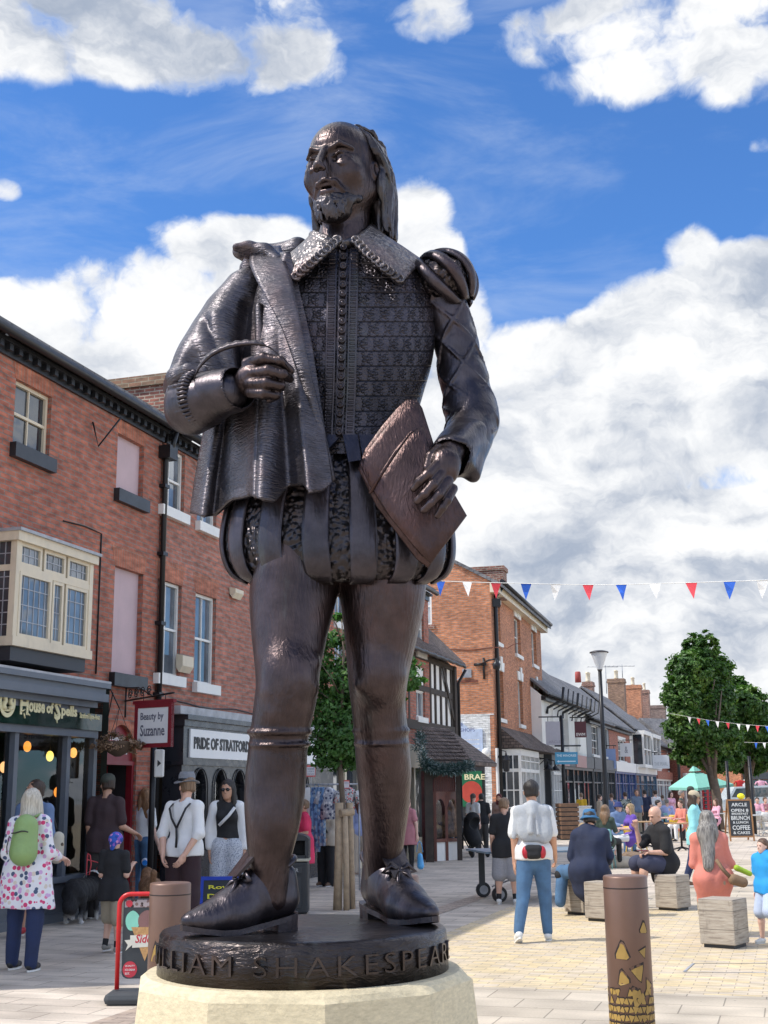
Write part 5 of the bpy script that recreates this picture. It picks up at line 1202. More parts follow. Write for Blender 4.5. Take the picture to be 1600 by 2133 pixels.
 # ---- doublet
 DR=[(492,668,758,.03,.10),(520,622,812,.03,.13),(552,575,872,.02,.165),(590,545,893,.02,.185),(640,528,905,.02,.20),(700,522,907,.02,.205),
 (760,530,899,.02,.20),(820,548,882,.02,.185),(870,562,868,.02,.175),(915,568,858,.02,.175),(945,570,862,.02,.18)]
 loft_rows('doublet',DR,bronze_doublet(),n=120,nr=90)
 ys,RR=interp([r[0]for r in DR],[r[1:]for r in DR],120)
 def chest(px,py,out=0.0):  # a point on the front of the doublet at this picture place
  xl,xr,dyc,dd=[np.interp(py,ys,RR[:,k_])for k_ in range(4)];xc,w=(xl+xr)/2,(xr-xl)/2
  ca=max(-.97,min(.97,(px-xc)/w));return S(px,py,dyc-dd*math.sqrt(1-ca*ca)-out)
 def cl(py):return np.interp(py,[505,600,700,800,900],[716,714,712,710,706])
 # placket: two ribbed bands and a buttoned strip
 for(o0,o1,name,rib)in((-34,-12,'placket_band',1),(12,33,'placket_band',1),(-10,10,'button_strip',0)):
  mb=MB();rows=[]
  for i,py in enumerate(np.linspace(508,905,260 if rib else 80)):
   wv=.0035 if rib and(i%5)<2 else 0;a,b2=cl(py)+o0,cl(py)+o1
   rows.append([chest(a,py,-.01),chest(a+1,py,.012),chest(a+4,py,.013),chest(a+5.5,py,.012+wv),chest(b2-5.5,py,.012+wv),chest(b2-4,py,.013),chest(b2-1,py,.012),chest(b2,py,-.01)])
  mb.loft(rows,closed=False,caps=False,smooth=False);mb.build(name,BZ,ST)
 for i in range(21):
  py=516+i*19.2;c=chest(cl(py),py,.020);M=Matrix.Rotation(R_(90),3,'X')
  mb=MB();r=7.4*pm(700,py)
  mb.lathe(c,[(.0001,.012),(r*.35,.011),(r*.45,.006),(r*.6,.007),(r*.8,.012),(r,.008),(r*1.02,-.008)],18,M,smooth=True)
  mb.build('button',BZ,ST)
  # skirts of the doublet: flared tabs
 for(x0,x1,y0,y1,t0,t1)in((600,640,905,958,-16,-10),(640,682,905,962,-9,-4),(683,712,905,946,-14,-28),(714,745,905,958,12,8),(748,790,905,952,8,12),(792,832,905,948,10,16),(834,862,905,940,12,20)):
  a,b2=chest(x0,y0,.018),chest(x1,y0,.018);c2=S(x1+t1,y1,-.225+abs(x1-712)*.0006);d2=S(x0+t0,y1+4,-.225+abs(x0-712)*.0006)
  MB().prism([a,b2,c2,d2],(0,.016,.004)).build('doublet_tab',BZ,ST)
  # lace collar: two flaps with a scalloped hem
 lace=bronze_lace()
 def flap(inner,outer,name):
  mb=MB();n_,m_=26,12;V=[];P1=np.array(inner,float);P2=np.array(outer,float)
  t1=np.linspace(0,1,len(P1));t2=np.linspace(0,1,len(P2));rows=[]
  for i in range(n_+1):
   u=i/n_;a=[np.interp(u,t1,P1[:,k_])for k_ in range(3)];b2=[np.interp(u,t2,P2[:,k_])for k_ in range(3)]
   sc_=abs(math.sin(u*math.pi*7))*7;row=[]
   for j in range(m_+1):
    v=j/m_;g=[a[k_]+(b2[k_]-a[k_])*v for k_ in range(3)]
    g[1]+=sc_*v**4;g[2]-=.03*math.sin(v*math.pi);row.append(S(*g))
   rows.append(row)
  mb.loft(rows,closed=False,caps=False);o=mb.build(name,lace,ST);md=o.modifiers.new('thickness','SOLIDIFY');md.thickness=.014;md.offset=0
  for i in range(11):
   u=(i+.5)/11;g=[np.interp(u,t2,P2[:,k_])for k_ in range(3)]
   r=10.5*pm(700,550);b3=MB();b3.lathe(S(g[0],g[1]-3,g[2]-.018),[(r*.25,.004),(r*.45,-.004),(r*.62,.009),(r*.95,.009),(r,-.006)],14,Matrix.Rotation(R_(80),3,'X'));b3.build('lace_scallop',lace,ST)
 flap([(655,482,-.06),(640,500,-.07),(618,520,-.03),(592,540,.02)],[(706,500,-.16),(680,524,-.19),(648,552,-.19),(612,584,-.16)],'collar_flap')
 flap([(770,470,-.04),(800,492,-.05),(838,516,-.03),(880,545,.02)],[(738,500,-.16),(766,530,-.19),(800,560,-.20),(838,588,-.17)],'collar_flap')
 mb=MB();mb.tube([S(x,y,d)for x,y,d in((652,490,.02),(662,500,-.06),(690,507,-.10),(715,509,-.11),(745,500,-.10),(768,484,-.05),(776,476,.02))],.018,10);mb.build('collar_band',lace,ST)
 # ---- sleeve of the viewer's right arm
 SL=Vol(np.array(S(880,1020,-.4))-np.array((.1,.05,.12)),np.array(S(1060,560,.25))+np.array((.12,.1,.12)),.006)
 arm=[(915,600,.03,48),(935,660,.04,43),(952,720,.04,44),(967,790,.03,47),(978,845,.01,50),(984,880,-.02,52),(976,910,-.08,46),(963,935,-.15,42)]
 SL.chain([tuple(S(a,b2,c2))for a,b2,c2,_ in arm],[r*pm(950,800)for*_,r in arm],.03)
 SL.ell(S(1004,868,.02),(.05,.06,.06),.04)
 for(x0,y0,x1,y1,d)in((900,700,940,690,-.05),(925,868,1010,850,-.085)):SL.cap(S(x0,y0,d),S(x1,y1,d),.008,.006,.02,op='sub')
 # raised cords: a lattice over the sleeve
 def cords(vol,centre,r,n_sp,turns,rr):
  C_=np.array([tuple(p)for p in centre]);t_=np.linspace(0,1,len(C_));rs=np.array(r)
  for sgn in(-1,1):
   for k_ in range(n_sp):
    pts=[]
    for u in np.linspace(0.02,.98,46):
     c_=np.array([np.interp(u,t_,C_[:,i])for i in range(3)]);R0=np.interp(u,t_,rs)
     a=2*math.pi*(k_/n_sp+sgn*turns*u);pts.append(tuple(c_+R0*np.array((math.cos(a),math.sin(a),0))))
    vol.chain(pts,[rr]*len(pts),.003)
 cords(SL,[S(a,b2,c2)for a,b2,c2,_ in arm[:7]],[r*pm(950,800)*1.06 for*_,r in arm[:7]],4,1.1,.0075)
 SL.noise(.003,22,12)
 vol_obj('sleeve',[SL],BZ,ST)
 CU=Vol(np.array(S(890,1010,-.42))-.05,np.array(S(1020,860,.0))+.09,.005)
 CU.cap(S(972,915,-.11),S(942,948,-.24),47*pm(950,930),45*pm(950,930),.01);CU.cap(S(948,940,-.21),S(925,968,-.34),.066,.072,.0,op='sub')
 CU.cap(S(1000,925,-.10),S(985,990,-.2),.02,.03,.04);CU.noise(.004,60,4)
 vol_obj('cuff',[CU],BZ,ST)
 # shoulder wing with slashed panes
 c0=S(922,592,.03)
 W=Vol(c0-Vector((.17,.2,.17)),c0+Vector((.19,.2,.17)),.0055)
 W.ell(c0,(.118,.14,.105));W.noise(.006,90,3);W.noise(.005,40,8)
 vol_obj('shoulder_puff',[W],BZP,ST)
 nx_=Vector((.62,-.05,-.78)).normalized();d1=Vector((0,-1,0));d1=(d1-nx_*d1.dot(nx_)).normalized();d2=nx_.cross(d1)*-1
 if d2.z<0:d2=-d2
 for ph in(-75,-28,12,52,95,140,185):
  dr=d1*math.cos(R_(ph))+d2*math.sin(R_(ph));ax=nx_.cross(dr);mb=MB();rows=[];wd=.026
  for ps in np.linspace(R_(12),R_(158),26):
   o_=-nx_*math.cos(ps)+dr*math.sin(ps);sc_=Vector((o_.x*.120,o_.y*.142,o_.z*.112))*1.10
   c_=c0+sc_;w2=wd*(.62+.38*math.sin(ps));o_=o_*.010
   rows.append([c_-ax*w2-o_*.8,c_-ax*w2*.6+o_*.8,c_+o_,c_+ax*w2*.6+o_*.8,c_+ax*w2-o_*.8])
  mb.loft(rows,closed=False,caps=False);o=mb.build('shoulder_pane',BZ,ST);md=o.modifiers.new('thickness','SOLIDIFY');md.thickness=.012;md.offset=-1
  # ---- trunk hose
 TR=[(925,590,838,.03,.15),(950,552,862,.03,.17),(990,512,898,.03,.20),(1035,486,920,.03,.215),(1085,472,934,.03,.228),(1130,467,940,.03,.232),(1170,474,937,.03,.225),(1196,492,922,.03,.205),(1210,520,896,.03,.17),(1214,620,800,.03,.06)]
 loft_rows('breeches',TR,BZP,n=110,nr=70)
 for a_deg in(6,30,53,77,101,126,152,178,205,230,255,280,305,331):
  w_=6.9;a0,a1=R_(a_deg-w_),R_(a_deg+w_)
  def fold(a,v,a0=a0,a1=a1):
   u=(a-a0)/(a1-a0);return .004*math.sin(u*math.pi)
  loft_rows('breeches_pane',[(max(r[0],930)+(4 if r[0]>1190 else 0),*r[1:])for r in TR[:-1]],BZ,n=8,nr=46,a0=a0,a1=a1,closed=False,grow=.008,fold=fold,thick=.014)
  # ---- cape
 Lb=[(528,575),(545,548),(570,510),(610,484),(660,462),(720,450),(790,442),(860,434),(920,424),(990,411),(1060,401),(1090,398)]
 Rb=[(528,604),(560,612),(610,625),(660,637),(720,650),(790,660),(860,670),(920,679),(990,690),(1060,698),(1090,702)]
 HEM=[(-1.0,1010),(-.5,1030),(-.15,1062),(0,1070),(.10,1078),(.20,1074),(.26,1042),(.36,1033),(.50,1038),(.60,1046),(.66,1012),(.75,1010),(.86,1027),(.94,1024),(1,1006)]
 hx=[a for a,b2 in HEM];hy=[b2 for a,b2 in HEM]
 NU,NVr=150,90;mb=MB();rows=[]
 for i in range(NVr+1):
  v=i/NVr;row=[]
  for j in range(NU+1):
   u=-1.0+2.0*j/NU;py=528+(np.interp(u,hx,hy)-528)*v
   xl=np.interp(py,[a for a,_ in Lb],[b2 for _,b2 in Lb]);xr=np.interp(py,[a for a,_ in Rb],[b2 for _,b2 in Rb])
   low=min(1,max(0,(v-.30)/.7))
   if u>=0:
    px=xl+(xr-xl)*u;dy=.10-.30*math.sin(min(1,u*1.25)*math.pi/2)+.02*u-.125*low*min(1,u*3+.2)
    f_=(math.sin(u*2*math.pi*2.45+.9+.3*math.sin(u*9))*.048+abs(math.sin(u*2*math.pi*1.9+.4))*.02)*low**.9*(1-.45*max(0,u-.75)*4)-sum(a_*math.exp(-((u-c_)/.045)**2)for c_,a_ in((.20,.050),(.47,.028),(.66,.042)))*low**.7
    px+=math.sin(u*2*math.pi*2.6+2.2)*15*low*min(1,u*6)*min(1,(1-u)*6)
   else:
    px=xl+(560-xl)*min(1,-u*1.0)**1.6+60*max(0,-u-.3);dy=.10+.32*math.sin(-u*math.pi/2);f_=math.sin(u*11)*.03*low
   sh=.06*math.exp(-((v-.0)/.16)**2)
   row.append(S(px,py,dy-f_+sh))
  rows.append(row)
 mb.loft(rows,closed=False,caps=False);o=mb.build('cape',BZH,ST);md=o.modifiers.new('thickness','SOLIDIFY');md.thickness=.018;md.offset=0
 # cape mass over shoulder and upper arm, ending in an open wide sleeve
 CS=Vol(np.array(S(330,905,-.32))-np.array((.05,.05,.02)),np.array(S(640,520,.30))+np.array((.05,.1,.1)),.006)
 pts=[(560,588,.04,44),(520,620,.03,56),(490,665,.01,64),(462,715,-.01,66),(432,758,-.04,62),(402,800,-.07,56)]
 CS.chain([tuple(S(a,b2,c2))for a,b2,c2,_ in pts],[r*pm(450,700)for*_,r in pts],.05)
 for(x0,y0,x1,y1,d,r)in((440,672,470,790,-.12,.016),(408,715,432,800,-.15,.014),(395,752,440,762,-.17,.012),(520,640,500,800,-.10,.014)):
  CS.cap(S(x0,y0,d),S(x1,y1,d-.02),r,r*.7,.05,op='sub')
 for(x0,y0,x1,y1,d,r)in((455,665,490,790,-.12,.022),(540,640,545,760,-.13,.02),(418,722,450,780,-.13,.018)):
  CS.cap(S(x0,y0,d),S(x1,y1,d),r,r,.05)
 CS.chain([tuple(S(a,b2,c2))for a,b2,c2 in((352,812,-.04),(362,785,-.14),(392,772,-.20),(425,775,-.21))],[.020]*4,.03)
 CS.cap(S(395,850,-.12),S(385,905,-.14),44*pm(400,850),.11,.01,op='sub')
 CS.noise(.004,26,7)
 vol_obj('cape_sleeve',[CS],BZH,ST)
 # lapel and standing collar of the cape
 Ll=[(528,528,.00),(522,552,-.08),(534,585,-.15),(560,632,-.20),(590,688,-.22),(612,745,-.23),(633,805,-.235),(660,900,-.235),(690,1006,-.235)]
 Rl=[(585,520,.02),(594,548,-.10),(606,580,-.17),(617,628,-.21),(627,683,-.23),(638,742,-.24),(650,800,-.24),(674,900,-.24),(695,1004,-.24)]
 t_,A=interp(np.linspace(0,1,9),Ll,60);_,Bq=interp(np.linspace(0,1,9),Rl,60);mb=MB();rows=[]
 for a,b2 in zip(A,Bq):
  rows.append([S(*(a+(b2-a)*w),)+Vector((0,-.007*math.sin(w*math.pi)-.014,0))for w in np.linspace(0,1,9)])
 mb.loft(rows,closed=False,caps=False);o=mb.build('cape_lapel',BZH,ST);md=o.modifiers.new('thickness','SOLIDIFY');md.thickness=.022;md.offset=0
 CC=Vol(np.array(S(470,580,-.25))-.03,np.array(S(620,490,.2))+.08,.005)
 CC.chain([tuple(S(*p))for p in((494,516,-.05),(520,519,-.03),(552,528,-.03),(580,548,-.06))],[.018,.028,.036,.034],.02,q=(1,1.6,.8))
 CC.chain([tuple(S(*p))for p in((500,524,.10),(540,535,.14),(590,540,.14),(620,520,.10))],[.03,.05,.06,.05],.03)
 CC.cap(S(520,560,.05),S(545,590,.05),.04,.04,.03)
 vol_obj('cape_collar',[CC],BZH,ST)
 # ---- sleeve, cuff and quill of the viewer's left arm
 AR=Vol(np.array(S(335,930,-.32))-.03,np.array(S(520,760,.12))+.06,.0055)
 arm=[(430,790,-.02,44),(398,832,-.06,50),(398,848,-.12,52),(425,836,-.18,50),(470,822,-.24,42)]
 AR.chain([tuple(S(a,b2,c2))for a,b2,c2,_ in arm],[r*pm(400,850)for*_,r in arm],.03)
 for yy,x0 in((812,352),(838,348),(868,356)):
  AR.chain([tuple(S(x0+i*12,yy-5+1.4*i-8*math.sin(i/5*3.1),-.14-.085*math.sin((i+.6)/6*3.14)))for i in range(6)],[.0055]*6,.004)
 AR.noise(.004,24,5)
 vol_obj('sleeve',[AR],BZ,ST)
 CL=Vol(np.array(S(400,910,-.46))-.03,np.array(S(520,740,-.08))+.05,.0045)
 CL.cap(S(425,828,-.185),S(486,812,-.255),50*pm(450,820),46*pm(450,820),.008);CL.cap(S(478,814,-.25),S(520,800,-.32),.068,.075,0,op='sub')
 CL.noise(.003,30,8);vol_obj('cuff',[CL],BZ,ST)
 a,b2=S(414,831,-.17),S(424,828,-.185);ax=(b2-a).normalized();e1=ax.orthogonal().normalized();e2=ax.cross(e1)
 mb=MB();r=53*pm(450,820)
 for i in range(40):
  an=2*math.pi*i/40;d=e1*math.cos(an)+e2*math.sin(an);mb.tube([a+d*r*.86-ax*.012,a+d*(r+.006),b2+d*(r+.004),b2+d*r*.9+ax*.012],.0075,6)
 mb.build('cuff_trim',BZ,ST)
 mb=MB();Q=interp(range(8),[(403,792,-.26),(415,766,-.28),(440,740,-.30),(480,722,-.33),(530,716,-.36),(568,728,-.37),(600,765,-.37),(613,792,-.35)],60)[1];rows=[]
 for i,p in enumerate(Q):
  u=i/59;w=(.016*math.sin(min(1,u*1.5)*math.pi)**.5 if u<.66 else .0)+.004;c_=S(*p);j_=.003*math.sin(i*1.9)
  rows.append([c_+Vector((0,.004,w+j_)),c_+Vector((0,-.004,.002)),c_+Vector((0,.004,-w*.35)),c_+Vector((0,.008,0))])
 mb.loft(rows,True,True);mb.build('quill',BZ,ST)
 # ---- papers under the hand
 def sheet(outline,thick,name='papers',bend=.02):
  P=[S(*p)for p in outline];c_=sum(P,Vector())/len(P);dirn=Vector((0,1,.12)).normalized()
  mb=MB();n_=len(P);rim=[];
  for i in range(n_):
   rim.append(P[i])
  rings=[]
  for tt in(1.0,.985,.8,.5,.2):
   rings.append([c_+(p-c_)*tt-dirn*(bend*(1-tt**2)+(.004 if tt<1 else 0))for p in rim])
  back=[[p+dirn*thick for p in rim]]
  mb.loft(back+rings,True,True);return mb.build(name,BZB,ST)
 FR=[(778,1023,-.29),(800,985,-.30),(830,940,-.30),(855,905,-.29),(882,886,-.27),(888,915,-.28),(899,945,-.29),(930,1000,-.29),(973,1074,-.27),(935,1125,-.28),(896,1174,-.30),(860,1135,-.31),(815,1080,-.31)]
 sheet(FR,.014)
 sheet([(750,968,-.27),(766,938,-.27),(800,893,-.26),(830,858,-.255),(850,840,-.25),(874,843,-.25),(884,900,-.25),(905,960,-.25),(880,1160,-.26),(800,1062,-.26),(770,1010,-.27)],.014)
 sheet([(746,976,-.25),(760,936,-.25),(795,887,-.24),(825,852,-.235),(846,832,-.235),(868,832,-.235),(880,850,-.235),(915,960,-.235),(965,1080,-.235),(892,1183,-.24),(868,1165,-.24),(785,1056,-.25)],.016,'papers')
 for off,(dx,dy_)in enumerate(((-4,2),(-8,5))):
  mb=MB();mb.tube([S(x+dx,y+dy_,d+.02)for x,y,d in((778,1023,-.29),(805,978,-.30),(832,936,-.30),(857,902,-.29),(882,884,-.27))],.006,6);mb.build('paper_edge',BZB,ST)
  # ---- shoes
 def shoe(P,sole,name='shoe'):
  a=np.array([tuple(S(*p[:3]))for p in P]);V=Vol(a.min(0)-.12,a.max(0)+.12,.0045)
  V.chain([tuple(x)for x in a],[p[3]for p in P],.03);return V
 def g(px,py):return on(px,py,ZT)
 def mk_shoe(heel,toe,w,lift,name,upr=.20):
  ax=(toe-heel).normalized();sd=Vector((-ax.y,ax.x,0));Lf=(toe-heel).length
  def P(t,s_,z):return heel+ax*(t*Lf)+sd*s_+Vector((0,0,z+lift*max(0,1-t/.5)+.016*max(0,t-.75)/.25))
  allp=np.array([tuple(p)for p in(heel,toe)]);V=Vol(allp.min(0)-.14,allp.max(0)+np.array((.14,.14,.30)),.0045)
  V.cap(P(.05,0,.070),P(.20,0,.080),w*.78,w*.80,.0);V.cap(P(.05,0,.14),P(.20,0,.15),w*.66,w*.70,.04)
  V.cap(P(.20,0,.080),P(.55,0,.058),w*.80,w*.86,.04);V.cap(P(.22,0,.150),P(.58,0,.085),w*.62,w*.58,.05)
  V.cap(P(.55,0,.058),P(.78,0,.044),w*.88,w*.70,.04,q=(1,1,.85));V.cap(P(.78,0,.044),P(.95,0,.034),w*.70,w*.40,.03,q=(1,1,.85))
  zz=heel.z+.014;r_=V.sub(V.lo,V.lo+V.n*V.h);sl,X,Y,Z=r_
  tt=((X-heel.x)*ax.x+(Y-heel.y)*ax.y)/Lf
  V.F=np.maximum(V.F,(zz+lift*np.maximum(0,1-tt/.5)+.016*np.maximum(0,tt-.75)/.25-Z).astype(np.float32))
  V.noise(.002,20,4)
  o=vol_obj('shoe',[V],BZ,ST)
  # sole and heel block
  mb=MB();prof=[(-.10,.30),(-.07,.62),(.02,.80),(.15,.82),(.35,.74),(.55,.90),(.70,.84),(.85,.66),(.96,.46),(1.04,.16)]
  out=[P(t,s_*w,0)for t,s_ in prof]+[P(t,-s_*w,0)for t,s_ in prof[::-1]]
  n_=len(prof);mb.loft([[p for p in out],[p+Vector((0,0,.018))for p in out]],True,False,False)
  for i in range(n_-1):
   for dz_,fl in((0,1),(.018,0)):
    q4=[out[i],out[i+1],out[2*n_-2-i],out[2*n_-1-i]];q4=[p+Vector((0,0,dz_))for p in q4];mb.poly(q4 if fl else q4[::-1])
  mb.build('sole',BZ,ST)
  mb=MB();lo_=[heel+ax*(t*Lf)+sd*s_*w*.94 for t,s_ in prof[:4]]+[heel+ax*(t*Lf)-sd*s_*w*.94 for t,s_ in prof[:4][::-1]]
  hi_=[P(t,s_*w*.97,.001)for t,s_ in prof[:4]]+[P(t,-s_*w*.97,.001)for t,s_ in prof[:4][::-1]]
  mb.loft([lo_,hi_],True,True,False);mb.build('heel',BZ,ST)
  # topline, tongue and bow
  mb=MB();ring=[P(.14+.22*math.cos(a_),w*.84*math.sin(a_),.170-.006*math.cos(a_)+.02*abs(math.cos(a_)))for a_ in np.linspace(0,2*math.pi,26)];mb.tube(ring,.009,8,False);mb.build('topline',BZ,ST)
  mb=MB();q0=P(.36,0,upr);up=(Vector((0,0,1))*.75-ax*.25).normalized()
  tq=[q0+sd*-.035+ax*.06-up*.03,q0+sd*.035+ax*.06-up*.03,q0+sd*.055+up*.075,q0+sd*.0+up*.088,q0-sd*.055+up*.070]
  mb.prism(tq,-ax*.014);mb.build('tongue',BZ,ST)
  mb=MB();kx=P(.45,0,.168)
  for s_ in(-1,1):
   mb.tube([kx,kx+sd*s_*.035+Vector((0,0,.022)),kx+sd*s_*.065+Vector((0,0,-.002)),kx+sd*s_*.03-Vector((0,0,.006)),kx],[.006,.009,.009,.008,.005],8)
   mb.tube([kx,kx+sd*s_*.02+ax*.03-Vector((0,0,.01)),kx+sd*s_*.04+ax*.06-Vector((0,0,.05))],[.006,.007,.004],8)
  mb.ball(kx,.013);mb.build('bow',BZ,ST)
 mk_shoe(g(594,1937),g(386,1951),.080,.035,'shoe')
 tx=S(868,1928,0);hl=g(781,1911);dr=Vector((.20,-.37,0));mk_shoe(hl,hl+dr,.080,.035,'shoe',.17)
 # ---- bronze disc with the name
 c=Vector((S(633,1930).x,YS,0));Rt=296*pm(633,1930);zb=S(635,2062,-Rt).z;BZD=bronze('bronze_disc',1.5,base=(.046,.038,.037),rough=.33,hsc=(22,22,80),hrot=(.8,.3,.3))
 mb=MB();mb.lathe((c.x,c.y,0),[(Rt*.3,ZT+.001),(Rt*.93,ZT),(Rt*.985,ZT-.004),(Rt,ZT-.014),(Rt*1.006,(ZT+zb)/2),(Rt*1.014,zb)],128);mb.build('base_disc',BZD,ST)
 me=text_mesh('WILLIAM SHAKESPEARE',ext=.5,spacing=1.22,bold=-.012,res=3);co=np.array([tuple(v.co)for v in me.vertices]);x0,x1=co[:,0].min(),co[:,0].max();y1=co[:,1].max()
 bm=bmesh.new();bm.from_mesh(me);bmesh.ops.triangulate(bm,faces=bm.faces[:])
 tz0,th=zb+(ZT-zb)*.26,(ZT-zb)*.44
 for v in bm.verts:
  a=R_(-90-84+168*(v.co.x-x0)/(x1-x0));r_=Rt*1.009+(.007 if v.co.z>0 else-.01);v.co=Vector((c.x+r_*math.cos(a),c.y+r_*math.sin(a),tz0+th*v.co.y/y1))-Vector(ST.location)
 bm.to_mesh(me);bm.free();bmf=bronze('bronze_letters',.1,base=(.075,.058,.052),rough=.3);link_mesh('lettering',me,ST,bmf)
 return c,Rt,zb
DISC_C,DISC_R,DISC_Z=build_statue()
# ---- stone plinth: ten battered facets under a rounded shoulder
def build_plinth():
 m=bpy.data.materials.new('plinth_stone');m.use_nodes=True;t=NT(m.node_tree);b=t.n['Principled BSDF'];o=t.new('ShaderNodeTexCoord').outputs['Object']
 c=t.ramp(t.noise(o,1.2,6,.6),[(.3,(.60,.50,.32)),(.7,(.70,.61,.42))])
 c=t.mix(1.0,c,t.ramp(t.noise(t.mapping(o,(1,1,2.5)),34,5,.7),[(.3,.78),(.7,1.14)]),'MULTIPLY')
 c=t.mix(t.maprange(t.noise(t.mapping(o,(2.5,2.5,.5)),2.2,6,.7),.56,.8,0,.55),c,(.26,.2,.13))
 t.put(b.inputs['Base Color'],c);b.inputs['Roughness'].default_value=.85
 bn=t.new('ShaderNodeBump');bn.inputs['Strength'].default_value=.5;bn.inputs['Distance'].default_value=.006;t.l.new(t.noise(o,90,5,.7),bn.inputs['Height']);t.l.new(bn.outputs[0],b.inputs['Normal'])
 pl=empty('plinth',(DISC_C.x,DISC_C.y,0),0,'pale sandstone plinth with sloping facets carrying the bronze statue','plinth')
 N=10;mb=MB();a0=R_(-90+10)
 def ring(r,z,k=1.0):
  out=[]
  for i in range(N*8):
   u=i/8;q=int(u);f=u-q;pa=Vector((math.cos(a0+2*math.pi*q/N),math.sin(a0+2*math.pi*q/N),0));pb=Vector((math.cos(a0+2*math.pi*(q+1)/N),math.sin(a0+2*math.pi*(q+1)/N),0))
   p=pa.lerp(pb,f);c_=p.normalized();p=(p*k+c_*(1-k))*r;out.append(DISC_C+p+Vector((0,0,z)))
  return out
 z1=DISC_Z-.001
 mb.loft([ring(DISC_R*.6,z1,0),ring(DISC_R*1.09,z1,.05),ring(DISC_R*1.13,z1-.012,.4),ring(DISC_R*1.18,z1-.03,1),ring(DISC_R*1.27,z1-.45,1),ring(DISC_R*1.35,.0,1)],True,True,False)
 mb.build('plinth_block',m,pl)
build_plinth()
# ================================================================== people
def tube_np(pts,rs,n=7):
 pts=[Vector(p)for p in pts];V=[];Q=[];prev=None
 # rounded ends
 d0=(pts[0]-pts[1]).normalized();d1=(pts[-1]-pts[-2]).normalized()
 P=[pts[0]+d0*rs[0]*.8]+pts+[pts[-1]+d1*rs[-1]*.6,pts[-1]+d1*rs[-1]];R=[rs[0]*.3]+list(rs)+[rs[-1]*.75,rs[-1]*.1]
 for i,p in enumerate(P):
  t=(P[min(i+1,len(P)-1)]-P[max(i-1,0)]).normalized()
  if prev is None:prev=t.orthogonal()
  a=(prev-t*prev.dot(t));a=a.normalized()if a.length>1e-6 else t.orthogonal().normalized();prev=a;b=t.cross(a)
  for j in range(n):V.append(tuple(p+(a*math.cos(6.28318*j/n)+b*math.sin(6.28318*j/n))*R[i]))
 for i in range(len(P)-1):
  for j in range(n):a,b=i*n+j,i*n+(j+1)%n;Q.append((a,b,b+n,a+n))
 return np.array(V),np.array(Q)
def cloth(name,base,**kw):return mat(name,base,kw.pop('rough',.85),var=kw.pop('var',.10),vs=kw.pop('vs',5),bump=kw.pop('bump',.55),bs=kw.pop('bs',17),**kw)
SKIN={k:mat('skin_'+k,c,.5,var=.07,vs=14,bump=.05,bs=60)for k,c in dict(pale=(.62,.37,.27),tan=(.47,.26,.17),fair=(.66,.42,.33),warm=(.54,.30,.20)).items()}
def pattern_mat(name,ground,spots,scale=18,size=.5):
 if name in MATS:return MATS[name]
 m=bpy.data.materials.new(name);m.use_nodes=True;t=NT(m.node_tree);b=t.n['Principled BSDF'];o=t.new('ShaderNodeTexCoord').outputs['Object']
 v=t.new('ShaderNodeTexVoronoi',feature='F1');t.l.new(o,v.inputs['Vector']);v.inputs['Scale'].default_value=scale
 s=t.new('ShaderNodeSeparateColor');t.l.new(v.outputs['Color'],s.inputs[0])
 pick=t.ramp(s.outputs[0],[(i/len(spots),c)for i,c in enumerate(spots)],'CONSTANT')
 mask=t.math('MULTIPLY',t.math('LESS_THAN',v.outputs['Distance'],size),t.math('GREATER_THAN',s.outputs[1],.12))
 t.put(b.inputs['Base Color'],t.mix(mask,ground,pick));b.inputs['Roughness'].default_value=.85
 MATS[name]=m;return m
def hair_mat(name,c,c2=None):
 if name in MATS:return MATS[name]
 m=bpy.data.materials.new(name);m.use_nodes=True;t=NT(m.node_tree);b=t.n['Principled BSDF'];o=t.new('ShaderNodeTexCoord').outputs['Object']
 n=t.noise(t.mapping(o,(1,1,.10)),70,3,.6,.3);c2=c2 or tuple(x*.45 for x in c)
 t.put(b.inputs['Base Color'],t.ramp(n,[(.32,c2),(.62,c)]));b.inputs['Roughness'].default_value=.5
 bn=t.new('ShaderNodeBump');bn.inputs['Strength'].default_value=.8;bn.inputs['Distance'].default_value=.012;t.l.new(n,bn.inputs['Height']);t.l.new(bn.outputs[0],b.inputs['Normal'])
 MATS[name]=m;return m
HM=dict(black=hair_mat('black_hair',(.025,.02,.018)),dark=hair_mat('dark_brown_hair',(.06,.035,.022)),brown=hair_mat('brown_hair',(.13,.07,.04)),blond=hair_mat('blond_hair',(.42,.29,.15)),white=hair_mat('white_hair',(.62,.57,.47),(.34,.30,.24)),grey=hair_mat('long_grey_hair',(.30,.28,.25),(.07,.06,.055)),auburn=hair_mat('auburn_hair',(.16,.055,.035)),lblond=hair_mat('ginger_blond_hair',(.36,.19,.09)),sandy=hair_mat('sandy_hair',(.26,.16,.09)))
EYE=mat('dark_eye',(.02,.015,.012),.2,var=.1);LENS=mat('sunglass_lens',(.01,.01,.012),.1,var=.1)
UP=(0,0,1)
def N_(v):v=np.array(v,float);return v/np.linalg.norm(v)
HANG={1:((.13,.06,-1),(.04,-.16,-1)),-1:((-.13,.06,-1),(-.04,-.16,-1))}
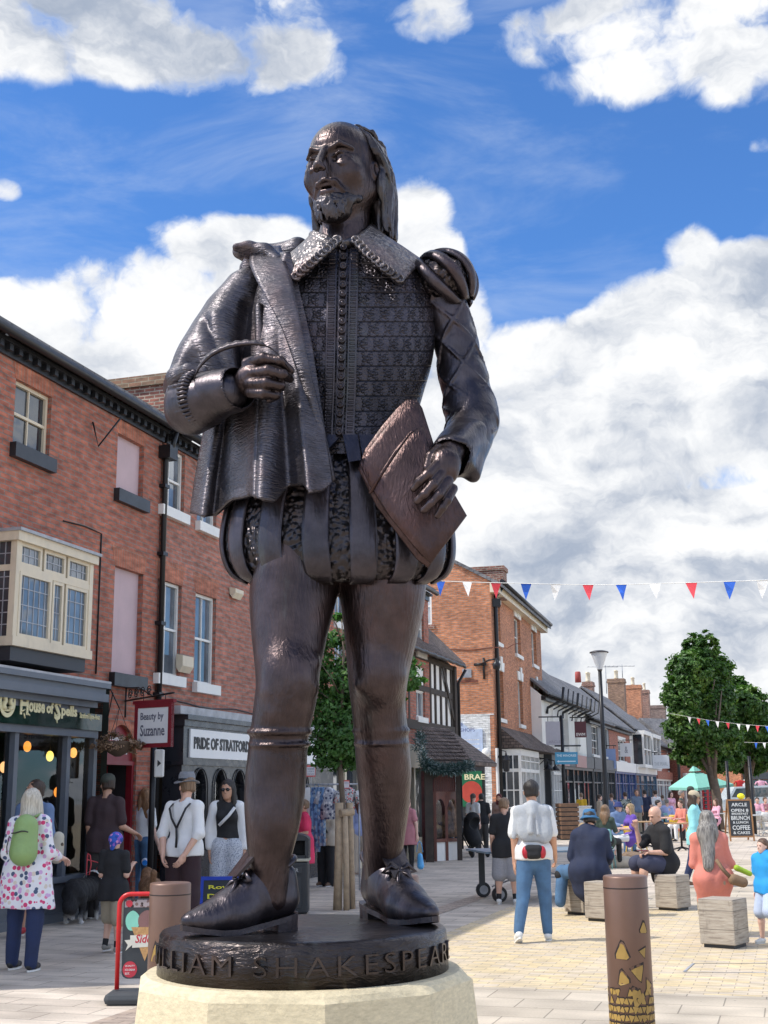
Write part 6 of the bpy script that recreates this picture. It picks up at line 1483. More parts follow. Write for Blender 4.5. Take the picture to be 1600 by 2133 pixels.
def person(label,foot,top_y=None,H=None,yaw=0,skin='fair',hair='short',hairc='brown',top=None,bottom=None,shoe=None,torso=UP,legs=None,arms=None,pz=None,head=(0,0),build=1.0,fem=False,hat=None,group=None,feet=((0,0),(0,0)),glasses=False,base=None,twist=0,curl=.5,shoulder=1.0,name='person',socks=None,face=True):
 """top = dict(m, sleeve 0..2, hem, loose, flare); bottom = dict(m, kind, len, loose)"""
 B=Vector(base)if base is not None else on(foot[0],foot[1],0)
 if H is None:H=at(foot[0],top_y,B.y).z-B.z
 if pz is None:B.z=0
 root=empty(name,B,R_(yaw),label,'person',group)
 D=B.y;h=min(.024,max(.0115,D*.00072));K=H
 legs=legs or{1:((.03,-.02,-1),(.02,.03,-1)),-1:((-.03,.0,-1),(-.02,.03,-1))}
 arms={**HANG,**(arms or{})};tv=N_(torso)
 hipx=.052;TH,SH=.245,.235
 lg={s:(N_(legs[s][0]),N_(legs[s][1]))for s in(-1,1)}
 if pz is None:
  pel=np.array((0,0,.045+max(-(lg[s][0][2]*TH+lg[s][1][2]*SH)for s in(-1,1))+.012))
 else:pel=np.array((0,0,pz/H+.085))
 # x: the person's own left is +x when facing -y
 sx=np.array((1,0,0.));rt=R_(twist);sx2=np.array((math.cos(rt),math.sin(rt),0))
 hip={s:pel+np.array((s*hipx,0,-.012))for s in(-1,1)}
 knee={s:hip[s]+lg[s][0]*TH for s in(-1,1)};ank={s:knee[s]+lg[s][1]*SH for s in(-1,1)}
 waist=pel+tv*.095;chest=pel+tv*.20;neck=pel+tv*.285
 shd={s:pel+tv*.262+sx2*s*(.098*shoulder if not fem else .086*shoulder)for s in(-1,1)}
 elb,wri={},{}
 for s in(-1,1):elb[s]=shd[s]+N_(arms[s][0])*.168;wri[s]=elb[s]+N_(arms[s][1])*.145
 hc=neck+tv*.045+np.array((0,-.018,.052))*1.0
 ya,pi_=R_(head[0]),R_(head[1])
 Rz=Matrix.Rotation(ya,3,'Z')@Matrix.Rotation(pi_,3,'X');RN=np.array(Rz)
 def hl(x,y,z):return hc+RN@(np.array((x,y,z))*1.0)
 bw=build
 allp=np.array([*knee.values(),*ank.values(),*shd.values(),*elb.values(),*wri.values(),pel,hl(0,0,0)])
 lo=allp.min(0)-.14;hi=allp.max(0)+.14;lo[2]=min(lo[2],ank[1][2]-.06,ank[-1][2]-.06)
 def vol(hh=1.0,l=lo,u=hi):return Vol(l*K,u*K,h*hh)
 q=(1,.64,1)
 def C(v,a,b,ra,rb=None,k=.012,q=(1,1,1),op='add'):v.cap(np.array(a)*K,np.array(b)*K,ra*K,(rb if rb is not None else ra)*K,k*K,q,op)
 def E(v,c,r,k=0.,Rm=None,op='add'):v.ell(np.array(c)*K,tuple(x*K for x in r),k*K,Rm,op)
 # ---- body
 V=vol()
 wr=.064 if fem else .072;hr=.083 if fem else .077
 C(V,pel,waist,hr*bw,wr*bw,.012,q);C(V,waist,chest,wr*bw,(.072 if fem else .079)*bw,.008,q);C(V,chest,neck-tv*.03,(.072 if fem else .079)*bw,.05,.008,q);C(V,shd[-1],shd[1],.029,.029,.015)
 C(V,neck-tv*.02,hl(0,.012,-.02),.030,.029,.015)
 for s in(-1,1):
  C(V,shd[s],elb[s],.031*bw**.5,.024,.015);C(V,elb[s],wri[s],.0245,.0155,.008)
  C(V,hip[s],knee[s],.052*bw,.034,.02);C(V,knee[s],knee[s]+lg[s][1]*.07,.033,.034,.01);C(V,knee[s]+lg[s][1]*.07,ank[s],.034,.019,.01)
  if fem:E(V,chest+np.array((s*.036,-.048,.0)),(.034,.034,.034),.02)
 parts=[V]
 Hd=Vol((hc-.115)*K,(hc+np.array((.115,.115,.115)))*K,h*.62)
 E(Hd,hl(0,.008,.020),(.0445,.0555,.050),0,RN);E(Hd,hl(0,-.014,-.022),(.0345,.038,.044),.02,RN);E(Hd,hl(0,-.028,-.052),(.018,.018,.014),.015,RN)
 C(Hd,hl(0,-.050,.006),hl(0,-.060,-.014),.0050,.0075,.006);E(Hd,hl(0,-.0485,-.036),(.013,.006,.0045),.004,RN);E(Hd,hl(0,-.0555,-.0365),(.011,.003,.0012),.002,RN,'sub')
 for s in(-1,1):
  E(Hd,hl(s*.0175,-.052,.006),(.0105,.008,.006),.006,RN,'sub');E(Hd,hl(s*.046,.006,-.006),(.005,.010,.016),.004,RN);C(Hd,hl(s*.007,-.051,.016),hl(s*.026,-.046,.016),.004,.003,.005)
 C(Hd,hl(0,.012,-.03),neck-tv*.02,.029,.032,.015)
 parts.append(Hd);geo=[p.mesh()for p in parts]
 # hands with five fingers
 for s in(-1,1):
  d=N_(wri[s]-elb[s]);nrm=N_(np.array((-s,-.25,0))-d*np.dot(np.array((-s,-.25,0)),d))if abs(d[2])>.5 else N_(np.array((0,0,-1))-d*-d[2]);w=np.cross(d,nrm)
  if w[1]>0 and abs(d[2])>.5:w=-w
  cu=curl[s]if isinstance(curl,dict)else curl
  pc=wri[s]+d*.030;hv=Vol((pc-.06)*K,(pc+.06)*K,max(.0055,h*.5));M=np.stack([w,nrm,d],1);E(hv,pc,(.0235,.0095,.033),0,M);C(hv,wri[s]-d*.012,wri[s]+d*.012,.0150,.0145,.008);geo.append(hv.mesh())
  for i,(off,ln,r)in enumerate(((-.0165,.040,.0052),(-.0055,.046,.0054),(.0055,.043,.0052),(.0160,.033,.0046))):
   p=pc+w*-off+d*.026;pts=[p-d*.01];a=0
   for f_ in(.42,.32,.26):
    a+=cu*.75;dd=d*math.cos(a)+nrm*math.sin(a);p=p+dd*ln*f_*1.1;pts.append(p)
   geo.append(tube_np([x*K for x in pts],[r*K,r*K,r*.92*K,r*.75*K]))
  t0=pc+w*.018-d*.012;td=N_(w*.75+d*.75+nrm*.35);td2=N_(w*.15+d*.9+nrm*.45)
  geo.append(tube_np([x*K for x in(t0-td*.008,t0+td*.018,t0+td*.018+td2*.022)],[.0072*K,.0062*K,.0045*K]))
 me=np_mesh('body',geo);body=link_mesh('body',me,root,SKIN[skin])
 if face and D<60:
  mb=MB()
  for s in(-1,1):mb.ball(hl(s*.0175,-.0465,.0055)*K,(.0062*K,.005*K,.0038*K),8,6)
  mb.build('eyes',EYE,root,local=True)
 if glasses:
  mb=MB()
  for s in(-1,1):mb.ball(hl(s*.0185,-.0555,.004)*K,(.0150*K,.004*K,.0115*K),12,6,Rz);mb.tube([hl(s*.032,-.052,.007)*K,hl(s*.046,.0,.007)*K],.0018*K,5)
  mb.tube([hl(-.008,-.058,.008)*K,hl(.008,-.058,.008)*K],.002*K,5);mb.build('sunglasses',LENS,root,local=True)
  # ---- garments
 if top:
  V=vol();e=.007+top.get('loose',0.);hem=top.get('hem',.03);fl=top.get('flare',0.)
  ce=(.074 if fem else .081)*bw+e;C(V,pel,waist,(hr+.002)*bw+e,(wr+.004)*bw+e,.010,q);C(V,waist,chest,(wr+.004)*bw+e,ce,.006,q);C(V,chest,pel+tv*.255,ce,.062+e,.006,q)
  C(V,shd[-1],shd[1],.034+e*.5,None,.015);C(V,shd[0+1]*.5+shd[-1]*.5,neck-tv*.018,.045,.034,.02)
  if hem>0:C(V,pel,pel+np.array((0,0,-hem))+(np.array((0,-.05,0))if pz is not None else 0),hr*bw+e,hr*bw+e+fl,.02,q)
  if hem>-.01:
   for s in(-1,1):
    dn_=lg[s][0]if pz is not None else np.array((0,0,-1.));C(V,hip[s]+np.array((0,0,.02)),hip[s]+dn_*(max(.0,hem-.02)if pz is None else min(.05,hem)),(.064 if pz is None else .057)*bw+e*.7,(.064 if pz is None else .055)*bw+e*.7+(fl*.6 if pz is None else 0),.03)
  if hem>0 and pz is None:V.cut((pel+np.array((0,0,-hem-.01)))*K,(0,0,-1))
  elif hem<0:V.cut((pel+np.array((0,0,-hem)))*K,(0,0,-1))
  for s in(-1,1):
   if fem:E(V,chest+np.array((s*.036,-.050,.0)),(.036+e*.5,)*3,.025)
   sl=top.get('sleeve',.6);el=.0055+top.get('loose',0)*.5
   ue=shd[s]+(elb[s]-shd[s])*min(1,sl)
   if sl>0:C(V,shd[s],ue,.031+el,(.025+el)if sl>=1 else .031+el,.010)
   if sl>1:C(V,elb[s],elb[s]+(wri[s]-elb[s])*min(1,sl-1),.0265+el,.019+el*.8,.012)
   if 0<sl<1:V.cap((ue+N_(arms[s][0])*.03)*K,(ue+N_(arms[s][0])*.05)*K,.05*K,.05*K,0,op='sub')if False else None
  V.noise(.0075*K*top.get('wr',1),15/K*1.6,int(abs(B.x)*100)%50+1,st=(1,1,.6));V.noise(.0032*K*top.get('wr',1),38,3,st=(1,1,.55))
  E(V,neck+tv*.012,(.034,.036,.030),.004,None,'sub')
  gm=vol_obj(top.get('name','shirt'),[V],top['m'],root,off=(0,0,0))
  if D<24:
   mb=MB();cc_=(neck-tv*.004)*K;mb.tube([cc_+np.array((.036*K*math.cos(t),.036*K*math.sin(t)*1.05,.008*K*math.sin(t)))for t in np.linspace(0,2*math.pi,21)],.0045*K,6,False);mb.build('neckband',top['m'],gm,local=True)
 if bottom:
  V=vol();e=.005+bottom.get('loose',0.);kd=bottom.get('kind','trousers');ln=bottom.get('len',2.0)
  C(V,pel+tv*.035,pel-np.array((0,0,.012)),(wr+.008)*bw+.003,hr*bw+.004,.02,q)
  if kd=='skirt':
   C(V,pel,pel+np.array((0,0,-ln*.24)),hr*bw+e,hr*bw+e+.03,.02,(1,.75,1));V.cut((pel+np.array((0,0,-ln*.24)))*K,(0,0,-1))
  else:
   for s in(-1,1):
    ke=hip[s]+(knee[s]-hip[s])*min(1,ln)
    C(V,hip[s]+np.array((s*-.004,0,0)),ke,.056*bw+e*.6,(.037+e)+(.010 if ln<1.3 else 0),.018)
    if ln>1:C(V,knee[s],knee[s]+(ank[s]-knee[s])*min(1,(ln-1)),.037+e,.026+e*bottom.get('cuff',1.0),.012)
    if fem:E(V,hip[s]+np.array((s*.008,.028,.01)),(.045,.04,.045),.03)
  V.noise(.004*K,22,5,st=(1,1,.5));vol_obj({'skirt':'skirt','shorts':'shorts'}.get(kd,'trousers'),[V],bottom['m'],root,off=(0,0,0))
 for s in(-1,1):
  fy,fp=feet[0 if s==-1 else 1];fd=np.array((math.sin(R_(fy)),-math.cos(R_(fy))*math.cos(R_(fp)),math.sin(R_(fp))));fd=N_(fd)
  dn=N_(np.array((0,-math.sin(R_(fp))*-1,0))*0+np.array((0,0,-1))-fd*-fd[2])
  a=ank[s];sol=a+dn*.028;l2=np.minimum(sol,a+fd*.12)-.06;u2=np.maximum(sol,a+fd*.12)+.06
  V=Vol(l2*K,u2*K,h*.6);sd=np.cross(fd,dn)
  bare=shoe is None
  C(V,a-fd*.012+dn*.012,a+fd*.03+dn*.016,.021,.023,.01);C(V,a+fd*.03+dn*.014,a+fd*.085+dn*.021,.023,.017,.012);C(V,a,a-fd*.01+dn*.012,.021,.021,.01)
  V.cut((a+dn*.037)*K,dn);vol_obj('shoe' if not bare else 'foot',[V],shoe if not bare else SKIN[skin],root,off=(0,0,0))
  if shoe is not None and D<26:
   mb=MB();N=14;out=[]
   for i in range(N):t=2*math.pi*i/N;out.append((a+fd*(.036+.068*math.cos(t))+sd*(.0235*math.sin(t)*(1+.12*math.cos(t)))+dn*.034)*K)
   mb.prism(out,Vector(dn)*.010*K);mb.build('sole',SOLE,root,local=True)
  if socks is not None:
   V=Vol((a-.06)*K,(a+np.array((.06,.06,.09)))*K,h*.7);up=-lg[s][1];C(V,a,a+up*.05,.0235,.025,.0);vol_obj('sock',[V],socks,root,off=(0,0,0))
   # ---- hair and hats
 if hair and hair!='bald':
  V=Vol((hc-np.array((.13,.12,.42 if hair=='verylong' else .30)))*K,(hc+.13)*K,h*.62)
  E(V,hl(0,.014,.027),(.0495,.0585,.0515),0,RN)
  if hair in('short','crop'):
   E(V,hl(0,.030,-.010),(.045,.040,.040),.015,RN);E(V,hl(0,-.052,-.022),(.075,.055,.050),.006,RN,'sub');V.cut(hl(0,0,-.042)*K,RN@np.array((0,.35,-1.)))
  elif hair in('bob','bun'):
   r_=1.0
   for s in(-1,1):
    if hair=='bob':C(V,hl(s*.038,.012,.0),hl(s*.046,.008,-.080),.026,.026,.02)
   C(V,hl(0,.03,.0),hl(0,.040,-.075 if hair=='bob' else-.02),.046,.048 if hair=='bob' else .03,.02,(1,.7,1));E(V,hl(0,-.058,-.030),(.034,.048,.062),.008,RN,'sub')
   if hair=='bun':E(V,hl(0,.07,.02),(.024,.02,.024),.005)
  elif hair in('long','verylong'):
   L_=-.16 if hair=='long' else-.30;wd=.050 if hair=='long' else .062
   C(V,hl(0,.028,.0),hl(0,.052,-.08),.046,wd,.02,(1,.62,1));C(V,hl(0,.052,-.08),hl(0,.070 if hair=='long' else .085,L_),wd,wd*.62,.03,(1,.55,1))
   for s in(-1,1):C(V,hl(s*.040,.006,.0),hl(s*.050,.012,-.11),.020,.018,.02)
   E(V,hl(0,-.058,-.030),(.032,.048,.062),.008,RN,'sub')
  elif hair=='ponytail':
   C(V,hl(0,.07,.01),hl(0,.085,-.10),.018,.012,.02);E(V,hl(0,-.052,-.026),(.075,.052,.052),.006,RN,'sub')
  V.noise(.0022*K,60,7,st=(1,1,.2));V.noise(.0016*K,120,9,st=(1,1,.2));vol_obj('hair',[V],HM[hairc],root,off=(0,0,0))
 if hat:
  kd,hm=hat[0],hat[1];mb=MB();R3=Matrix(RN.tolist());Z=lambda x,y,z:Vector(hl(x,y,z)*K)
  def rg(rx,ry,z,dy=0,n=28,wav=0):return[Z(rx*math.cos(a),dy+ry*math.sin(a),z+wav*math.cos(2*a))for a in np.linspace(0,2*math.pi,n+1)[:-1]]
  if kd=='fedora':
   mb.loft([rg(.078,.090,.030,0,wav=-.010),rg(.079,.091,.034,0,wav=-.010),rg(.052,.062,.036),rg(.050,.060,.075),rg(.040,.052,.095),rg(.022,.034,.090),rg(.005,.01,.084)]);o=mb.build('hat',hm,root,local=True)
   mb=MB();mb.loft([rg(.0535,.0635,.038),rg(.0525,.0625,.054)],True,False);mb.build('hat_band',BLACK,root,local=True)
  elif kd=='bucket':mb.loft([rg(.076,.082,.008),rg(.077,.083,.011),rg(.056,.062,.036),rg(.052,.058,.060),rg(.045,.052,.082),rg(.02,.025,.088),rg(.002,.003,.089)]);mb.build('hat',hm,root,local=True)
  elif kd=='cap':
   mb.loft([rg(.0515,.061,.020,.010),rg(.0525,.062,.045,.010),rg(.044,.052,.070,.010),rg(.024,.03,.084,.010),rg(.002,.003,.088,.010)])
   br=[Z(.044*math.sin(a),-.030-.070*math.cos(a),.030-.008*math.cos(a))for a in np.linspace(-math.pi/2,math.pi/2,13)];mb.prism(br,Vector(RN@np.array((0,0,1.)))*.004*K);mb.build('cap',hm,root,local=True)
  elif kd=='scarf':
   V=Vol((hc-.13)*K,(hc+.13)*K,h*.62);E(V,hl(0,.012,.020),(.053,.062,.056),0,RN);C(V,hl(0,.015,-.02),hl(0,.0,-.085),.045,.062,.02);E(V,hl(0,-.062,-.012),(.030,.05,.042),.006,RN,'sub');V.noise(.002*K,40,2);vol_obj('headscarf',[V],hm,root,off=(0,0,0))
 root['K']=H
 J=dict(root=root,H=H,B=B,yaw=R_(yaw),hip=hip,knee=knee,ank=ank,sh=shd,elb=elb,wri=wri,pel=pel,waist=waist,chest=chest,neck=neck,hc=hc)
 def W(p):v=Matrix.Rotation(R_(yaw),3,'Z')@Vector(np.array(p)*H);return B+v
 J['W']=W;return J
del_keys=None
SOLE=mat('white_rubber_sole',(.70,.69,.66),.6,var=.08)
WH=cloth('white_cotton',(.72,.72,.71),var=.05);BK=cloth('black_cotton',(.016,.016,.018));NV=cloth('navy_cotton',(.018,.026,.06));DEN=cloth('blue_denim',(.07,.15,.27),var=.25,vs=7,bs=120);DEND=cloth('dark_denim',(.018,.03,.085),var=.2,bs=120)
GRY=cloth('grey_marl',(.30,.30,.32),var=.12,vs=60);BRN=cloth('dark_maroon_cotton',(.055,.032,.034));CH=cloth('charcoal_cloth',(.045,.042,.04));CORAL=cloth('coral_cotton',(.62,.21,.16));PINKD=cloth('bright_pink_jersey',(.72,.045,.12));BEIGE=cloth('beige_linen',(.50,.43,.34));LAV=cloth('lavender_cotton',(.38,.44,.72));ROSE=cloth('dusty_rose',(.48,.20,.22));AQUA=cloth('aqua_fleece',(.30,.68,.70));KHK=cloth('khaki_cotton',(.34,.29,.21));BLUE=cloth('faded_blue_cotton',(.14,.21,.36));YEL=cloth('yellow_jersey',(.75,.45,.03));REDC=cloth('red_cotton',(.50,.03,.03));PURP=cloth('purple_cotton',(.13,.07,.38));PNK=cloth('pale_pink_cotton',(.72,.38,.48));OLV=cloth('dark_green_cotton',(.05,.075,.06));SLB=cloth('slate_blue_cotton',(.13,.18,.26));BROWNS=mat('brown_leather',(.13,.07,.04),.5);WSH=mat('white_trainer',(.72,.72,.70),.5,var=.08);BSH=mat('black_shoe',(.02,.02,.022),.45);RSH=mat('red_trainer',(.50,.03,.045),.6);TSH=mat('teal_trainer',(.02,.10,.13),.6);GSH=mat('grey_suede_shoe',(.26,.24,.21),.85);OSH=mat('grey_orange_trainer',(.40,.14,.03),.7,var=.7,vs=9)
FLORAL=pattern_mat('floral_print',(.74,.73,.75),[(.70,.20,.34),(.62,.05,.16),(.07,.10,.18),(.60,.38,.62),(.66,.58,.50)],21,.46)
LACEP=pattern_mat('grey_dotted_print',(.52,.54,.58),[(.22,.25,.31),(.28,.31,.36)],62,.42)
STRIPE=pattern_mat('green_stripe_print',(.30,.33,.30),[(.02,.03,.03)],20,.5)
BAND=pattern_mat('blue_galaxy_print',(.03,.10,.45),[(.25,.10,.45),(.60,.25,.50),(.02,.06,.3)],30,.55)
def blob(name,m,label,cat,parts,h=.01,group=None,noise=.003,kids=()):
 """free-standing soft object: parts = [('c', a, b, ra, rb) | ('e', c, r)] in world space"""
 P=np.array([tuple(x)for p in parts for x in(p[1:3]if p[0]=='c' else p[1:2])]);mr=max(max(p[3:])if p[0]=='c' else max(p[2])for p in parts)
 V=Vol(P.min(0)-mr*1.3-.02,P.max(0)+mr*1.3+.02,h)
 for p in parts:
  if p[0]=='c':V.cap(p[1],p[2],p[3],p[4],.02)
  else:V.ell(p[1],p[2],.03)
 V.noise(noise,25,3);v,q=V.mesh();o0=v.mean(0);o0[2]=v[:,2].min();me=np_mesh(name,[(v-o0,q)]);o=link_mesh(name,me,None,m);o.location=o0;tag(o,label,cat,group);return o
def strap(parent_ob,pts,m,w=.018,name='strap'):
 mb=MB();rings=[];P=[Vector(p)for p in pts]
 for i,p in enumerate(P):
  t=(P[min(i+1,len(P)-1)]-P[max(0,i-1)]).normalized();a=t.cross(Vector((0,1,0)));a=a.normalized()if a.length>.1 else Vector((1,0,0));b=t.cross(a)
  rings.append([p+a*w,p+b*.004,p-a*w,p-b*.004])
 mb.loft(rings);return mb.build(name,m,parent_ob)
 # ================================================================== the people in the street
def T(m,**k):return dict(m=m,**k)
def S_(J,p,s=0):return J['W'](p)
# --- left group
# woman in floral shirt, seen from behind, turned a little right
J=person('person in a white floral tunic and navy trousers, wearing a green backpack',(48,2022),1640,yaw=168,hair='bob',hairc='white',top=T(FLORAL,sleeve=1.7,hem=.19,loose=.014,flare=.025),bottom=T(DEND,loose=.004),shoe=BSH,build=1.18,fem=True,
 legs={1:((.10,-.10,-1),(.02,.02,-1)),-1:((-.09,.12,-1),(.0,.12,-1))},arms={1:((.25,.05,-1),(.05,-.9,-.25)),-1:((-.25,.05,-1),(-.05,-.9,-.2))})
A=J;c=A['chest'];H_=A['H']
W=A['W'];bp=blob('backpack',cloth('sage_green_nylon',(.24,.36,.13),rough=.55),'green backpack on the back of the person in the floral tunic','backpack',
 [('c',W(c+np.array((-.03,.105,.05))),W(c+np.array((-.03,.12,-.09))),.115*1,.135)],.011,noise=.004)
mb=MB();mb.tube([W(c+np.array((-.085+.02*i,.185,.02+.006*math.sin(i))))for i in range(6)],.007,5);mb.tube([W(c+np.array((.03,.18,.0))),W(c+np.array((.045,.175,-.06))),W(c+np.array((.04,.175,-.10)))],.006,5);mb.build('zip',CH,bp)
for s in(-.06,.03):strap(bp,[W(c+np.array((s,.06,.10))),W(c+np.array((s,.0,.118))),W(c+np.array((s,-.07,.06)))],MATS['sage_green_nylon'],.02)
J=person('person in a blue sweatshirt and red trainers facing the person in the floral tunic',(60,1950),1622,yaw=-20,hair='short',hairc='dark',top=T(BLUE,sleeve=1.7,hem=.05,loose=.01),bottom=T(SLB,kind='shorts',len=.95),shoe=RSH,glasses=False,skin='warm',head=(-25,-10),
 arms={1:((.2,-.1,-1),(-.5,-.8,-.1)),-1:((-.2,-.1,-1),(.5,-.8,-.1))})
Wj=J['W'];bag=blob('tote_bag',pattern_mat('cream_tote_print',(.55,.50,.40),[(.25,.12,.06),(.1,.08,.06)],14,.3),'cream printed tote bag hanging at the side of the person in the blue sweatshirt','bag',[('c',at(122,1745,J['B'].y-.1),at(118,1785,J['B'].y-.1),.07,.08)],.012,noise=.006)
strap(bag,[at(118,1725,J['B'].y-.1),at(108,1690,J['B'].y),at(98,1668,J['B'].y)],CH,.012)
J=person('person in a dark cap and maroon brown tee shirt holding a red dog lead',(212,1914),1612,yaw=172,hair='short',hairc='dark',top=T(BRN,sleeve=.75,hem=.07,loose=.012),bottom=T(CH,loose=.012),shoe=TSH,hat=('cap',cloth('olive_cap',(.07,.075,.06))),skin='warm',build=1.08,head=(35,0),
 arms={1:((.12,.02,-1),(.05,-.25,-1)),-1:((-.15,.0,-1),(-.3,-.8,-.3))},legs={1:((.06,-.05,-1),(.05,.02,-1)),-1:((-.06,.0,-1),(-.05,.03,-1))})
DOGP=J
J=person('person in a white tee shirt and jeans beside the red doorway',(292,1888),1640,yaw=150,hair='long',hairc='lblond',top=T(WH,sleeve=.7,hem=-.02,loose=.006),bottom=T(DEN),shoe=WSH,fem=True,head=(60,0),
 arms={1:((.12,.05,-1),(.1,-.2,-1)),-1:((-.2,.0,-1),(-.06,-.5,-.9))},skin='fair')
lead=blob('dog_lead',mat('white_blue_plastic',(.65,.70,.80),.4),'white and blue retractable dog lead held beside the red doorway','dog lead',[('e',at(302,1795,J['B'].y-.2),(.055,.03,.055))],.008,noise=0)
mb=MB();mb.lathe(at(302,1797,J['B'].y-.24),[(.04,0),(.04,.02)],16,Matrix.Rotation(R_(90),3,'X'));mb.build('lead_button',mat('bright_blue_plastic',(.02,.25,.75),.4),lead)
J=person('small person in a black tee shirt, khaki shorts and blue galaxy print headscarf',(232,1985),1730,yaw=165,hair=None,top=T(BK,sleeve=.7,hem=.10,loose=.012,flare=.01),bottom=T(KHK,kind='shorts',len=1.0,loose=.02),shoe=GSH,socks=BK,skin='pale',head=(40,15),build=1.0,
 arms={1:((.1,.05,-1),(-.2,-.75,.5)),-1:((-.12,.02,-1),(.1,-.8,.45))},legs={1:((.03,-.25,-1),(.02,.25,-1)),-1:((-.04,.06,-1),(-.02,.10,-1))})
W=J['W'];hcx=J['hc'];V=Vol((hcx-.1)*J['H'],(hcx+.1)*J['H'],.008);V.ell(hcx*J['H']+np.array((0,.014,.016)),(.076,.088,.078));V.ell(hcx*J['H']+np.array((0,-.10,-.02)),(.1,.07,.06),.01,None,'sub');V.cap(hcx*J['H']+np.array((0,.07,-.02)),hcx*J['H']+np.array((0,.09,-.08)),.04,.025,.02);V.noise(.003,40,4);vol_obj('headscarf',[V],BAND,J['root'],off=(0,0,0))
BOYP=J
# man with fedora and braces
J=person('person in a grey trilby, white shirt and black braces with hands clasped behind the back',(378,1962),1612,yaw=155,hair='crop',hairc='sandy',top=T(WH,sleeve=1.15,hem=.02,loose=.006),bottom=T(cloth('burgundy_trousers',(.035,.016,.020)),loose=.016,cuff=1.2),shoe=BSH,hat=('fedora',cloth('grey_felt',(.20,.21,.23))),head=(55,0),skin='pale',build=1.06,
 arms={1:((.20,.25,-1),(-.42,.55,-1)),-1:((-.20,.25,-1),(.42,.55,-1))})
W=J['W'];K=J['H'];ch=J['chest'];mb=MB()
def onback(x,z,out=.004):return np.array((x,.0,0))+J['pel']+np.array((0,(.064 if z>.1 else .060)+out,z))
def ribbon(par,P,w,m,name):
 P=[Vector(p)for p in P];rings=[];mb=MB()
 for i,p in enumerate(P):
  t=(P[min(i+1,len(P)-1)]-P[max(0,i-1)]).normalized();a=t.cross(Vector((0,1,0))).normalized();rings.append([p-a*w,p-a*w+Vector((0,.006,0)),p+a*w+Vector((0,.006,0)),p+a*w])
 mb.loft(rings);return mb.build(name,m,par,local=True)
for s in(-1,1):ribbon(J['root'],[onback(s*.062,.285,-.035)*K,onback(s*.060,.255,.010)*K,onback(s*.035,.195,.022)*K,onback(0,.135,.018)*K],.013,BLACK,'brace')
ribbon(J['root'],[onback(0,.14,.019)*K,onback(0,.08,.018)*K,onback(0,.02,.022)*K],.014,BLACK,'brace')
# woman with sunglasses
J=person('person in sunglasses, white cardigan, black top and grey patterned trousers',(470,1925),1622,yaw=2,hair='long',hairc='black',top=T(BK,sleeve=.0,hem=-.05,loose=.002),bottom=T(LACEP,loose=.020,cuff=1.6),shoe=BSH,glasses=True,fem=True,skin='tan',head=(-12,0),
 arms={1:((.22,.05,-1),(.0,-.15,-1)),-1:((-.24,.05,-1),(.05,-.15,-1))})
K=J['H'];V=Vol(np.array((-.22,-.12,.50))*K,np.array((.22,.12,.90))*K,.011);cpl=lambda a,b_,r,r2:V.cap(np.array(a)*K,np.array(b_)*K,r*K,r2*K,.015*K)
for s in(-1,1):cpl(J['sh'][s],J['elb'][s],.044,.038);cpl(J['elb'][s],J['elb'][s]*.25+J['wri'][s]*.75,.038,.032);V.cap((J['sh'][s]*np.array((.75,1,1))+np.array((0,.02,0)))*K,(J['pel']+np.array((s*.08,.02,.05)))*K,.050*K,.046*K,.02*K,(1,.8,1))
V.noise(.005,22,4);vol_obj('cardigan',[V],WH,J['root'],off=(0,0,0))
ribbon(J['root'],[(.060*K,-.075*K,.800*K),(.02*K,-.105*K,.745*K),(-.05*K,-.102*K,.675*K)],.020,mat('white_strap',(.62,.62,.62),.6),'bag_strap')
# --- seen between the statue's legs
J=person('person in a bright pink jersey dress seen from the side behind the litter bin',(634,1858),1664,yaw=-75,hair='short',hairc='sandy',top=T(PINKD,sleeve=.7,hem=.22,loose=.014,flare=.02,name='dress'),bottom=None,shoe=BSH,fem=True,build=1.25,skin='warm',arms={1:((.1,.0,-1),(-.1,-.95,-.15)),-1:((-.1,0,-1),(.1,-.95,-.15))})
J=person('person in a beige jacket and black trousers, black bag strap across',(680,1846),1655,yaw=-35,hair='bun',hairc='brown',top=T(BEIGE,sleeve=1.8,hem=.09,loose=.014),bottom=T(BK,loose=.014,cuff=1.4),shoe=BROWNS,fem=True,build=1.1,skin='warm',head=(-20,12),arms={1:((.12,.0,-1),(-.3,-.5,-.8)),-1:((-.12,0,-1),(.3,-.5,-.8))})
K=J['H'];ribbon(J['root'],[(-.05*K,-.085*K,.80*K),(.02*K,-.115*K,.70*K),(.09*K,-.10*K,.58*K)],.018,BLACK,'bag_strap')
J=person('person in a lavender top and cream trousers behind the tree stakes',(752,1822),1650,yaw=160,hair='long',hairc='auburn',top=T(LAV,sleeve=1.5,hem=.0,loose=.006),bottom=T(cloth('cream_cotton',(.56,.47,.38)),loose=.010),shoe=RSH,fem=True)
J=person('person in a dusty rose tunic and black leggings holding a blue carrier bag',(850,1818),1660,yaw=150,hair='short',hairc='brown',top=T(ROSE,sleeve=.6,hem=.16,loose=.014,flare=.012),bottom=T(BK,loose=-.002),shoe=GSH,fem=True,build=1.12,arms={-1:((-.35,.05,-1),(-.12,.05,-1)),1:((.2,.05,-1),(.1,-.1,-1))})
D_=J['B'].y;bg=blob('carrier_bag',mat('blue_plastic',(.10,.42,.78),.4,var=.15),'blue plastic carrier bag held by the person in the dusty rose tunic','bag',[('c',at(875,1783,D_-.1),at(876,1803,D_-.1),.055,.075)],.012,noise=.006)
strap(bg,[at(868,1775,D_-.1),at(870,1757,D_-.1),at(874,1752,D_-.1),at(878,1757,D_-.1),at(881,1775,D_-.1)],MATS['blue_plastic'],.008,'handle')
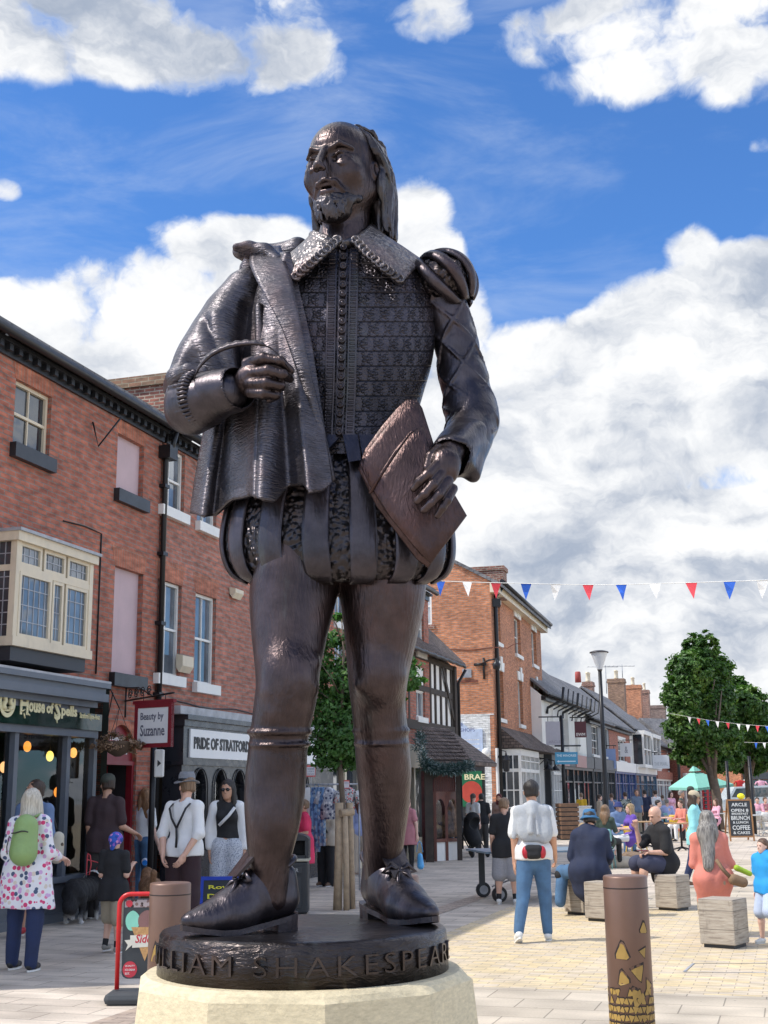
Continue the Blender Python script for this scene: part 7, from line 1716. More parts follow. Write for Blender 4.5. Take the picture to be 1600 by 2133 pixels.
# --- beside the porch
J=person('person in a loose black top, blue jeans and white trainers, walking',(948,1788),1657,yaw=170,hair='long',hairc='blond',top=T(BK,sleeve=1.9,hem=.13,loose=.018,flare=.01),bottom=T(DEN),shoe=WSH,fem=True,legs={1:((.05,-.28,-1),(.02,-.02,-1)),-1:((-.03,.30,-1),(.0,.45,-1))},feet=((0,-35),(0,0)),arms={1:((.2,.1,-1),(.0,-.2,-1)),-1:((-.2,-.1,-1),(0,-.6,-.7))})
J=person('person in a white top and black trousers below the green shop sign',(988,1778),1652,yaw=150,hair='ponytail',hairc='dark',top=T(WH,sleeve=.7,hem=.04),bottom=T(BK),shoe=BSH,fem=True)
J=person('person in black tee shirt and charcoal trousers, back turned, left of the maroon headscarf',(1006,1776),1652,yaw=178,hair='short',hairc='black',top=T(BK,sleeve=.75,hem=.05,loose=.008),bottom=T(CH,loose=.008),shoe=BSH,build=1.05,arms={1:((.2,.1,-1),(.1,-.5,-.8)),-1:((-.2,.1,-1),(-.1,-.5,-.8))})
J=person('person in a maroon headscarf and taupe coat facing the camera by the white bay window',(1043,1772),1652,yaw=-15,hair=None,top=T(cloth('taupe_coat',(.24,.15,.12)),sleeve=1.8,hem=.25,loose=.016),bottom=T(BK),shoe=BSH,hat=('scarf',cloth('maroon_scarf',(.10,.02,.02))),fem=True,skin='warm')
# --- boy and man in the middle ground
J=person('small person in a black tee shirt and light grey shorts by the table tennis table',(1057,1884),1660,yaw=172,hair='crop',hairc='sandy',top=T(BK,sleeve=.75,hem=.09,loose=.012),bottom=T(GRY,kind='shorts',len=1.02,loose=.024),shoe=WSH,socks=BK,skin='pale',head=(-20,5),legs={1:((.07,.0,-1),(.04,.02,-1)),-1:((-.07,0,-1),(-.04,.02,-1))},arms={1:((.18,.05,-1),(.05,-.5,-.8)),-1:((-.15,.05,-1),(-.1,-.5,-.8))})
J=person('person in white tee shirt and rolled jeans walking away, grey sweatshirt over the shoulders',(1118,1962),1622,yaw=176,hair='short',hairc='black',top=T(WH,sleeve=.8,hem=.03,loose=.004),bottom=T(DEN,loose=.002,len=1.93),shoe=WSH,socks=WH,skin='warm',head=(4,0),
 legs={1:((.10,.10,-1),(.17,.34,-1)),-1:((-.04,-.14,-1),(-.05,-.02,-1))},feet=((-5,0),(10,-28)),arms={1:((.12,.05,-1),(.02,-.06,-1)),-1:((-.16,.02,-1),(-.1,-.55,-.7))})
MAN=J;W=J['W'];K=J['H']
V=Vol(W(np.array((.3,.3,.50)))*0+Vector((0,0,0))if False else np.array((-.20,-.16,.52))*K,np.array((.20,.20,.93))*K,.010)
cc=J['chest']
def vc(a,b_,r,r2,k=.02,q=(1,1,1)):V.cap(np.array(a)*K,np.array(b_)*K,r*K,r2*K,k*K,q)
vc(cc+np.array((-.080,.006,.060)),cc+np.array((.080,.006,.060)),.043,.043,.01);vc(cc+np.array((-.040,.034,.055)),cc+np.array((-.072,.058,-.080)),.052,.058,.02,(1,.40,1));vc(cc+np.array((.040,.034,.055)),cc+np.array((.040,.060,-.070)),.052,.058,.02,(1,.40,1))
vc(cc+np.array((.088,.02,.05)),cc+np.array((.122,.045,-.095)),.036,.014,.015,(1,.6,1));vc(cc+np.array((-.088,.02,.05)),cc+np.array((-.100,.045,-.05)),.036,.020,.015,(1,.6,1));vc(cc+np.array((0,.025,.092)),cc+np.array((0,.050,.05)),.044,.034,.012)
vc(cc+np.array((.005,.070,.05)),cc+np.array((.016,.082,-.062)),.010,.020,.01);vc(cc+np.array((-.022,.068,.03)),cc+np.array((-.030,.078,-.075)),.008,.013,.01);vc(cc+np.array((.005,.070,.07)),cc+np.array((.030,.086,-.05)),.006,.008,.006)
V.ell((J['neck']+np.array((0,-.02,.02)))*K,(.036*K,.045*K,.04*K),.01*K,None,'sub');V.noise(.006,17,6,st=(1,1,.4));V.noise(.003,45,8,st=(1,1,.5))
v,q_=V.mesh();o=link_mesh('sweatshirt',np_mesh('sweatshirt',[(v,q_)]),None,cloth('pale_grey_sweatshirt',(.40,.42,.44),var=.08,vs=50));o.location=J['B'];o.rotation_euler=(0,0,J['yaw']);tag(o,'pale grey sweatshirt draped over the shoulders of the walking person in jeans','sweatshirt')
p=J['pel'];fb=blob('waist_bag',BK,'black and red waist bag on the lower back of the walking person in jeans','bag',[('c',W(p+np.array((-.030,.088,.030))),W(p+np.array((.035,.088,.030))),.050,.050),('c',W(p+np.array((-.020,.090,.000))),W(p+np.array((.025,.090,.000))),.050,.050)],.009)
for s in(-1,1):m_=MB();m_.ball(W(p+np.array((s*.052,.088,.012))),(.042,.045,.070));m_.build('side_pocket',cloth('red_nylon',(.42,.015,.03),rough=.5),fb)
# --- people sitting on the timber cubes
J=person('person in a bright blue bucket hat and navy cardigan sitting with back turned',None,H=1.68,base=(*on(1236,1912)[:2],0),pz=.47,yaw=165,hair='short',hairc='black',top=T(NV,sleeve=1.9,hem=.10,loose=.030,flare=.03,wr=1.6,name='cardigan'),bottom=T(DEN,loose=.012),shoe=None,hat=('bucket',cloth('blue_felt',(.045,.16,.32))),build=1.22,skin='warm',torso=(0,-.12,1),head=(10,12),
 legs={1:((.80,-.60,-.05),(.10,.12,-1)),-1:((-.05,-1,-.08),(-.0,.05,-1))},arms={1:((.3,-.15,-1),(-.2,-.9,-.3)),-1:((-.3,-.15,-1),(.2,-.9,-.3))})
NAVY=J
J=person('small person in a black tee shirt sitting beyond the bright blue bucket hat',(1212,1862),H=1.42,yaw=15,hair='short',hairc='blond',top=T(BK,sleeve=.8,hem=.04,loose=.01),bottom=T(CH,kind='shorts',len=1.0),shoe=BSH,pz=.42,base=(*at(1212,1700,18.5)[:2],0),legs={1:((.15,-1,-.05),(.02,0,-1)),-1:((-.15,-1,-.05),(0,0,-1))},skin='pale',head=(-20,8),arms={1:((.25,-.2,-1),(-.3,-.8,-.3)),-1:((-.25,-.2,-1),(.3,-.8,-.3))})
bs=on(1400,1893);J=person('person in a black tee shirt and navy shorts sitting sideways, hand to mouth',None,H=1.78,base=(bs.x-.02,bs.y+.12,0),pz=.46,yaw=-72,hair='bald',top=T(BK,sleeve=.85,hem=.08,loose=.014),bottom=T(cloth('navy_shorts',(.045,.05,.09)),kind='shorts',len=.92,loose=.018),shoe=OSH,socks=BK,skin='pale',build=1.12,torso=(0,-.18,1),head=(10,22),
 legs={1:((.10,-1,.10),(.03,-.12,-1)),-1:((-.10,-1,.05),(-.03,.12,-1))},arms={-1:((-.05,-.75,-.75),(.12,-.28,1.0)),1:((.1,-.1,-1),(-.10,-1,.02))},curl={-1:1.1,1:.9})
BALD=J
ph=J['W'](J['wri'][1]+N_(J['wri'][1]-J['elb'][1])*.05+np.array((0,0,.014)));mb=MB();mb.box(ph,(.15,.075,.010),Matrix.Rotation(R_(20),3,'Z'),.003);tag(mb.build('phone',mat('dark_red_phone',(.20,.02,.03),.3)),'dark red phone held by the person sitting with hand to mouth','phone')
bs=on(1512,1958);J=person('person in a coral shirt sitting on the nearest timber cube, back turned',None,H=1.66,base=(bs.x-.04,bs.y+.24,0),pz=.50,yaw=172,hair='verylong',hairc='grey',top=T(CORAL,sleeve=1.55,hem=.10,loose=.018,wr=1.4),bottom=T(KHK,loose=.01),shoe=RSH,fem=True,skin='warm',build=1.05,torso=(.02,-.05,1),head=(-12,5),
 legs={1:((-.02,-1,-.02),(.0,.0,-1)),-1:((-.10,-1,-.02),(-.1,-.05,-1))},arms={1:((.18,-.1,-1),(-.3,-.9,-.1)),-1:((-.24,-.15,-1),(.25,-.9,.05))})
W=J['W'];p=J['pel'];hb=blob('shoulder_bag',cloth('brown_suede',(.22,.14,.08)),'brown suede shoulder bag at the hip of the person in the coral shirt','bag',[('c',at(1528,1832,bs.y+.02),at(1548,1838,bs.y+.02),.06,.055)],.010)
strap(hb,[at(1520,1826,bs.y),at(1505,1810,bs.y+.02),at(1492,1790,bs.y+.05)],MATS['brown_suede'],.022);gb=blob('green_pouch',mat('lime_cloth',(.30,.45,.03),.7),'lime green pouch held on the lap beside the brown suede bag','bag',[('c',at(1535,1808,bs.y+.12),at(1562,1820,bs.y+.12),.035,.03)],.009)
# child at the right edge
J=person('small person in a bright blue top and pale shorts at the far right',(1606,1968),H=1.12,yaw=-60,hair='short',hairc='brown',top=T(mat('azure_cotton',(.02,.28,.62),.8),sleeve=.7,hem=.05,loose=.03),bottom=T(cloth('pale_shorts',(.45,.52,.66)),kind='shorts',len=.9,loose=.02),shoe=WSH,pz=None,legs={1:((.2,-.4,-1),(.1,.5,-1)),-1:((-.1,-.1,-1),(-.1,.1,-1))})
# --- walkers and diners around the cafe
J=person('person in an aqua hooded fleece and beige cap walking past the cafe tables',(1455,1848),1646,yaw=75,hair='bob',hairc='dark',top=T(AQUA,sleeve=1.9,hem=.09,loose=.020),bottom=T(DEND),shoe=BROWNS,hat=('cap',cloth('beige_cap',(.48,.40,.28))),skin='tan',fem=True,head=(12,8),legs={1:((.03,-.2,-1),(.02,.1,-1)),-1:((-.03,.2,-1),(0,.35,-1))},build=1.1)
mb=MB();cafe=[]
for(lab,x,y,ty,yaw,kw)in(
 ('person in a yellow top and red shorts standing before the dark shop windows',1214,1735,1651,160,dict(top=T(YEL,sleeve=.6,hem=.05),bottom=T(REDC,kind='shorts',len=.9),hairc='sandy')),
 ('person in a green striped top standing on the cafe terrace',1307,1742,1649,185,dict(top=T(STRIPE,sleeve=.8,hem=.04),bottom=T(BK),hairc='dark')),
 ('person in a slate blue tee shirt standing left of the navy tee shirt',1330,1738,1644,10,dict(top=T(SLB,sleeve=.8,hem=.05),bottom=T(KHK),hairc='brown',skin='warm')),
 ('person in a navy tee shirt and dark shorts, back turned, on the terrace',1348,1736,1644,178,dict(top=T(NV,sleeve=.8,hem=.05),bottom=T(CH,kind='shorts',len=.9),hairc='black')),
 ('person in a white tee shirt walking right of the navy tee shirt',1370,1734,1645,200,dict(top=T(WH,sleeve=.8,hem=.05),bottom=T(DEND),hairc='dark')),
 ('person in a dusty blue top by the dark sign board behind the nearest lamp post',1278,1738,1652,170,dict(top=T(BLUE,sleeve=.8,hem=.05),bottom=T(BK),hairc='brown')),
 ('person in a grey tee shirt half hidden right of the white tee shirt',1384,1728,1655,190,dict(top=T(GRY,sleeve=.8,hem=.05),bottom=T(BK),hairc='brown')),
 ('person in black beside the red telephone box',1500,1716,1652,20,dict(top=T(BK,sleeve=.8,hem=.05),bottom=T(DEND),hairc='dark')),
 ('person in a beige linen shirt walking past the open white shopfront',1252,1742,1654,100,dict(top=T(BEIGE,sleeve=.8,hem=.05),bottom=T(NV),hairc='dark')),
 ('person in a pale pink dress near the aqua parasol',1402,1735,1648,20,dict(top=T(PNK,sleeve=.4,hem=.2,name='dress'),bottom=None,hair='long',hairc='dark',fem=True)),
 ('person in a dark green shirt standing left of the dark cap and white tee shirt',1424,1752,1645,70,dict(top=T(OLV,sleeve=.9,hem=.06),bottom=T(BK),hairc='grey',skin='tan')),
 ('person in a dark cap and white tee shirt beside the lamp post',1445,1762,1638,80,dict(top=T(WH,sleeve=.8,hem=.05),bottom=T(CH),hairc='black',hat=('cap',cloth('dark_green_cap',(.05,.06,.05))),skin='tan'))):
 k=dict(hair='short',shoe=BSH);k.update(kw);person(lab,(x,y),ty,yaw=yaw,group=None,**k)
def diner(lab,x,yseat,Y,yaw,H=1.65,**kw):
 b=at(x,yseat,Y);k=dict(hair='short',shoe=BSH,legs={1:((.12,-1,-.04),(.02,0,-1)),-1:((-.12,-1,-.04),(0,0,-1))},arms={1:((.2,-.35,-1),(-.2,-.95,.05)),-1:((-.2,-.35,-1),(.2,-.95,.05))},pz=.46);k.update(kw)
 return person(lab,None,H=H,base=(b.x,Y,0),yaw=yaw,**k)
diner('person in a purple top sitting on a yellow chair',1316,1722,30,-80,top=T(PURP,sleeve=.9,hem=.05,loose=.01),bottom=T(WH,len=1.6),hair='bob',hairc='blond',fem=True)
diner('person in a navy bucket hat and denim jacket seated facing the purple top',1288,1715,33,30,top=T(BLUE,sleeve=1.8,hem=.05,loose=.02),bottom=T(DEN),hat=('bucket',cloth('navy_felt',(.03,.045,.16))),hairc='dark',build=1.15)
diner('person in a dark olive top seated with back turned behind the lamp post',1262,1725,28,150,top=T(OLV,sleeve=.9,hem=.05),bottom=T(BK),hair='long',hairc='sandy',fem=True)
diner('person in a pale lilac top seated at the far table',1391,1702,48,160,top=T(LAV,sleeve=.9,hem=.05),bottom=T(BK),hairc='grey')
diner('person in a pink cardigan seated at the table under the tree',1494,1700,46,-70,top=T(PNK,sleeve=1.8,hem=.05),bottom=T(BK),hair='bob',hairc='brown',fem=True)
diner('person in a coral top leaning at the table below the parasol',1421,1712,40,-60,top=T(CORAL,sleeve=1.5,hem=.05),bottom=T(WH),hairc='brown')
diner('person in a checked shirt seated low at the table left of the pale lilac top',1372,1706,42,60,top=T(SLB,sleeve=1.2,hem=.05),bottom=T(BK),hairc='black')
for i,(x,lab,m_)in enumerate(((1562,'person in salmon seated just right of the chalkboard',CORAL),(1580,'person in pale pink seated second right of the chalkboard',PNK),(1596,'person in peach seated at the far right table',ROSE))):diner(lab,x,1700,50+i,-60+40*i,top=T(m_,sleeve=1.2,hem=.05),bottom=T(KHK),hairc=['sandy','dark','brown'][i])
# ================================================================== street furniture and everything else
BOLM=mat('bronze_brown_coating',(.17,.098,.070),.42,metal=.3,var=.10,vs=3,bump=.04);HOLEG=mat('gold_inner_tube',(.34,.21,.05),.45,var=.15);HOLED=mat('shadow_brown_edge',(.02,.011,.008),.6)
def bollard(x0,x1,ytop,Y,label,seed):
 r=(at(x1,ytop,Y)-at(x0,ytop,Y)).length/2;c=at((x0+x1)/2,ytop,Y);zt=c.z
 root=empty('bollard',(c.x,c.y,0),0,label,'bollard','brown perforated bollards round the statue')
 mb=MB();mb.lathe((0,0,0),[(r+.0,0),(r,zt-.012),(r-.004,zt-.003),(r-.012,zt),(.01,zt)],56);mb.build('post',BOLM,root,local=True)
 mb=MB();mb.lathe((0,0,0),[(r+.001,zt-.075),(r+.0018,zt-.072),(r+.0018,zt-.070),(r+.001,zt-.068)],56,caps=False);mb.build('seam',HOLED,root,local=True)
 rnd=random.Random(seed);holes=[(885,845,22),(757,955,32),(875,955,17),(841,1045,28),(757,1078,27),(898,1110,20),(738,1175,20),(830,1160,33),(770,1220,30),(823,1222,27),(888,1222,16),(862,1256,14),(925,1278,20),(748,1282,26),(868,1312,28),(908,1325,17),(820,1368,36),(768,1348,24),(905,1378,19),(745,1392,20),(862,1412,26)]
 pm_=r/110.;pts=[]
 for(x,y,s)in holes:pts.append(((x-815)/125.,(y-600)*pm_,s*pm_*1.35))
 allh=[(math.asin(max(-.97,min(.97,u)))-math.pi/2,d,s)for u,d,s in pts]
 d_l=(1165-600)*pm_;sp_=r*.40;row_=0;dd=(1140-600)*pm_
 while dd<zt-.05:  # lower down the cut-outs close up into a lattice
  for k in range(16):
   for half in(0,1):
    an_=2*math.pi*(k+.5*(row_%2)+.5*half)/16
    if dd<d_l+.03 and rnd.random()<.45:continue
    allh.append((an_-math.pi/2,dd+half*sp_*.10,-sp_*.40*rnd.uniform(.8,1.05)if half else sp_*.40*rnd.uniform(.8,1.05)))
  dd+=sp_*.88;row_+=1
 allh=[q_ for q_ in allh if q_[2]<0 or q_[1]<d_l or abs(q_[2]-sp_*.4)<sp_*.1]
 lat=[q_ for q_ in allh if abs(abs(q_[2])-sp_*.37)<sp_*.06];allh=[q_ for q_ in allh if q_ not in lat];z_=99
 while z_<zt-.03:
  for k in range(6):allh.append((-math.pi/2+(k-2.5)*.52+rnd.uniform(-.08,.08),z_+rnd.uniform(-.01,.01),rnd.uniform(20,30)*pm_))
  z_+=.062
 full=list(allh)+[(a+math.pi,d,s)for a,d,s in allh]+lat
 g=MB();k_=MB()
 for a,d,s in full:
  zc=zt-d;rot=rnd.uniform(0,6.28)if(a,d,s)not in lat else(math.pi/2 if s>0 else-math.pi/2)+rnd.uniform(-.2,.2);s=abs(s)
  if zc<.03:continue
  for(mbb,sc,rr,dz)in((k_,1.22,r+.0008,.0),(g,.95,r+.0019,-s*.14)):
   ring=[]
   for i in range(15):
    t=2*math.pi*i/15;tt_=(t-rot+math.pi/3)%(2*math.pi/3)-math.pi/3;rad=s*sc*min(1.25,.66/max(.42,math.cos(tt_)));u,v=rad*math.cos(t)*.85,rad*math.sin(t)*1.05
    an=a+u/r;ring.append(Vector((rr*math.cos(an),rr*math.sin(an),zc+v+dz)))
   mbb.poly(ring)
 k_.build('hole_shade',HOLED,root,local=True);g.build('gold_inlay',HOLEG,root,local=True)  # dark plates paint the shade at the inset edges of the cut-outs
bollard(1256,1347,1823,8.0,'brown perforated bollard on its own in the right foreground with gold cut-outs',1)
bollard(313,398,1838,8.3,'brown bollard left of the plinth, overlapping the ice cream sign',2)
bollard(786,872,1823,8.6,'brown bollard mostly hidden behind the right leg of the statue',3)
# litter bin
def litter_bin():
 b=on(609,1903);r=.25;root=empty('litter_bin',(b.x,b.y,0),0,'black litter bin with hooded top behind the left leg of the statue','litter bin');PL=mat('black_bin_plastic',(.022,.024,.027),.42,var=.15)
 mb=MB();mb.box((0,0,.36),(.46,.46,.70),bev=.03);mb.build('body',PL,root,local=True)
 mb=MB();mb.box((0,0,.735),(.49,.49,.04),bev=.01);mb.build('rim',mat('pale_gold_band',(.45,.42,.33),.4),root,local=True)
 mb=MB();mb.box((-.215,0,.88),(.05,.46,.25));mb.box((.215,0,.88),(.05,.46,.25));mb.box((0,.19,.88),(.40,.07,.25))
 arc=[Vector((.245*math.cos(a),-.24,1.0+.10*math.sin(a)))for a in np.linspace(0,math.pi,13)];mb.prism(arc,(0,.48,0));mb.box((0,-.20,.775),(.40,.06,.045));mb.build('hood',PL,root,local=True)
 mb=MB();mb.box((0,.0,.90),(.37,.30,.2));mb.build('hood_shade',mat('black_void',(.004,.004,.004),.9),root,local=True)  # solid black block paints the shade inside the hood opening
 mb=MB();mb.box((0,-.235,.60),(.30,.02,.09),bev=.005);mb.box((.0,-.235,.30),(.28,.02,.42),bev=.006);p=mb.build('panel',mat('bin_panel',(.035,.037,.04),.5),root,local=True)
 mb=MB();text_on(mb,'LITTER',Vector((-.10,-.2465,.575)),(1,0,0),(0,0,1),w=.2,h=.05,ext=.002);mb.prism([(-.035,-.2465,.2),(.035,-.2465,.2),(.02,-.2465,.42),(-.045,-.2465,.42)],(0,-.003,0));mb.build('lettering',mat('faded_white_print',(.5,.5,.48),.6),p,local=True)
litter_bin()
# timber seat cubes
CUBE=mat('weathered_oak',(.36,.31,.25),.8,var=.22,vs=4,bump=.5,bs=18,dirt=.5)
def grain(m):
 t=NT(m.node_tree);b=t.n['Principled BSDF'];uv=t.new('ShaderNodeUVMap').outputs[0]
 g=t.noise(t.mapping(uv,(2,26,1)),2.0,6,.65,.6);ln=t.math('ABSOLUTE',t.math('SUBTRACT',t.math('FRACT',t.math('MULTIPLY',t.new('ShaderNodeSeparateXYZ').outputs[1],1)),.5))
 c=t.ramp(g,[(.3,(.20,.165,.13)),(.5,(.37,.32,.26)),(.7,(.46,.41,.34))]);sp=t.new('ShaderNodeSeparateXYZ');t.l.new(uv,sp.inputs[0])
 f=t.math('FRACT',t.math('MULTIPLY',sp.outputs[1],5.2));gap=t.maprange(t.math('ABSOLUTE',t.math('SUBTRACT',f,.5)),.475,.49);c=t.mix(t.math('MULTIPLY',gap,.7),c,(.06,.05,.04))
 st=t.maprange(t.noise(t.mapping(uv,(3,.6,1)),2.5,5,.7),.55,.72,0,.6);c=t.mix(st,c,(.11,.09,.075));t.put(b.inputs['Base Color'],c)
grain(CUBE)
def cube(p0,p1,h,label):
 a,b=on(*p0),on(*p1);d=b-a;L_=d.length;u=d.normalized();n=Vector((-u.y,u.x,0));root=empty('timber_cube_seat',a+d/2+n*L_/2,math.atan2(u.y,u.x),label,'seat cube','weathered timber cube seats on the square')
 mb=MB();mb.box((0,0,h/2+.02),(L_,L_,h-.04),bev=.012);mb.build('block',CUBE,root,local=True);mb=MB();mb.box((0,0,.02),(L_-.06,L_-.06,.04));mb.build('plinth',BLACK,root,local=True)
cube((1459,1974),(1533,1979),.50,'weathered timber cube seat under the person in the coral shirt, nearest the camera')
cube((1366,1896),(1412,1899),.48,'stained timber cube seat under the person with hand to mouth')
cube((1219,1919),(1268,1922),.49,'pale timber cube seat under the bright blue bucket hat')
cube((1176,1905),(1216,1908),.48,'grey timber cube seat just left of the bright blue bucket hat')
# trees
def leaf_mat(name,c1,c2,c3):
 m=bpy.data.materials.new(name);m.use_nodes=True;t=NT(m.node_tree);b=t.n['Principled BSDF'];o=t.new('ShaderNodeTexCoord').outputs['Object']
 c=t.ramp(t.noise(o,1.6,5,.7),[(.34,c1),(.52,c2),(.68,c3)]);g=t.new('ShaderNodeNewGeometry');c=t.mix(1.0,c,t.ramp(g.outputs['Random Per Island'],[(0,.65),(1,1.35)]),'MULTIPLY')
 t.put(b.inputs['Base Color'],c);b.inputs['Roughness'].default_value=.5;tr=t.new('ShaderNodeBsdfTranslucent');t.put(tr.inputs[0],t.mix(1.0,c,(1.1,1.5,.5),'MULTIPLY'));mx=t.new('ShaderNodeMixShader');mx.inputs[0].default_value=.28
 t.l.new(b.outputs[0],mx.inputs[1]);t.l.new(tr.outputs[0],mx.inputs[2]);t.l.new(mx.outputs[0],t.n['Material Output'].inputs[0]);return m
def leaves(name,blobs,n,size,m,parent,seed,clump=.35):
 """leaf-sized faces set in tufts through each lobe's volume"""
 g=np.random.RandomState(seed);W=np.array([b[1][0]*b[1][1]*b[1][2]for b in blobs])**.7;cnt=(n*W/W.sum()).astype(int);P=[];Nn=[]
 for(c,r),k in zip(blobs,cnt):
  nt=max(6,k//34);d=g.randn(nt,3);d /= np.linalg.norm(d,axis=1)[:,None];rad=g.uniform(.35,1.0,nt)**.45;tc=np.array(c)+d*rad[:,None]*np.array(r)
  tuft=g.randint(0,nt,k);off=g.randn(k,3)*clump*np.array(r).mean()*.34*np.array((1,1,.6));P.append(tc[tuft]+off);Nn.append(d[tuft]*.8+g.randn(k,3)*.55+np.array((0,0,.5)))
 P=np.concatenate(P);Nn=np.concatenate(Nn);Nn /= np.linalg.norm(Nn,axis=1)[:,None];k=len(P)
 a=np.cross(Nn,g.randn(k,3));a /= np.linalg.norm(a,axis=1)[:,None];b=np.cross(Nn,a);s=size*g.uniform(.6,1.3,(k,1))
 V=np.stack([P-a*s,P-b*s*.55+Nn*s*.15,P+a*s,P+b*s*.55+Nn*s*.15],1).reshape(-1,3)-np.array(wloc(parent));Q=np.arange(4*k).reshape(-1,4)
 return link_mesh(name,np_mesh(name,[(V,Q)],False),parent,m)
BARK=mat('grey_brown_bark',(.13,.10,.075),.9,var=.3,bump=.8,bs=30);STK=mat('peeled_stake_wood',(.40,.30,.20),.85,var=.25,vs=8,bump=.5,bs=25)
def young_tree():
 Y=18.9;b=on(722,1897);b=Vector((at(722,1700,Y).x,Y,0));root=empty('young_tree',b,0,'young leafy street tree held by three peeled stakes, seen between the legs','tree')
 tp=lambda x,y,dy=0:at(x,y,Y+dy)
 mb=MB();P=[b+Vector((.02,.05,0)),tp(716,1700,.05),tp(709,1600,.05),tp(712,1480),tp(716,1360),tp(712,1290)];mb.tube(P,[.045,.042,.038,.032,.02,.008],10)
 rnd=random.Random(3)
 for i in range(16):
  s_=tp(711,1590-i*17,.03);e=s_+Vector((rnd.uniform(-.75,.85),rnd.uniform(-.6,.6),rnd.uniform(.1,.5)));mb.tube([s_,s_.lerp(e,.5)+Vector((0,0,.05)),e],[.016,.011,.004],6)
 mb.build('trunk',BARK,root)
 bl=[]
 for(x,y,rx,ry)in((700,1560,62,42),(690,1500,66,60),(745,1520,80,70),(705,1430,60,62),(760,1430,78,60),(708,1360,50,50),(712,1310,26,40),(810,1400,60,40),(862,1416,32,22),(735,1570,60,34)):
  k=(tp(x+1,y)-tp(x,y)).length;bl.append((tuple(tp(x,y,rnd.uniform(-.2,.3))),(rx*k,rx*k*.95,ry*k)))
 leaves('crown',bl,15000,.042,leaf_mat('young_leaf',(.03,.085,.02),(.055,.14,.03),(.11,.22,.05)),root,4,clump=.5)
 st=empty('tree_stakes',(b.x,b.y,0),0,'three peeled wooden stakes with a short crossbar round the young tree','stakes')
 for k,(x0,x1,w,dy)in enumerate(((707,703,.065,-.05),(728,733,.055,.12),(719,722,.045,-.12))):
  mb=MB();a_=Vector((at(x1,1890,Y+dy).x,Y+dy,0));mb.tube([a_,a_.lerp(tp(x0,1670 if k<2 else 1700,dy),.5)+Vector((rnd.uniform(-.01,.01),0,0)),tp(x0,1672 if k<2 else 1700,dy)],[w,w*.96,w*.92],10);mb.build('stake',STK,st)
 mb=MB();mb.tube([tp(709,1694,-.16),tp(736,1691,-.06)],.055,12);mb.build('crossbar',STK,st)
young_tree()
def big_tree(label,x,ybase,Y,lobes,n,seed,tx=None):
 b=Vector((at(x,1650,Y).x,Y,0));root=empty('tree',b,0,label,'tree');k=(at(x+1,1500,Y)-at(x,1500,Y)).length;rnd=random.Random(seed)
 mb=MB();top=at(tx or x,1480,Y);mb.tube([b,b.lerp(top,.3)+Vector((.1,0,0)),b.lerp(top,.7),top],[.24,.20,.13,.04],10)
 for i in range(14):
  s_=b.lerp(top,.28+.045*i);e=at(*lobes[i%len(lobes)][:2],Y)+Vector((rnd.uniform(-1,1),rnd.uniform(-1.5,1.5),rnd.uniform(-.6,.8)));e=s_.lerp(e,.7);mb.tube([s_,s_.lerp(e,.5)+Vector((0,0,.3)),e],[.10,.06,.02],6)
 mb.build('trunk',BARK,root)
 bl=[(tuple(at(a,c,Y+rnd.uniform(-1,1))),(rx*k,rx*k*.9,ry*k))for a,c,rx,ry in lobes]
 leaves('crown',[(c_,tuple(x*.97 for x in r_))for c_,r_ in bl],n,.098,LEAFB,root,seed,clump=.30)
LEAFB=leaf_mat('dark_leaf',(.030,.078,.018),(.070,.150,.028),(.17,.25,.045))
big_tree('tall dark green tree with a pointed crown at the right of the square',1493,1700,55,[(1450,1360,30,42),(1475,1345,22,34),(1440,1400,52,45),(1480,1400,48,45),(1420,1450,40,45),(1465,1460,66,55),(1430,1510,46,45),(1480,1530,66,50),(1440,1565,42,32),(1500,1580,50,30)],60000,8,1462)
big_tree('lower rounded dark green tree overlapping the tall pointed one on its right',1556,1720,58,[(1535,1440,26,34),(1560,1470,40,42),(1520,1480,40,46),(1580,1520,34,48),(1545,1540,50,46),(1560,1580,48,34),(1510,1570,40,34),(1600,1560,30,40)],46000,9,1550)
# lamp posts
def lamp_post(xb,yb,xt,yt,Y,label,hw,broken=False):
 base=Vector((at(xb,1650,Y).x,Y,0));top=at(xt,yt,Y);top.x=base.x+.0;H=top.z;root=empty('lamp_post',base,0,label,'lamp post','tall black lamp posts with cone lanterns')
 mb=MB();mb.lathe((0,0,0),[(.11,0),(.11,.9),(.075,1.0),(.065,H*.55),(.055,H-.62)],16);mb.build('post',IRON,root,local=True)
 z=H-.62;r=hw
 mb=MB();mb.lathe((0,0,0),[(.055,z),(.075,z+.05),(.08,z+.06)],12);mb.lathe((0,0,0),[(r*1.05,H-.07),(r*1.02,H-.04),(r*.6,H-.005),(.01,H)],24);mb.build('cap',mat('grey_metal_cap',(.08,.075,.08),.4,metal=.5),root,local=True)
 mb=MB();mb.lathe((0,0,0),[(.075,z+.06),(r*.9,H-.075)],24,caps=False);mb.build('lantern',mat('frosted_lantern',(.62,.64,.66),.25,var=.04),root,local=True)
 mb=MB();mb.lathe((0,0,0),[(.02,z+.06),(.02,H-.08)],6);mb.build('stem',IRON,root,local=True)
lamp_post(1262,1770,1246,1355,37,'tall black lamp post with a cone lantern, nearest the camera',.27)
lamp_post(1417,1700,1412,1447,62,'black lamp post with a cone lantern left of the large tree',.27)
for x,y0,y1,Y,lab in((1513,1585,1705,50,'slim black pole under the tall tree beside the chalkboard'),(1560,1575,1705,48,'slim black pole in front of the lower rounded tree')):
 p=at(x,y0,Y);mb=MB();mb.lathe((p.x,p.y,0),[(.10,0),(.10,1),(.07,1.1),(.06,p.z)],12);tag(mb.build('pole',IRON),lab,'pole')
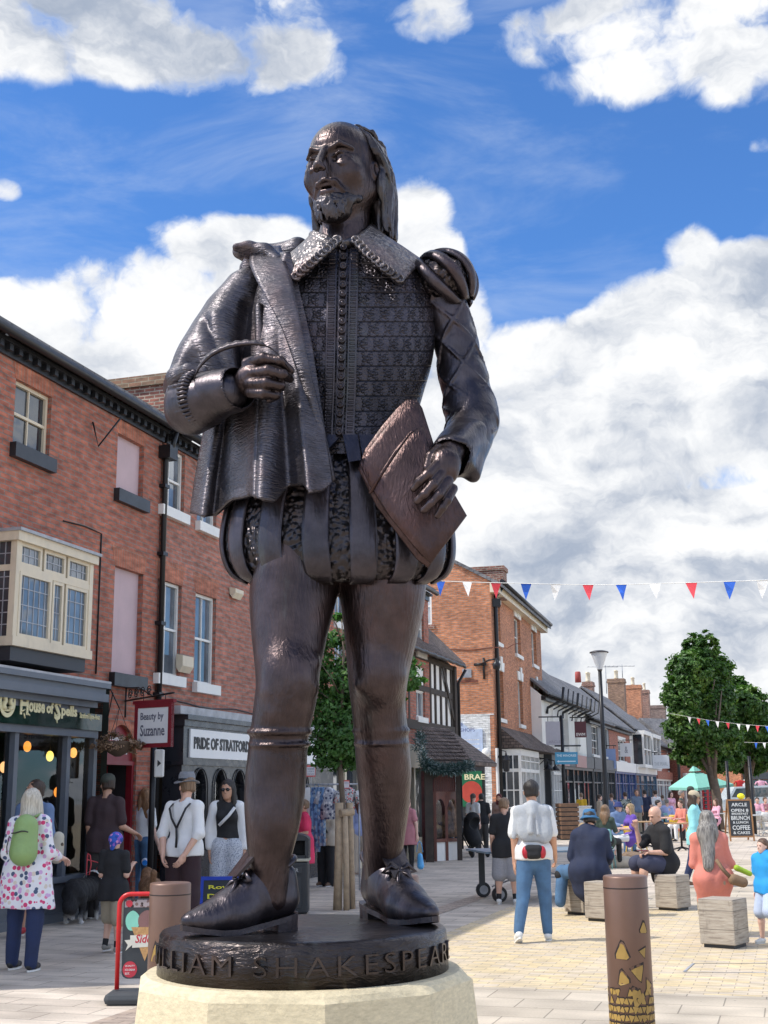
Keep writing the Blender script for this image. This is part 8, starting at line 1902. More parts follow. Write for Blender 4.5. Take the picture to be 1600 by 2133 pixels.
 # hanging signs
def hang_sign(x0,y0,x1,y1,Y,color,lines,label,ink=(.3,.3,.34),arrow=False,frame=None,name='hanging_sign',brk=True,skew=0):
 A,B=at(x0,y1,Y),at(x1,y1,Y+skew);A.z=B.z=(A.z+B.z)/2;zt=at(x0,y0,Y).z;u=(B-A);w=u.length;u.normalize();n=Vector((u.y,-u.x,0));root=empty(name,A.lerp(B,.5),0,label,'sign')
 h=zt-A.z;cm=mat('sign_%s'%label[:16].replace(' ','_'),color,.5,var=.04);f=.06*w if frame else 0
 mb=MB();mb.obox(A-n*-.02,u*w,-n*.04,(0,0,h));brd=mb.build('board',cm,root)
 if frame:
  mb=MB();fm=mat('frame_'+label[:12].replace(' ','_'),frame,.45)
  for(a_,b_,z0,z1)in((-.0,w,0,f*1.4),(0,w,h-f*1.4,h),(0,f*1.4,f*1.4,h-f*1.4),(w-f*1.4,w,f*1.4,h-f*1.4)):mb.obox(A+u*a_+n*.03+Vector((0,0,z0)),u*(b_-a_),-n*.06,(0,0,z1-z0))
  mb.obox(A-u*.05*w+n*.035+Vector((0,0,h)),u*w*1.1,-n*.07,(0,0,.05));mb.build('frame',fm,root)
 im=mat('ink_%s'%label[:14].replace(' ','_'),ink,.5)
 for(tx,fx,fz,fw,fh)in lines:mb=MB();text_on(mb,tx,A+u*w*fx+n*.021+Vector((0,0,h*fz)),u,(0,0,1),w=w*fw,h=h*fh,ext=.006,bold=.015);mb.build('lettering',im,brd)
 if arrow:mb=MB();o=A+n*.023+Vector((0,0,h*.14));mb.prism([o+u*w*.06+Vector((0,0,h*.1)),o+u*w*.16,o+u*w*.16+Vector((0,0,h*.06)),o+u*w*.9+Vector((0,0,h*.06)),o+u*w*.9+Vector((0,0,h*.14)),o+u*w*.16+Vector((0,0,h*.14)),o+u*w*.16+Vector((0,0,h*.2))],n*.004);mb.build('arrow',im,brd)
 if brk:
  mb=MB();z=h+.18;mb.tube([A-u*w*.4+Vector((0,0,z)),A+u*w*1.1+Vector((0,0,z))],.025,6)
  for t in(.15,.85):mb.tube([A+u*w*t+Vector((0,0,h)),A+u*w*t+Vector((0,0,z))],.012,5)
  mb.build('bracket',IRON,root)
 return root,A,u,w,n,h
hang_sign(1138,1503,1173,1552,50,(.42,.41,.45),[('ARCLE',.15,.08,.7,.12)],'plain grey hanging shop sign over the white bay windows',ink=(.30,.28,.33))
hang_sign(1198,1503,1222,1536,56,(.085,.012,.018),[('EWM',.12,.08,.76,.2)],'small maroon hanging shop sign on the white rendered house',ink=(.75,.70,.65))
hang_sign(1157,1567,1204,1592,48,(.05,.26,.42),[('THE MINORIES',.06,.62,.88,.2)],'blue direction sign with a white arrow pointing left',ink=(.6,.7,.75),arrow=True,brk=False)
hang_sign(1262,1560,1284,1601,70,(.25,.33,.55),[],'pale blue banner sign just right of the nearest lamp post')
hang_sign(1242,1604,1283,1618,74,(.40,.46,.62),[],'long pale lavender shop board behind the nearest lamp post',brk=False)
hang_sign(1293,1548,1317,1576,76,(.66,.66,.67),[('&',.36,.25,.3,.5)],'white hanging sign with a dark emblem beside the keystone window',ink=(.25,.25,.28))
hang_sign(1360,1573,1395,1601,84,(.60,.62,.64),[('THE PEARL',.1,.22,.8,.26)],'wide pale grey hanging sign on the long brick terrace',ink=(.38,.40,.42))
p=at(1169,1490,48.3);mb=MB();mb.lathe((p.x,p.y,0),[(.07,0),(.06,p.z)],10);mb.tube([p+Vector((-.3,0,-1.15)),p+Vector((.7,0,-1.15))],.03,6);tag(mb.build('sign_post',IRON),'dark post carrying the blue direction sign by the white arch','post')
# beauty salon sign on its scroll bracket
r_,A,u,w,n,h=hang_sign(281,1468,358,1557,18.2,(.74,.73,.74),[('Beauty by',.16,.58,.62,.22),('Suzanne',.16,.26,.66,.26)],'white salon sign in a dark red frame hanging over the red doorway',ink=(.12,.12,.16),frame=(.20,.012,.022),brk=False,skew=-.35)
mb=MB();z=h+.14;wall=FA.P(FA.px(262,1445)[0],0,0);tz=A.z+z
end=A+u*w*1.02+Vector((0,0,z));st=Vector((wall.x,wall.y,tz));d=(end-st);d.z=0;d.normalize()
mb.tube([st,end],.014,6);mb.tube([st+Vector((0,0,-.25)),st+Vector((0,0,.20))],.02,6)
for k in range(4):
 c=st+d*(.18+.24*k)+Vector((0,0,.09));mb.tube([c+d*(.085*(1-i/26)*math.cos(i*.55))+Vector((0,0,.085*(1-i/26)*math.sin(i*.55)))for i in range(24)],.0075,5)
mb.tube([st+Vector((0,0,.2)),st+d*.5+Vector((0,0,.17)),st+d*1.0+Vector((0,0,.02))],.010,5)
for t in(.2,.8):q=A+u*w*t+Vector((0,0,h));mb.tube([q,q+Vector((0,0,z-h))],.007,5)
mb.build('scroll_bracket',IRON,r_)
# hanging basket
c=at(246,1552,18.0);root=empty('hanging_basket',c,0,'hanging basket of dried brown flowers in front of the red fanlight','hanging basket');mb=MB();k=c+Vector((-.0,0,.52))
for a in(0,2.1,4.2):mb.tube([c+Vector((.2*math.cos(a),.2*math.sin(a),.05)),k],.004,4)
mb.tube([k,Vector((k.x-.15,k.y+.05,k.z+.28)),FA.P(FA.px(225,1480)[0],k.z+.30,0)],.010,5);mb.tube([k+Vector((-.1,0,.22)),FA.P(FA.px(222,1530)[0],k.z-.15,0)],.008,5);mb.build('bracket',IRON,root)
mb=MB();mb.lathe(c,[(.04,-.16),(.15,-.10),(.22,.0),(.23,.05)],14);mb.build('basket',mat('coir_basket',(.09,.06,.04),.95,bump=.6),root)
leaves('dried_flowers',[(tuple(c+Vector((0,0,.03))),(.34,.30,.14)),(tuple(c+Vector((-.25,0,-.03))),(.16,.14,.10)),(tuple(c+Vector((.22,0,-.02))),(.15,.14,.1))],1800,.022,leaf_mat('dried_flower',(.16,.09,.06),(.28,.17,.11),(.40,.26,.19)),root,5)
# pole with a small white box sign beside the drainpipe
p=at(320,1560,18.9);pole=empty('street_sign_post',(p.x,p.y,0),0,'dark steel post with a small white sign box beside the black shopfront','sign post');mb=MB();mb.lathe((p.x,p.y,0),[(.045,0),(.045,at(322,1480,18.9).z)],12);mb.build('post',IRON,pole)
q=at(332,1590,18.7);mb=MB();mb.box(q,(.14,.08,.40),bev=.02);bx_=mb.build('sign_box',WHITE,pole);mb=MB();mb.prism([q+Vector((-.02,-.042,-.05)),q+Vector((.035,-.042,0)),q+Vector((-.02,-.042,.05))],(0,-.003,0));mb.build('symbol',INK,bx_)
# ice cream pavement sign
def ice_sign():
 Y=10.6;g=on(262,2088);Y=g.y;P=lambda x,y,o=0:at(x,y,Y-o);root=empty('pavement_sign',(P(300,2000).x,Y,0),0,'ice cream pavement sign with rounded red frame on a grey rubber foot','sign')
 xl,xr=247,362;zt=P(300,1862).z;k=(P(301,1900)-P(300,1900)).length;X=lambda x:P(x,1950).x
 mb=MB();r=.09;pts=[Vector((X(xl),Y,.10))]+[Vector((X(xl)+r-r*math.cos(a),Y,zt-r+r*math.sin(a)))for a in np.linspace(0,math.pi/2,7)]+[Vector((X(xr)-r+r*math.sin(a),Y,zt-r+r*math.cos(a)))for a in np.linspace(0,math.pi/2,7)]+[Vector((X(xr),Y,.10))]
 mb.tube(pts,.019,10);mb.build('frame',mat('bright_red_enamel',(.55,.012,.015),.35),root)
 mb=MB();mb.box(((X(xl)+X(xr))/2,Y,.045),(X(xr)-X(xl)+.14,.38,.09),bev=.04);mb.build('foot',mat('grey_rubber',(.055,.06,.065),.8),root)
 z0,z1=P(300,2038).z,zt-.035;a,b_=X(xl)+.035,X(xr)-.035;cr=.05
 out=[Vector((a+cr-cr*math.cos(t),Y+.006,z0+cr-cr*math.sin(t)))for t in np.linspace(0,math.pi/2,5)]+[Vector((b_-cr+cr*math.sin(t),Y+.006,z0+cr-cr*math.cos(t)))for t in np.linspace(0,math.pi/2,5)]+[Vector((b_,Y+.006,z1)),Vector((a,Y+.006,z1))]
 mb=MB();mb.prism(out,(0,-.012,0));pn=mb.build('panel',mat('charcoal_panel',(.035,.04,.045),.45,var=.15),root)
 def disc(name,x,y,rx,rz,o,m,M=0,n=20):
  c=P(x,y);mb=MB();mb.loft([[Vector((c.x,Y-o,c.z))]*n,[Vector((c.x+rx*k*math.cos(t),Y-o,c.z+rz*k*math.sin(t)*(1+M*math.sin(5*t))))for t in np.linspace(0,2*math.pi,n+1)[:-1]]],True,False,False);mb.build(name,m,pn)
 mb=MB();mb.prism([Vector((a+.01,Y-.007,P(0,1893).z)),Vector((b_-.01,Y-.007,P(0,1893).z)),Vector((b_-.01,Y-.007,z1-.01)),Vector((a+.01,Y-.007,z1-.01))],(0,-.001,0));mb.build('chocolate_print',pattern_mat('chocolate_curls',(.36,.30,.30),[(.05,.03,.03),(.2,.12,.11)],34,.5),pn)
 disc('cone_scoop',277,1918,15,20,.0095,mat('mint_print',(.24,.60,.46),.6,var=.1),.03);disc('cone_scoop',307,1918,19,21,.0100,mat('cocoa_print',(.22,.11,.10),.6,var=.2),.03);disc('logo_disc',270,1882,7,7,.0098,mat('logo_red',(.5,.03,.05),.5));disc('round_badge',271,2019,15,16,.0098,MATS['logo_red'])
 mb=MB();mb.prism([Vector((P(274,1934).x,Y-.0105,P(0,1934).z)),Vector((P(302,2002).x,Y-.0105,P(0,2005).z)),Vector((P(330,1934).x,Y-.0105,P(0,1934).z))][::-1],(0,-.001,0));mb.build('cone_print',mat('wafer_print',(.50,.28,.11),.6,var=.25,vs=60),pn)
 mb=MB();rb=[(260,1958),(272,1957),(272,1948),(335,1946),(335,1970),(276,1974),(276,1968),(262,1980),(267,1968)];mb.prism([Vector((P(x,y).x,Y-.012,P(x,y).z))for x,y in rb][::-1],(0,-.001,0));mb.build('ribbon_print',mat('cream_print',(.68,.65,.55),.6),pn)
 mb=MB();c=P(282,1964);text_on(mb,'Sidoli',Vector((c.x,Y-.0135,c.z)),(1,0,0),(0,0,1),w=45*k,h=17*k,ext=.001,shear=.25,bold=.02);mb.build('lettering',MATS['logo_red'],pn)
 for i,tx in enumerate(('QUALITY','ICE CREAM','EST.','')):
  if tx:c=P(261,2014+i*8);mb=MB();text_on(mb,tx,Vector((c.x,Y-.0105,c.z)),(1,0,0),(0,0,1),w=(20 if i<2 else 10)*k,h=4*k,ext=.001,bold=.01);mb.build('lettering',WHITE,pn)
ice_sign()
def a_board(x0,y0,x1,y1,ybase,frame,lines,label,ink,Yk=None,lean=.10,fw=.05,cat='sign'):
 Y=Yk or on((x0+x1)/2,ybase).y;A=at(x0,ybase,Y);B=at(x1,ybase,Y);A.z=B.z=0;H=at(x0,y0,Y).z;u=(B-A);w=u.length;u.normalize();n=Vector((0,-1,0));root=empty('a_board',A.lerp(B,.5),0,label,cat)
 up=Vector((0,lean,H));L_=up.length;up.normalize();fn=u.cross(up);back=Vector((0,.55,0));o=A-Vector((0,lean,0));mb=MB()
 for(a,b,c,d)in((0,w,L_-fw,L_),(0,w,.12,.12+fw),(0,fw,0,L_-fw),(w-fw,w,0,L_-fw)):
  if c==0:mb.obox(o+u*a+up*c,u*(b-a),-fn*.03,up*(d-c))
  else:mb.obox(o+u*(a+(fw if c<1 and a==0 and b==w and c==.12 else 0))+up*c,u*((b-a)-(2*fw if c==.12 else 0)),-fn*.03,up*(d-c))
 for t in(0,w-fw):mb.obox(o+u*t+up*(L_-.03)+fn*-.03,u*fw,Vector((0,.03,0)),Vector((0,.55,-L_+.05)))
 fr=mb.build('frame',frame,root);mb=MB();mb.obox(o+u*fw+up*(.12+fw)-fn*.008,u*(w-2*fw),-fn*.012,up*(L_-.12-2*fw));pn=mb.build('board',mat('chalkboard',(.035,.04,.045),.7,var=.2,vs=4),root)
 ww,hh=w-2*fw,L_-.12-2*fw
 for(tx,fx,fz,fww,fh)in lines:mb=MB();text_on(mb,tx,o+u*(fw+ww*fx)+up*(.12+fw+hh*fz)-fn*.007,u,up,w=ww*fww,h=hh*fh,ext=.003,bold=.02);mb.build('lettering',ink,pn)
 return root
a_board(1519,1665,1571,0,1752,mat('orange_oak_frame',(.34,.17,.07),.6,var=.2),[('ARCLE',.14,.84,.72,.10),('OPEN 8',.10,.68,.8,.09),('BREAKFAST',.12,.60,.76,.06),('BRUNCH',.08,.45,.84,.12),('& LUNCH',.14,.35,.7,.07),('COFFEE',.10,.17,.8,.13),('& CAKES',.12,.05,.76,.08)],'tall oak framed chalkboard advertising brunch, coffee and cakes',mat('chalk_white',(.66,.68,.66),.9),lean=.12)
pb=on(1545,1752);mb=MB();pz=at(1545,1660,pb.y);mb.ball(Vector((pz.x,pb.y+.08,pz.z+.02)),(.13,.1,.10),12,8);tag(mb.build('yellow_flower_pot',mat('yellow_plastic',(.85,.75,.02),.5)),'small bright yellow lump resting on top of the oak framed chalkboard','ornament')
a_board(415,1826,520,0,1935,mat('cobalt_frame',(.012,.05,.42),.5,var=.1),[('Royal',.12,.72,.62,.14),('Deli',.10,.48,.5,.14),('open',.14,.25,.6,.12)],'chalkboard with a cobalt blue frame and yellow writing behind the shoe',mat('yellow_chalk',(.85,.78,.06),.8),lean=.12,fw=.045)
# table tennis table
def tt_table():
 C_=at(1122,1772,20.4);root=empty('table_tennis_table',(C_.x,20.4,0),R_(10),'blue grey folding table tennis table on wheels behind the person in grey shorts','table');L_,W_,H=2.05,1.3,.74;TOPM=mat('blue_grey_top',(.17,.24,.31),.35,var=.05)
 mb=MB();mb.box((0,0,H),(L_,W_,.03),bev=.005);tp=mb.build('tabletop',TOPM,root,local=True)
 mb=MB();mb.box((0,0,H+.0165),(L_-.02,.02,.002));mb.box((0,-W_/2+.012,H+.0165),(L_,.02,.002));mb.build('lines',WHITE,tp,local=True)
 mb=MB();mb.box((0,0,H+.09),(.012,W_+.1,.13));mb.build('net',BLACK,root,local=True)
 for sx in(-1,1):
  for sy in(-1,1):
   mb=MB();x,y=sx*(L_/2-.22),sy*(W_/2-.15);mb.box((x,y,H/2+.02),(.09,.05,H-.06));mb.build('leg',mat('dark_steel_leg',(.04,.045,.05),.5),root,local=True)
   mb=MB();mb.lathe((x-sx*.02,y+.03,.12),[(.11,-.02),(.12,0),(.12,.03),(.11,.05)],18,Matrix.Rotation(R_(90),3,'X'));w=mb.build('wheel',BLACK,root,local=True);mb=MB();mb.lathe((x-sx*.02,y-.025,.12),[(.07,0),(.07,.006)],14,Matrix.Rotation(R_(90),3,'X'));mb.build('hub',LEAD,w,local=True)
 mb=MB();mb.tube([(-L_/2+.25,0,.2),(0,0,.45),(L_/2-.25,0,.2)],.014,6);mb.tube([(-L_/2+.22,-.4,.35),(L_/2-.22,-.4,.35)],.014,6);mb.build('brace',LEAD,root,local=True)
tt_table()
# slatted planter
p=on(1184,1749);root=empty('slatted_planter',(p.x,p.y,0),R_(8),'tall slatted timber planter in front of the dark shop windows','planter');W_=38*p.y/2600
mb=MB()
for i in range(8):mb.box((0,0,.10+i*.155),(W_,.7,.12),bev=.008)
mb.build('slats',mat('warm_slat_timber',(.17,.095,.055),.7,var=.3,vs=8,bump=.3),root,local=True);mb=MB();mb.box((0,0,.62),(W_-.08,.6,1.2));mb.build('box',BLACK,root,local=True)
p=on(1218,1746);mb=MB();mb.box((p.x,p.y,.55),(.5,.4,1.1),bev=.01);mb.box((p.x,p.y,1.12),(.56,.46,.04));tag(mb.build('white_counter',WHITE),'plain white counter box standing right of the slatted planter','counter')
# cafe furniture
def chair_proto(m,name,label,seat):
 root=empty('cafe_chair',(0,0,0),0,label,'chair','metal and plastic chairs on the cafe terrace')
 mb=MB();mb.box((0,0,.45),(.42,.42,.025),bev=.01);mb.build('seat',seat,root,local=True)
 rows=[]
 for z,y,w in((.50,.21,.19),(.62,.24,.22),(.78,.27,.22),(.84,.28,.20)):rows.append([Vector((w*s,y-.05*abs(s)**2,z))for s in np.linspace(-1,1,7)])
 mb=MB();mb.loft(rows,False,False);o=mb.build('backrest',seat,root,local=True);md=o.modifiers.new('t','SOLIDIFY');md.thickness=.015
 for sx in(-1,1):
  for sy in(-1,1):mb=MB();mb.tube([(sx*.17,sy*.17,.44),(sx*.21,sy*.22,0)],.013,7);mb.build('leg',m,root,local=True)
 return root
YC=mat('yellow_chair_plastic',(.62,.40,.04),.45);AC=mat('aqua_chair_plastic',(.22,.45,.44),.45);WC=mat('white_chair_metal',(.62,.62,.60),.45);OAK=mat('oak_tabletop',(.46,.28,.13),.5,var=.15)
protos=[chair_proto(YC,'y','yellow',YC),chair_proto(AC,'a','aqua',AC),chair_proto(WC,'w','white',WC)];usedp=[False]*3
def chair(k,x,y,yaw,label,Y=None):
 p=on(x,y)if Y is None else Vector((at(x,1650,Y).x,Y,0));o=protos[k]if not usedp[k]else copy_tree(protos[k]);usedp[k]=True;o.location=(p.x,p.y,0);o.rotation_euler=(0,0,R_(yaw));o['label']=label
chair(0,1320,1765,100,'yellow chair carrying the person in the purple top',30.15);chair(0,1412,1750,160,'yellow chair behind the pedestal table nearest the coral shirt');chair(0,1432,1748,-150,'yellow chair on the far right side of the nearest pedestal table');chair(0,1299,1752,-60,'yellow chair facing the purple top across the small table')
chair(1,1252,1775,160,'aqua chair holding the person in dark olive behind the lamp post',28.1);chair(1,1393,1738,30,'aqua chair pushed in below the pale lilac top');chair(1,1376,1742,-40,'aqua chair beside the checked shirt');chair(1,1384,1735,150,'oak coloured light chair turned away between the two aqua chairs')
for i,(x,y,a)in enumerate(((1552,1733,30),(1571,1737,200),(1590,1735,120),(1580,1728,20),(1598,1741,180))):chair(2,x,y,a,'white chair, %s in the group right of the chalkboard'%('first','second','third','rear','outermost')[i])
def table(x,y,label,top=OAK,base=IRON,w=.7,Y=None):
 p=on(x,y)if Y is None else Vector((at(x,1650,Y).x,Y,0));root=empty('cafe_table',(p.x,p.y,0),R_(12),label,'table','small pedestal tables on the cafe terrace')
 mb=MB();mb.box((0,0,.74),(w,w,.03),bev=.006);mb.build('tabletop',top,root,local=True);mb=MB();mb.lathe((0,0,0),[(.03,.06),(.03,.725)],10);mb.build('pedestal',base,root,local=True)
 mb=MB()
 for k in range(4):a=math.pi/4+k*math.pi/2;mb.tube([(0,0,.10),(.32*math.cos(a),.32*math.sin(a),.015)],[.028,.02],7)
 mb.build('foot',base,root,local=True)
table(1421,1772,'oak pedestal table nearest the coral shirt, black cross foot');table(1342,1765,'oak pedestal table left of the person with hand to mouth, black cross foot');table(1386,1744,'small table in front of the pale lilac top');table(1500,1735,'dark edged table beside the seated person in the pink cardigan',WC);table(1565,1742,'white table right of the chalkboard',WC,WC,.9);table(1593,1738,'white table at the right edge of the terrace',WC,WC,.9);table(1300,1752,'pale table between the purple top and the denim jacket',WC)
# parasol
def parasol():
 Y=60;c=at(1445,1604,Y);root=empty('parasol',(c.x,Y,0),0,'square aqua parasol open over the far cafe tables','parasol');AQ=mat('aqua_canvas',(.24,.58,.50),.75,var=.05)
 L_,R2,ze=at(1391,1640,Y+.5),at(1514,1634,Y+1),at(1440,1641,Y-2);zz=(at(1391,1640,Y).z);w=(R2.x-L_.x)/2;cx=(R2.x+L_.x)/2;cor=[Vector((cx-w,Y+.3,zz)),Vector((cx-.35*w,Y-w,zz-.05)),Vector((cx+w,Y-.2,zz+.12)),Vector((cx+.35*w,Y+w,zz+.1))];top=Vector((c.x,Y,c.z));cap=[top+(p-top)*.16+Vector((0,0,.0))for p in cor]
 mb=MB()
 for i in range(4):j=(i+1)%4;mb.poly([cor[i],cor[j],cap[j],cap[i]]);mb.poly([cor[i]+Vector((0,0,-.12)),cor[j]+Vector((0,0,-.12)),cor[j],cor[i]])
 o=mb.build('canopy',AQ,root);md=o.modifiers.new('t','SOLIDIFY');md.thickness=.01
 mb=MB();cp=[top+(p-top)*.20+Vector((0,0,.10))for p in cor]
 for i in range(4):j=(i+1)%4;mb.poly([cp[i],cp[j],top+Vector((0,0,.22))])
 mb.build('vent',AQ,root);mb=MB();mb.lathe((c.x,Y,0),[(.25,0),(.25,.08),(.035,.09),(.03,c.z)],12);mb.build('pole',WC,root)
 mb=MB()
 for p in cor:mb.tube([top+Vector((0,0,-.06)),p+Vector((0,0,-.05))],.012,5)
 mb.build('ribs',WC,root)
parasol()
# telephone box
def phone_box():
 Y=78;a,b=at(1466,1624,Y),at(1492,1624,Y);w=b.x-a.x;H=a.z;c=Vector(((a.x+b.x)/2,Y,0));root=empty('telephone_box',c,R_(8),'old red telephone box standing behind the parasol','telephone box');RD=mat('post_red',(.30,.012,.02),.4)
 mb=MB();
 for sx in(-1,1):
  for sy in(-1,1):mb.box((sx*(w/2-.05),sy*(w/2-.05),H*.45),(.1,.1,H*.9))
 mb.box((0,0,.12),(w,w,.24));mb.box((0,0,H*.86),(w+.02,w+.02,.24));arc=[Vector((w/2*math.cos(t),-w/2,H*.93+.13*math.sin(t)))for t in np.linspace(0,math.pi,11)];mb.prism(arc,(0,w,0))
 for i in range(7):z=.35+i*(H*.8-.45)/6;mb.box((0,-w/2+.02,z),(w-.18,.03,.03));mb.box((-w/2+.02,0,z),(.03,w-.18,.03))
 for x in(-.25,.25):mb.box((x*w*.8,-w/2+.02,H*.42),(.03,.034,H*.75))
 mb.build('frame',RD,root,local=True);mb=MB();mb.box((0,0,H*.42),(w-.1,w-.1,H*.8));mb.build('glazing',GL,root,local=True);mb=MB();mb.box((0,-w/2-.012,H*.86),(w*.8,.012,.12));s_=mb.build('sign_strip',WHITE,root,local=True)
 mb=MB();text_on(mb,'TELEPHONE',Vector((-w*.34,-w/2-.0185,H*.86-.035)),(1,0,0),(0,0,1),w=w*.68,h=.07,ext=.003);mb.build('lettering',INK,s_,local=True)
phone_box()
Y=72;c=at(1480,1597,Y);r=(at(1491,1597,Y)-c).length;mb=MB();mb.lathe(c,[(r,0),(r*1.0,.06)],24,Matrix.Rotation(R_(90),3,'X'));rs=empty('round_sign',c,0,'round black shop sign with pale initials above the parasol','sign');mb.build('disc',BLACK,rs)
mb=MB();mb.loft([[c+Vector((r*.86*math.cos(t),-.065,r*.86*math.sin(t)))for t in np.linspace(0,6.283,25)[:-1]],[c+Vector((r*.74*math.cos(t),-.065,r*.74*math.sin(t)))for t in np.linspace(0,6.283,25)[:-1]]],True,False,False);text_on(mb,'BTP',c+Vector((-r*.5,-.063,-r*.25)),(1,0,0),(0,0,1),w=r,h=r*.5,ext=.01,bold=.02);mb.build('lettering',WHITE,rs)
mb=MB();mb.tube([c+Vector((r,.02,0)),c+Vector((r+.5,.3,0))],.04,6);mb.build('bracket',IRON,rs)
# bunting
def bunting(pts,flags,w,hgt,label,sag=0):
 root=empty('bunting',pts[0],0,label,'bunting','strings of red, white and blue bunting');mb=MB();P=[Vector(tuple(p))for p in interp(range(len(pts)),[tuple(p)for p in pts],60)[1]];mb.tube(P,.006,4);mb.build('string',WHITE,root)
 FM=[mat('flag_blue',(.03,.13,.60),.8),mat('flag_white',(.75,.75,.74),.8),mat('flag_red',(.62,.05,.07),.8)];rnd=random.Random(int(hgt*100))
 for(t,k)in flags:
  i=min(57,int(t*59));p=P[i].lerp(P[i+1],t*59-i);d=(P[i+1]-P[i]).normalized();s=Vector((0,rnd.uniform(-.08,.08),0));mb=MB()
  a,b,c=p-d*w/2,p+d*w/2,p+Vector((rnd.uniform(-.02,.02),0,-hgt))+s;m1,m2=a.lerp(c,.5)+Vector((0,rnd.uniform(-.03,.03),0)),b.lerp(c,.5)+Vector((0,rnd.uniform(-.03,.03),0));mb.poly([a,m1,m2,b]);mb.poly([m1,c,m2]);mb.build('flag',FM[k],root)
Y=19.5;pts=[at(880,1209,Y+2),at(1035,1214,Y+1),at(1240,1218,Y),at(1420,1214,Y-1),at(1610,1208,Y-2)]
L0,L1=880,1610;fl=[((x-L0)/(L1-L0),k)for x,k in((918,0),(973,1),(1033,2),(1096,0),(1158,1),(1225,2),(1294,0),(1364,1),(1440,2),(1520,0),(1589,1))]
def px_t(P,x):  # where along the string the picture column x falls
 Q=interp(range(len(P)),[tuple(p)for p in P],400)[1];X=[proj(q)[0]for q in Q];return float(np.interp(x,X,np.linspace(0,1,400)))
bunting(pts,[(px_t(pts,x),k)for x,k in((918,0),(973,1),(1033,2),(1096,0),(1158,1),(1225,2),(1294,0),(1364,1),(1440,2),(1520,0),(1589,1))],.20,.26,'long bunting string across the square at statue hip height')
Y=50;pts=[at(1395,1486,Y),at(1470,1499,Y-2),at(1540,1508,Y-4),at(1620,1514,Y-6)];bunting(pts,[(px_t(pts,x),k)for x,k in((1436,1),(1455,2),(1474,0),(1494,1),(1516,2),(1538,1),(1558,1),(1578,2),(1598,0))],.24,.24,'short bunting string crossing in front of the dark green trees')
pts=[at(1550,1546,44),at(1585,1547,43),at(1620,1547,42)];bunting(pts,[(px_t(pts,x),k)for x,k in((1575,0),(1592,1))],.2,.2,'lowest bit of bunting at the right edge before the rounded tree')
# dogs
def dog(label,parts,mats,eyes=None,name='dog',h=.009):
 allv=[];root=None
 P=np.array([tuple(x)for p in parts for x in p[:2]]);c=Vector((*P.mean(0)[:2],0));root=empty(name,c,0,label,'dog')
 V=Vol(P.min(0)-.22,P.max(0)+.22,h)
 for a,b,ra,rb in parts:V.cap(a,b,ra,rb,.03)
 V.noise(.010,38,5,st=(1,1,.6));V.noise(.005,90,6);v,q=V.mesh();me=np_mesh('body',[(v-np.array(c),q)]);link_mesh('body',me,root,mats);return root
def fur2(name,c1,c2,axis,cut,soft=.05):
 m=bpy.data.materials.new(name);m.use_nodes=True;t=NT(m.node_tree);b=t.n['Principled BSDF'];o=t.new('ShaderNodeTexCoord').outputs['Object'];s=t.new('ShaderNodeSeparateXYZ');t.l.new(o,s.inputs[0])
 f=t.maprange(t.math('ADD',s.outputs[axis],t.math('MULTIPLY',t.noise(o,9,4),.12)),cut-soft,cut+soft);n=t.noise(t.mapping(o,(1,1,.3)),60,4,.7);c=t.mix(f,c1,c2);t.put(b.inputs['Base Color'],t.mix(1.0,c,t.ramp(n,[(.3,.6),(.7,1.3)]),'MULTIPLY'));b.inputs['Roughness'].default_value=.75
 bn=t.new('ShaderNodeBump');bn.inputs['Strength'].default_value=1;bn.inputs['Distance'].default_value=.012;t.l.new(n,bn.inputs['Height']);t.l.new(bn.outputs[0],b.inputs['Normal']);return m
b=on(150,1925);f=Vector((.28,.96,0));s=Vector((.96,-.28,0));Q=lambda a,c,z:b+f*a+s*c+Vector((0,0,z))
dr=dog('long haired black and white dog seen from behind on a red lead',[(Q(.05,0,.40),Q(.45,0,.42),.17,.15),(Q(.45,0,.42),Q(.62,0,.52),.13,.09),(Q(.62,0,.55),Q(.74,.0,.60),.085,.07),(Q(.74,0,.59),Q(.84,0,.55),.04,.03),(Q(.0,0,.42),Q(-.10,.02,.20),.10,.10),(Q(-.10,.02,.22),Q(-.06,.04,.08),.085,.03),
 (Q(.03,-.09,.36),Q(.08,-.10,.18),.085,.04),(Q(.08,-.10,.18),Q(.0,-.10,.10),.035,.028),(Q(.0,-.10,.10),Q(.01,-.10,.02),.026,.022),(Q(.01,-.10,.02),Q(.06,-.10,.018),.024,.018),(Q(.03,.09,.36),Q(.08,.10,.18),.085,.04),(Q(.08,.10,.18),Q(.0,.11,.10),.035,.028),(Q(.0,.11,.10),Q(.02,.12,.02),.026,.022),(Q(.02,.12,.02),Q(.07,.12,.018),.024,.018),
 (Q(.48,-.08,.36),Q(.48,-.08,.03),.045,.025),(Q(.48,.08,.36),Q(.50,.08,.03),.045,.025),(Q(.66,-.06,.64),Q(.66,-.07,.70),.025,.008),(Q(.66,.06,.64),Q(.66,.07,.70),.025,.008)],None)
dr.children[0].data.materials.append(fur2('black_white_fur',(.55,.53,.50),(.018,.017,.018),2,.16));mb=MB();mb.loft([[Q(.47+.02*math.sin(t),.15*math.cos(t),.50+.14*math.sin(t))for t in np.linspace(0,6.283,17)[:-1]],[Q(.52+.02*math.sin(t),.15*math.cos(t),.52+.14*math.sin(t))for t in np.linspace(0,6.283,17)[:-1]]],True,False);mb.build('white_ruff',WHITE,dr)
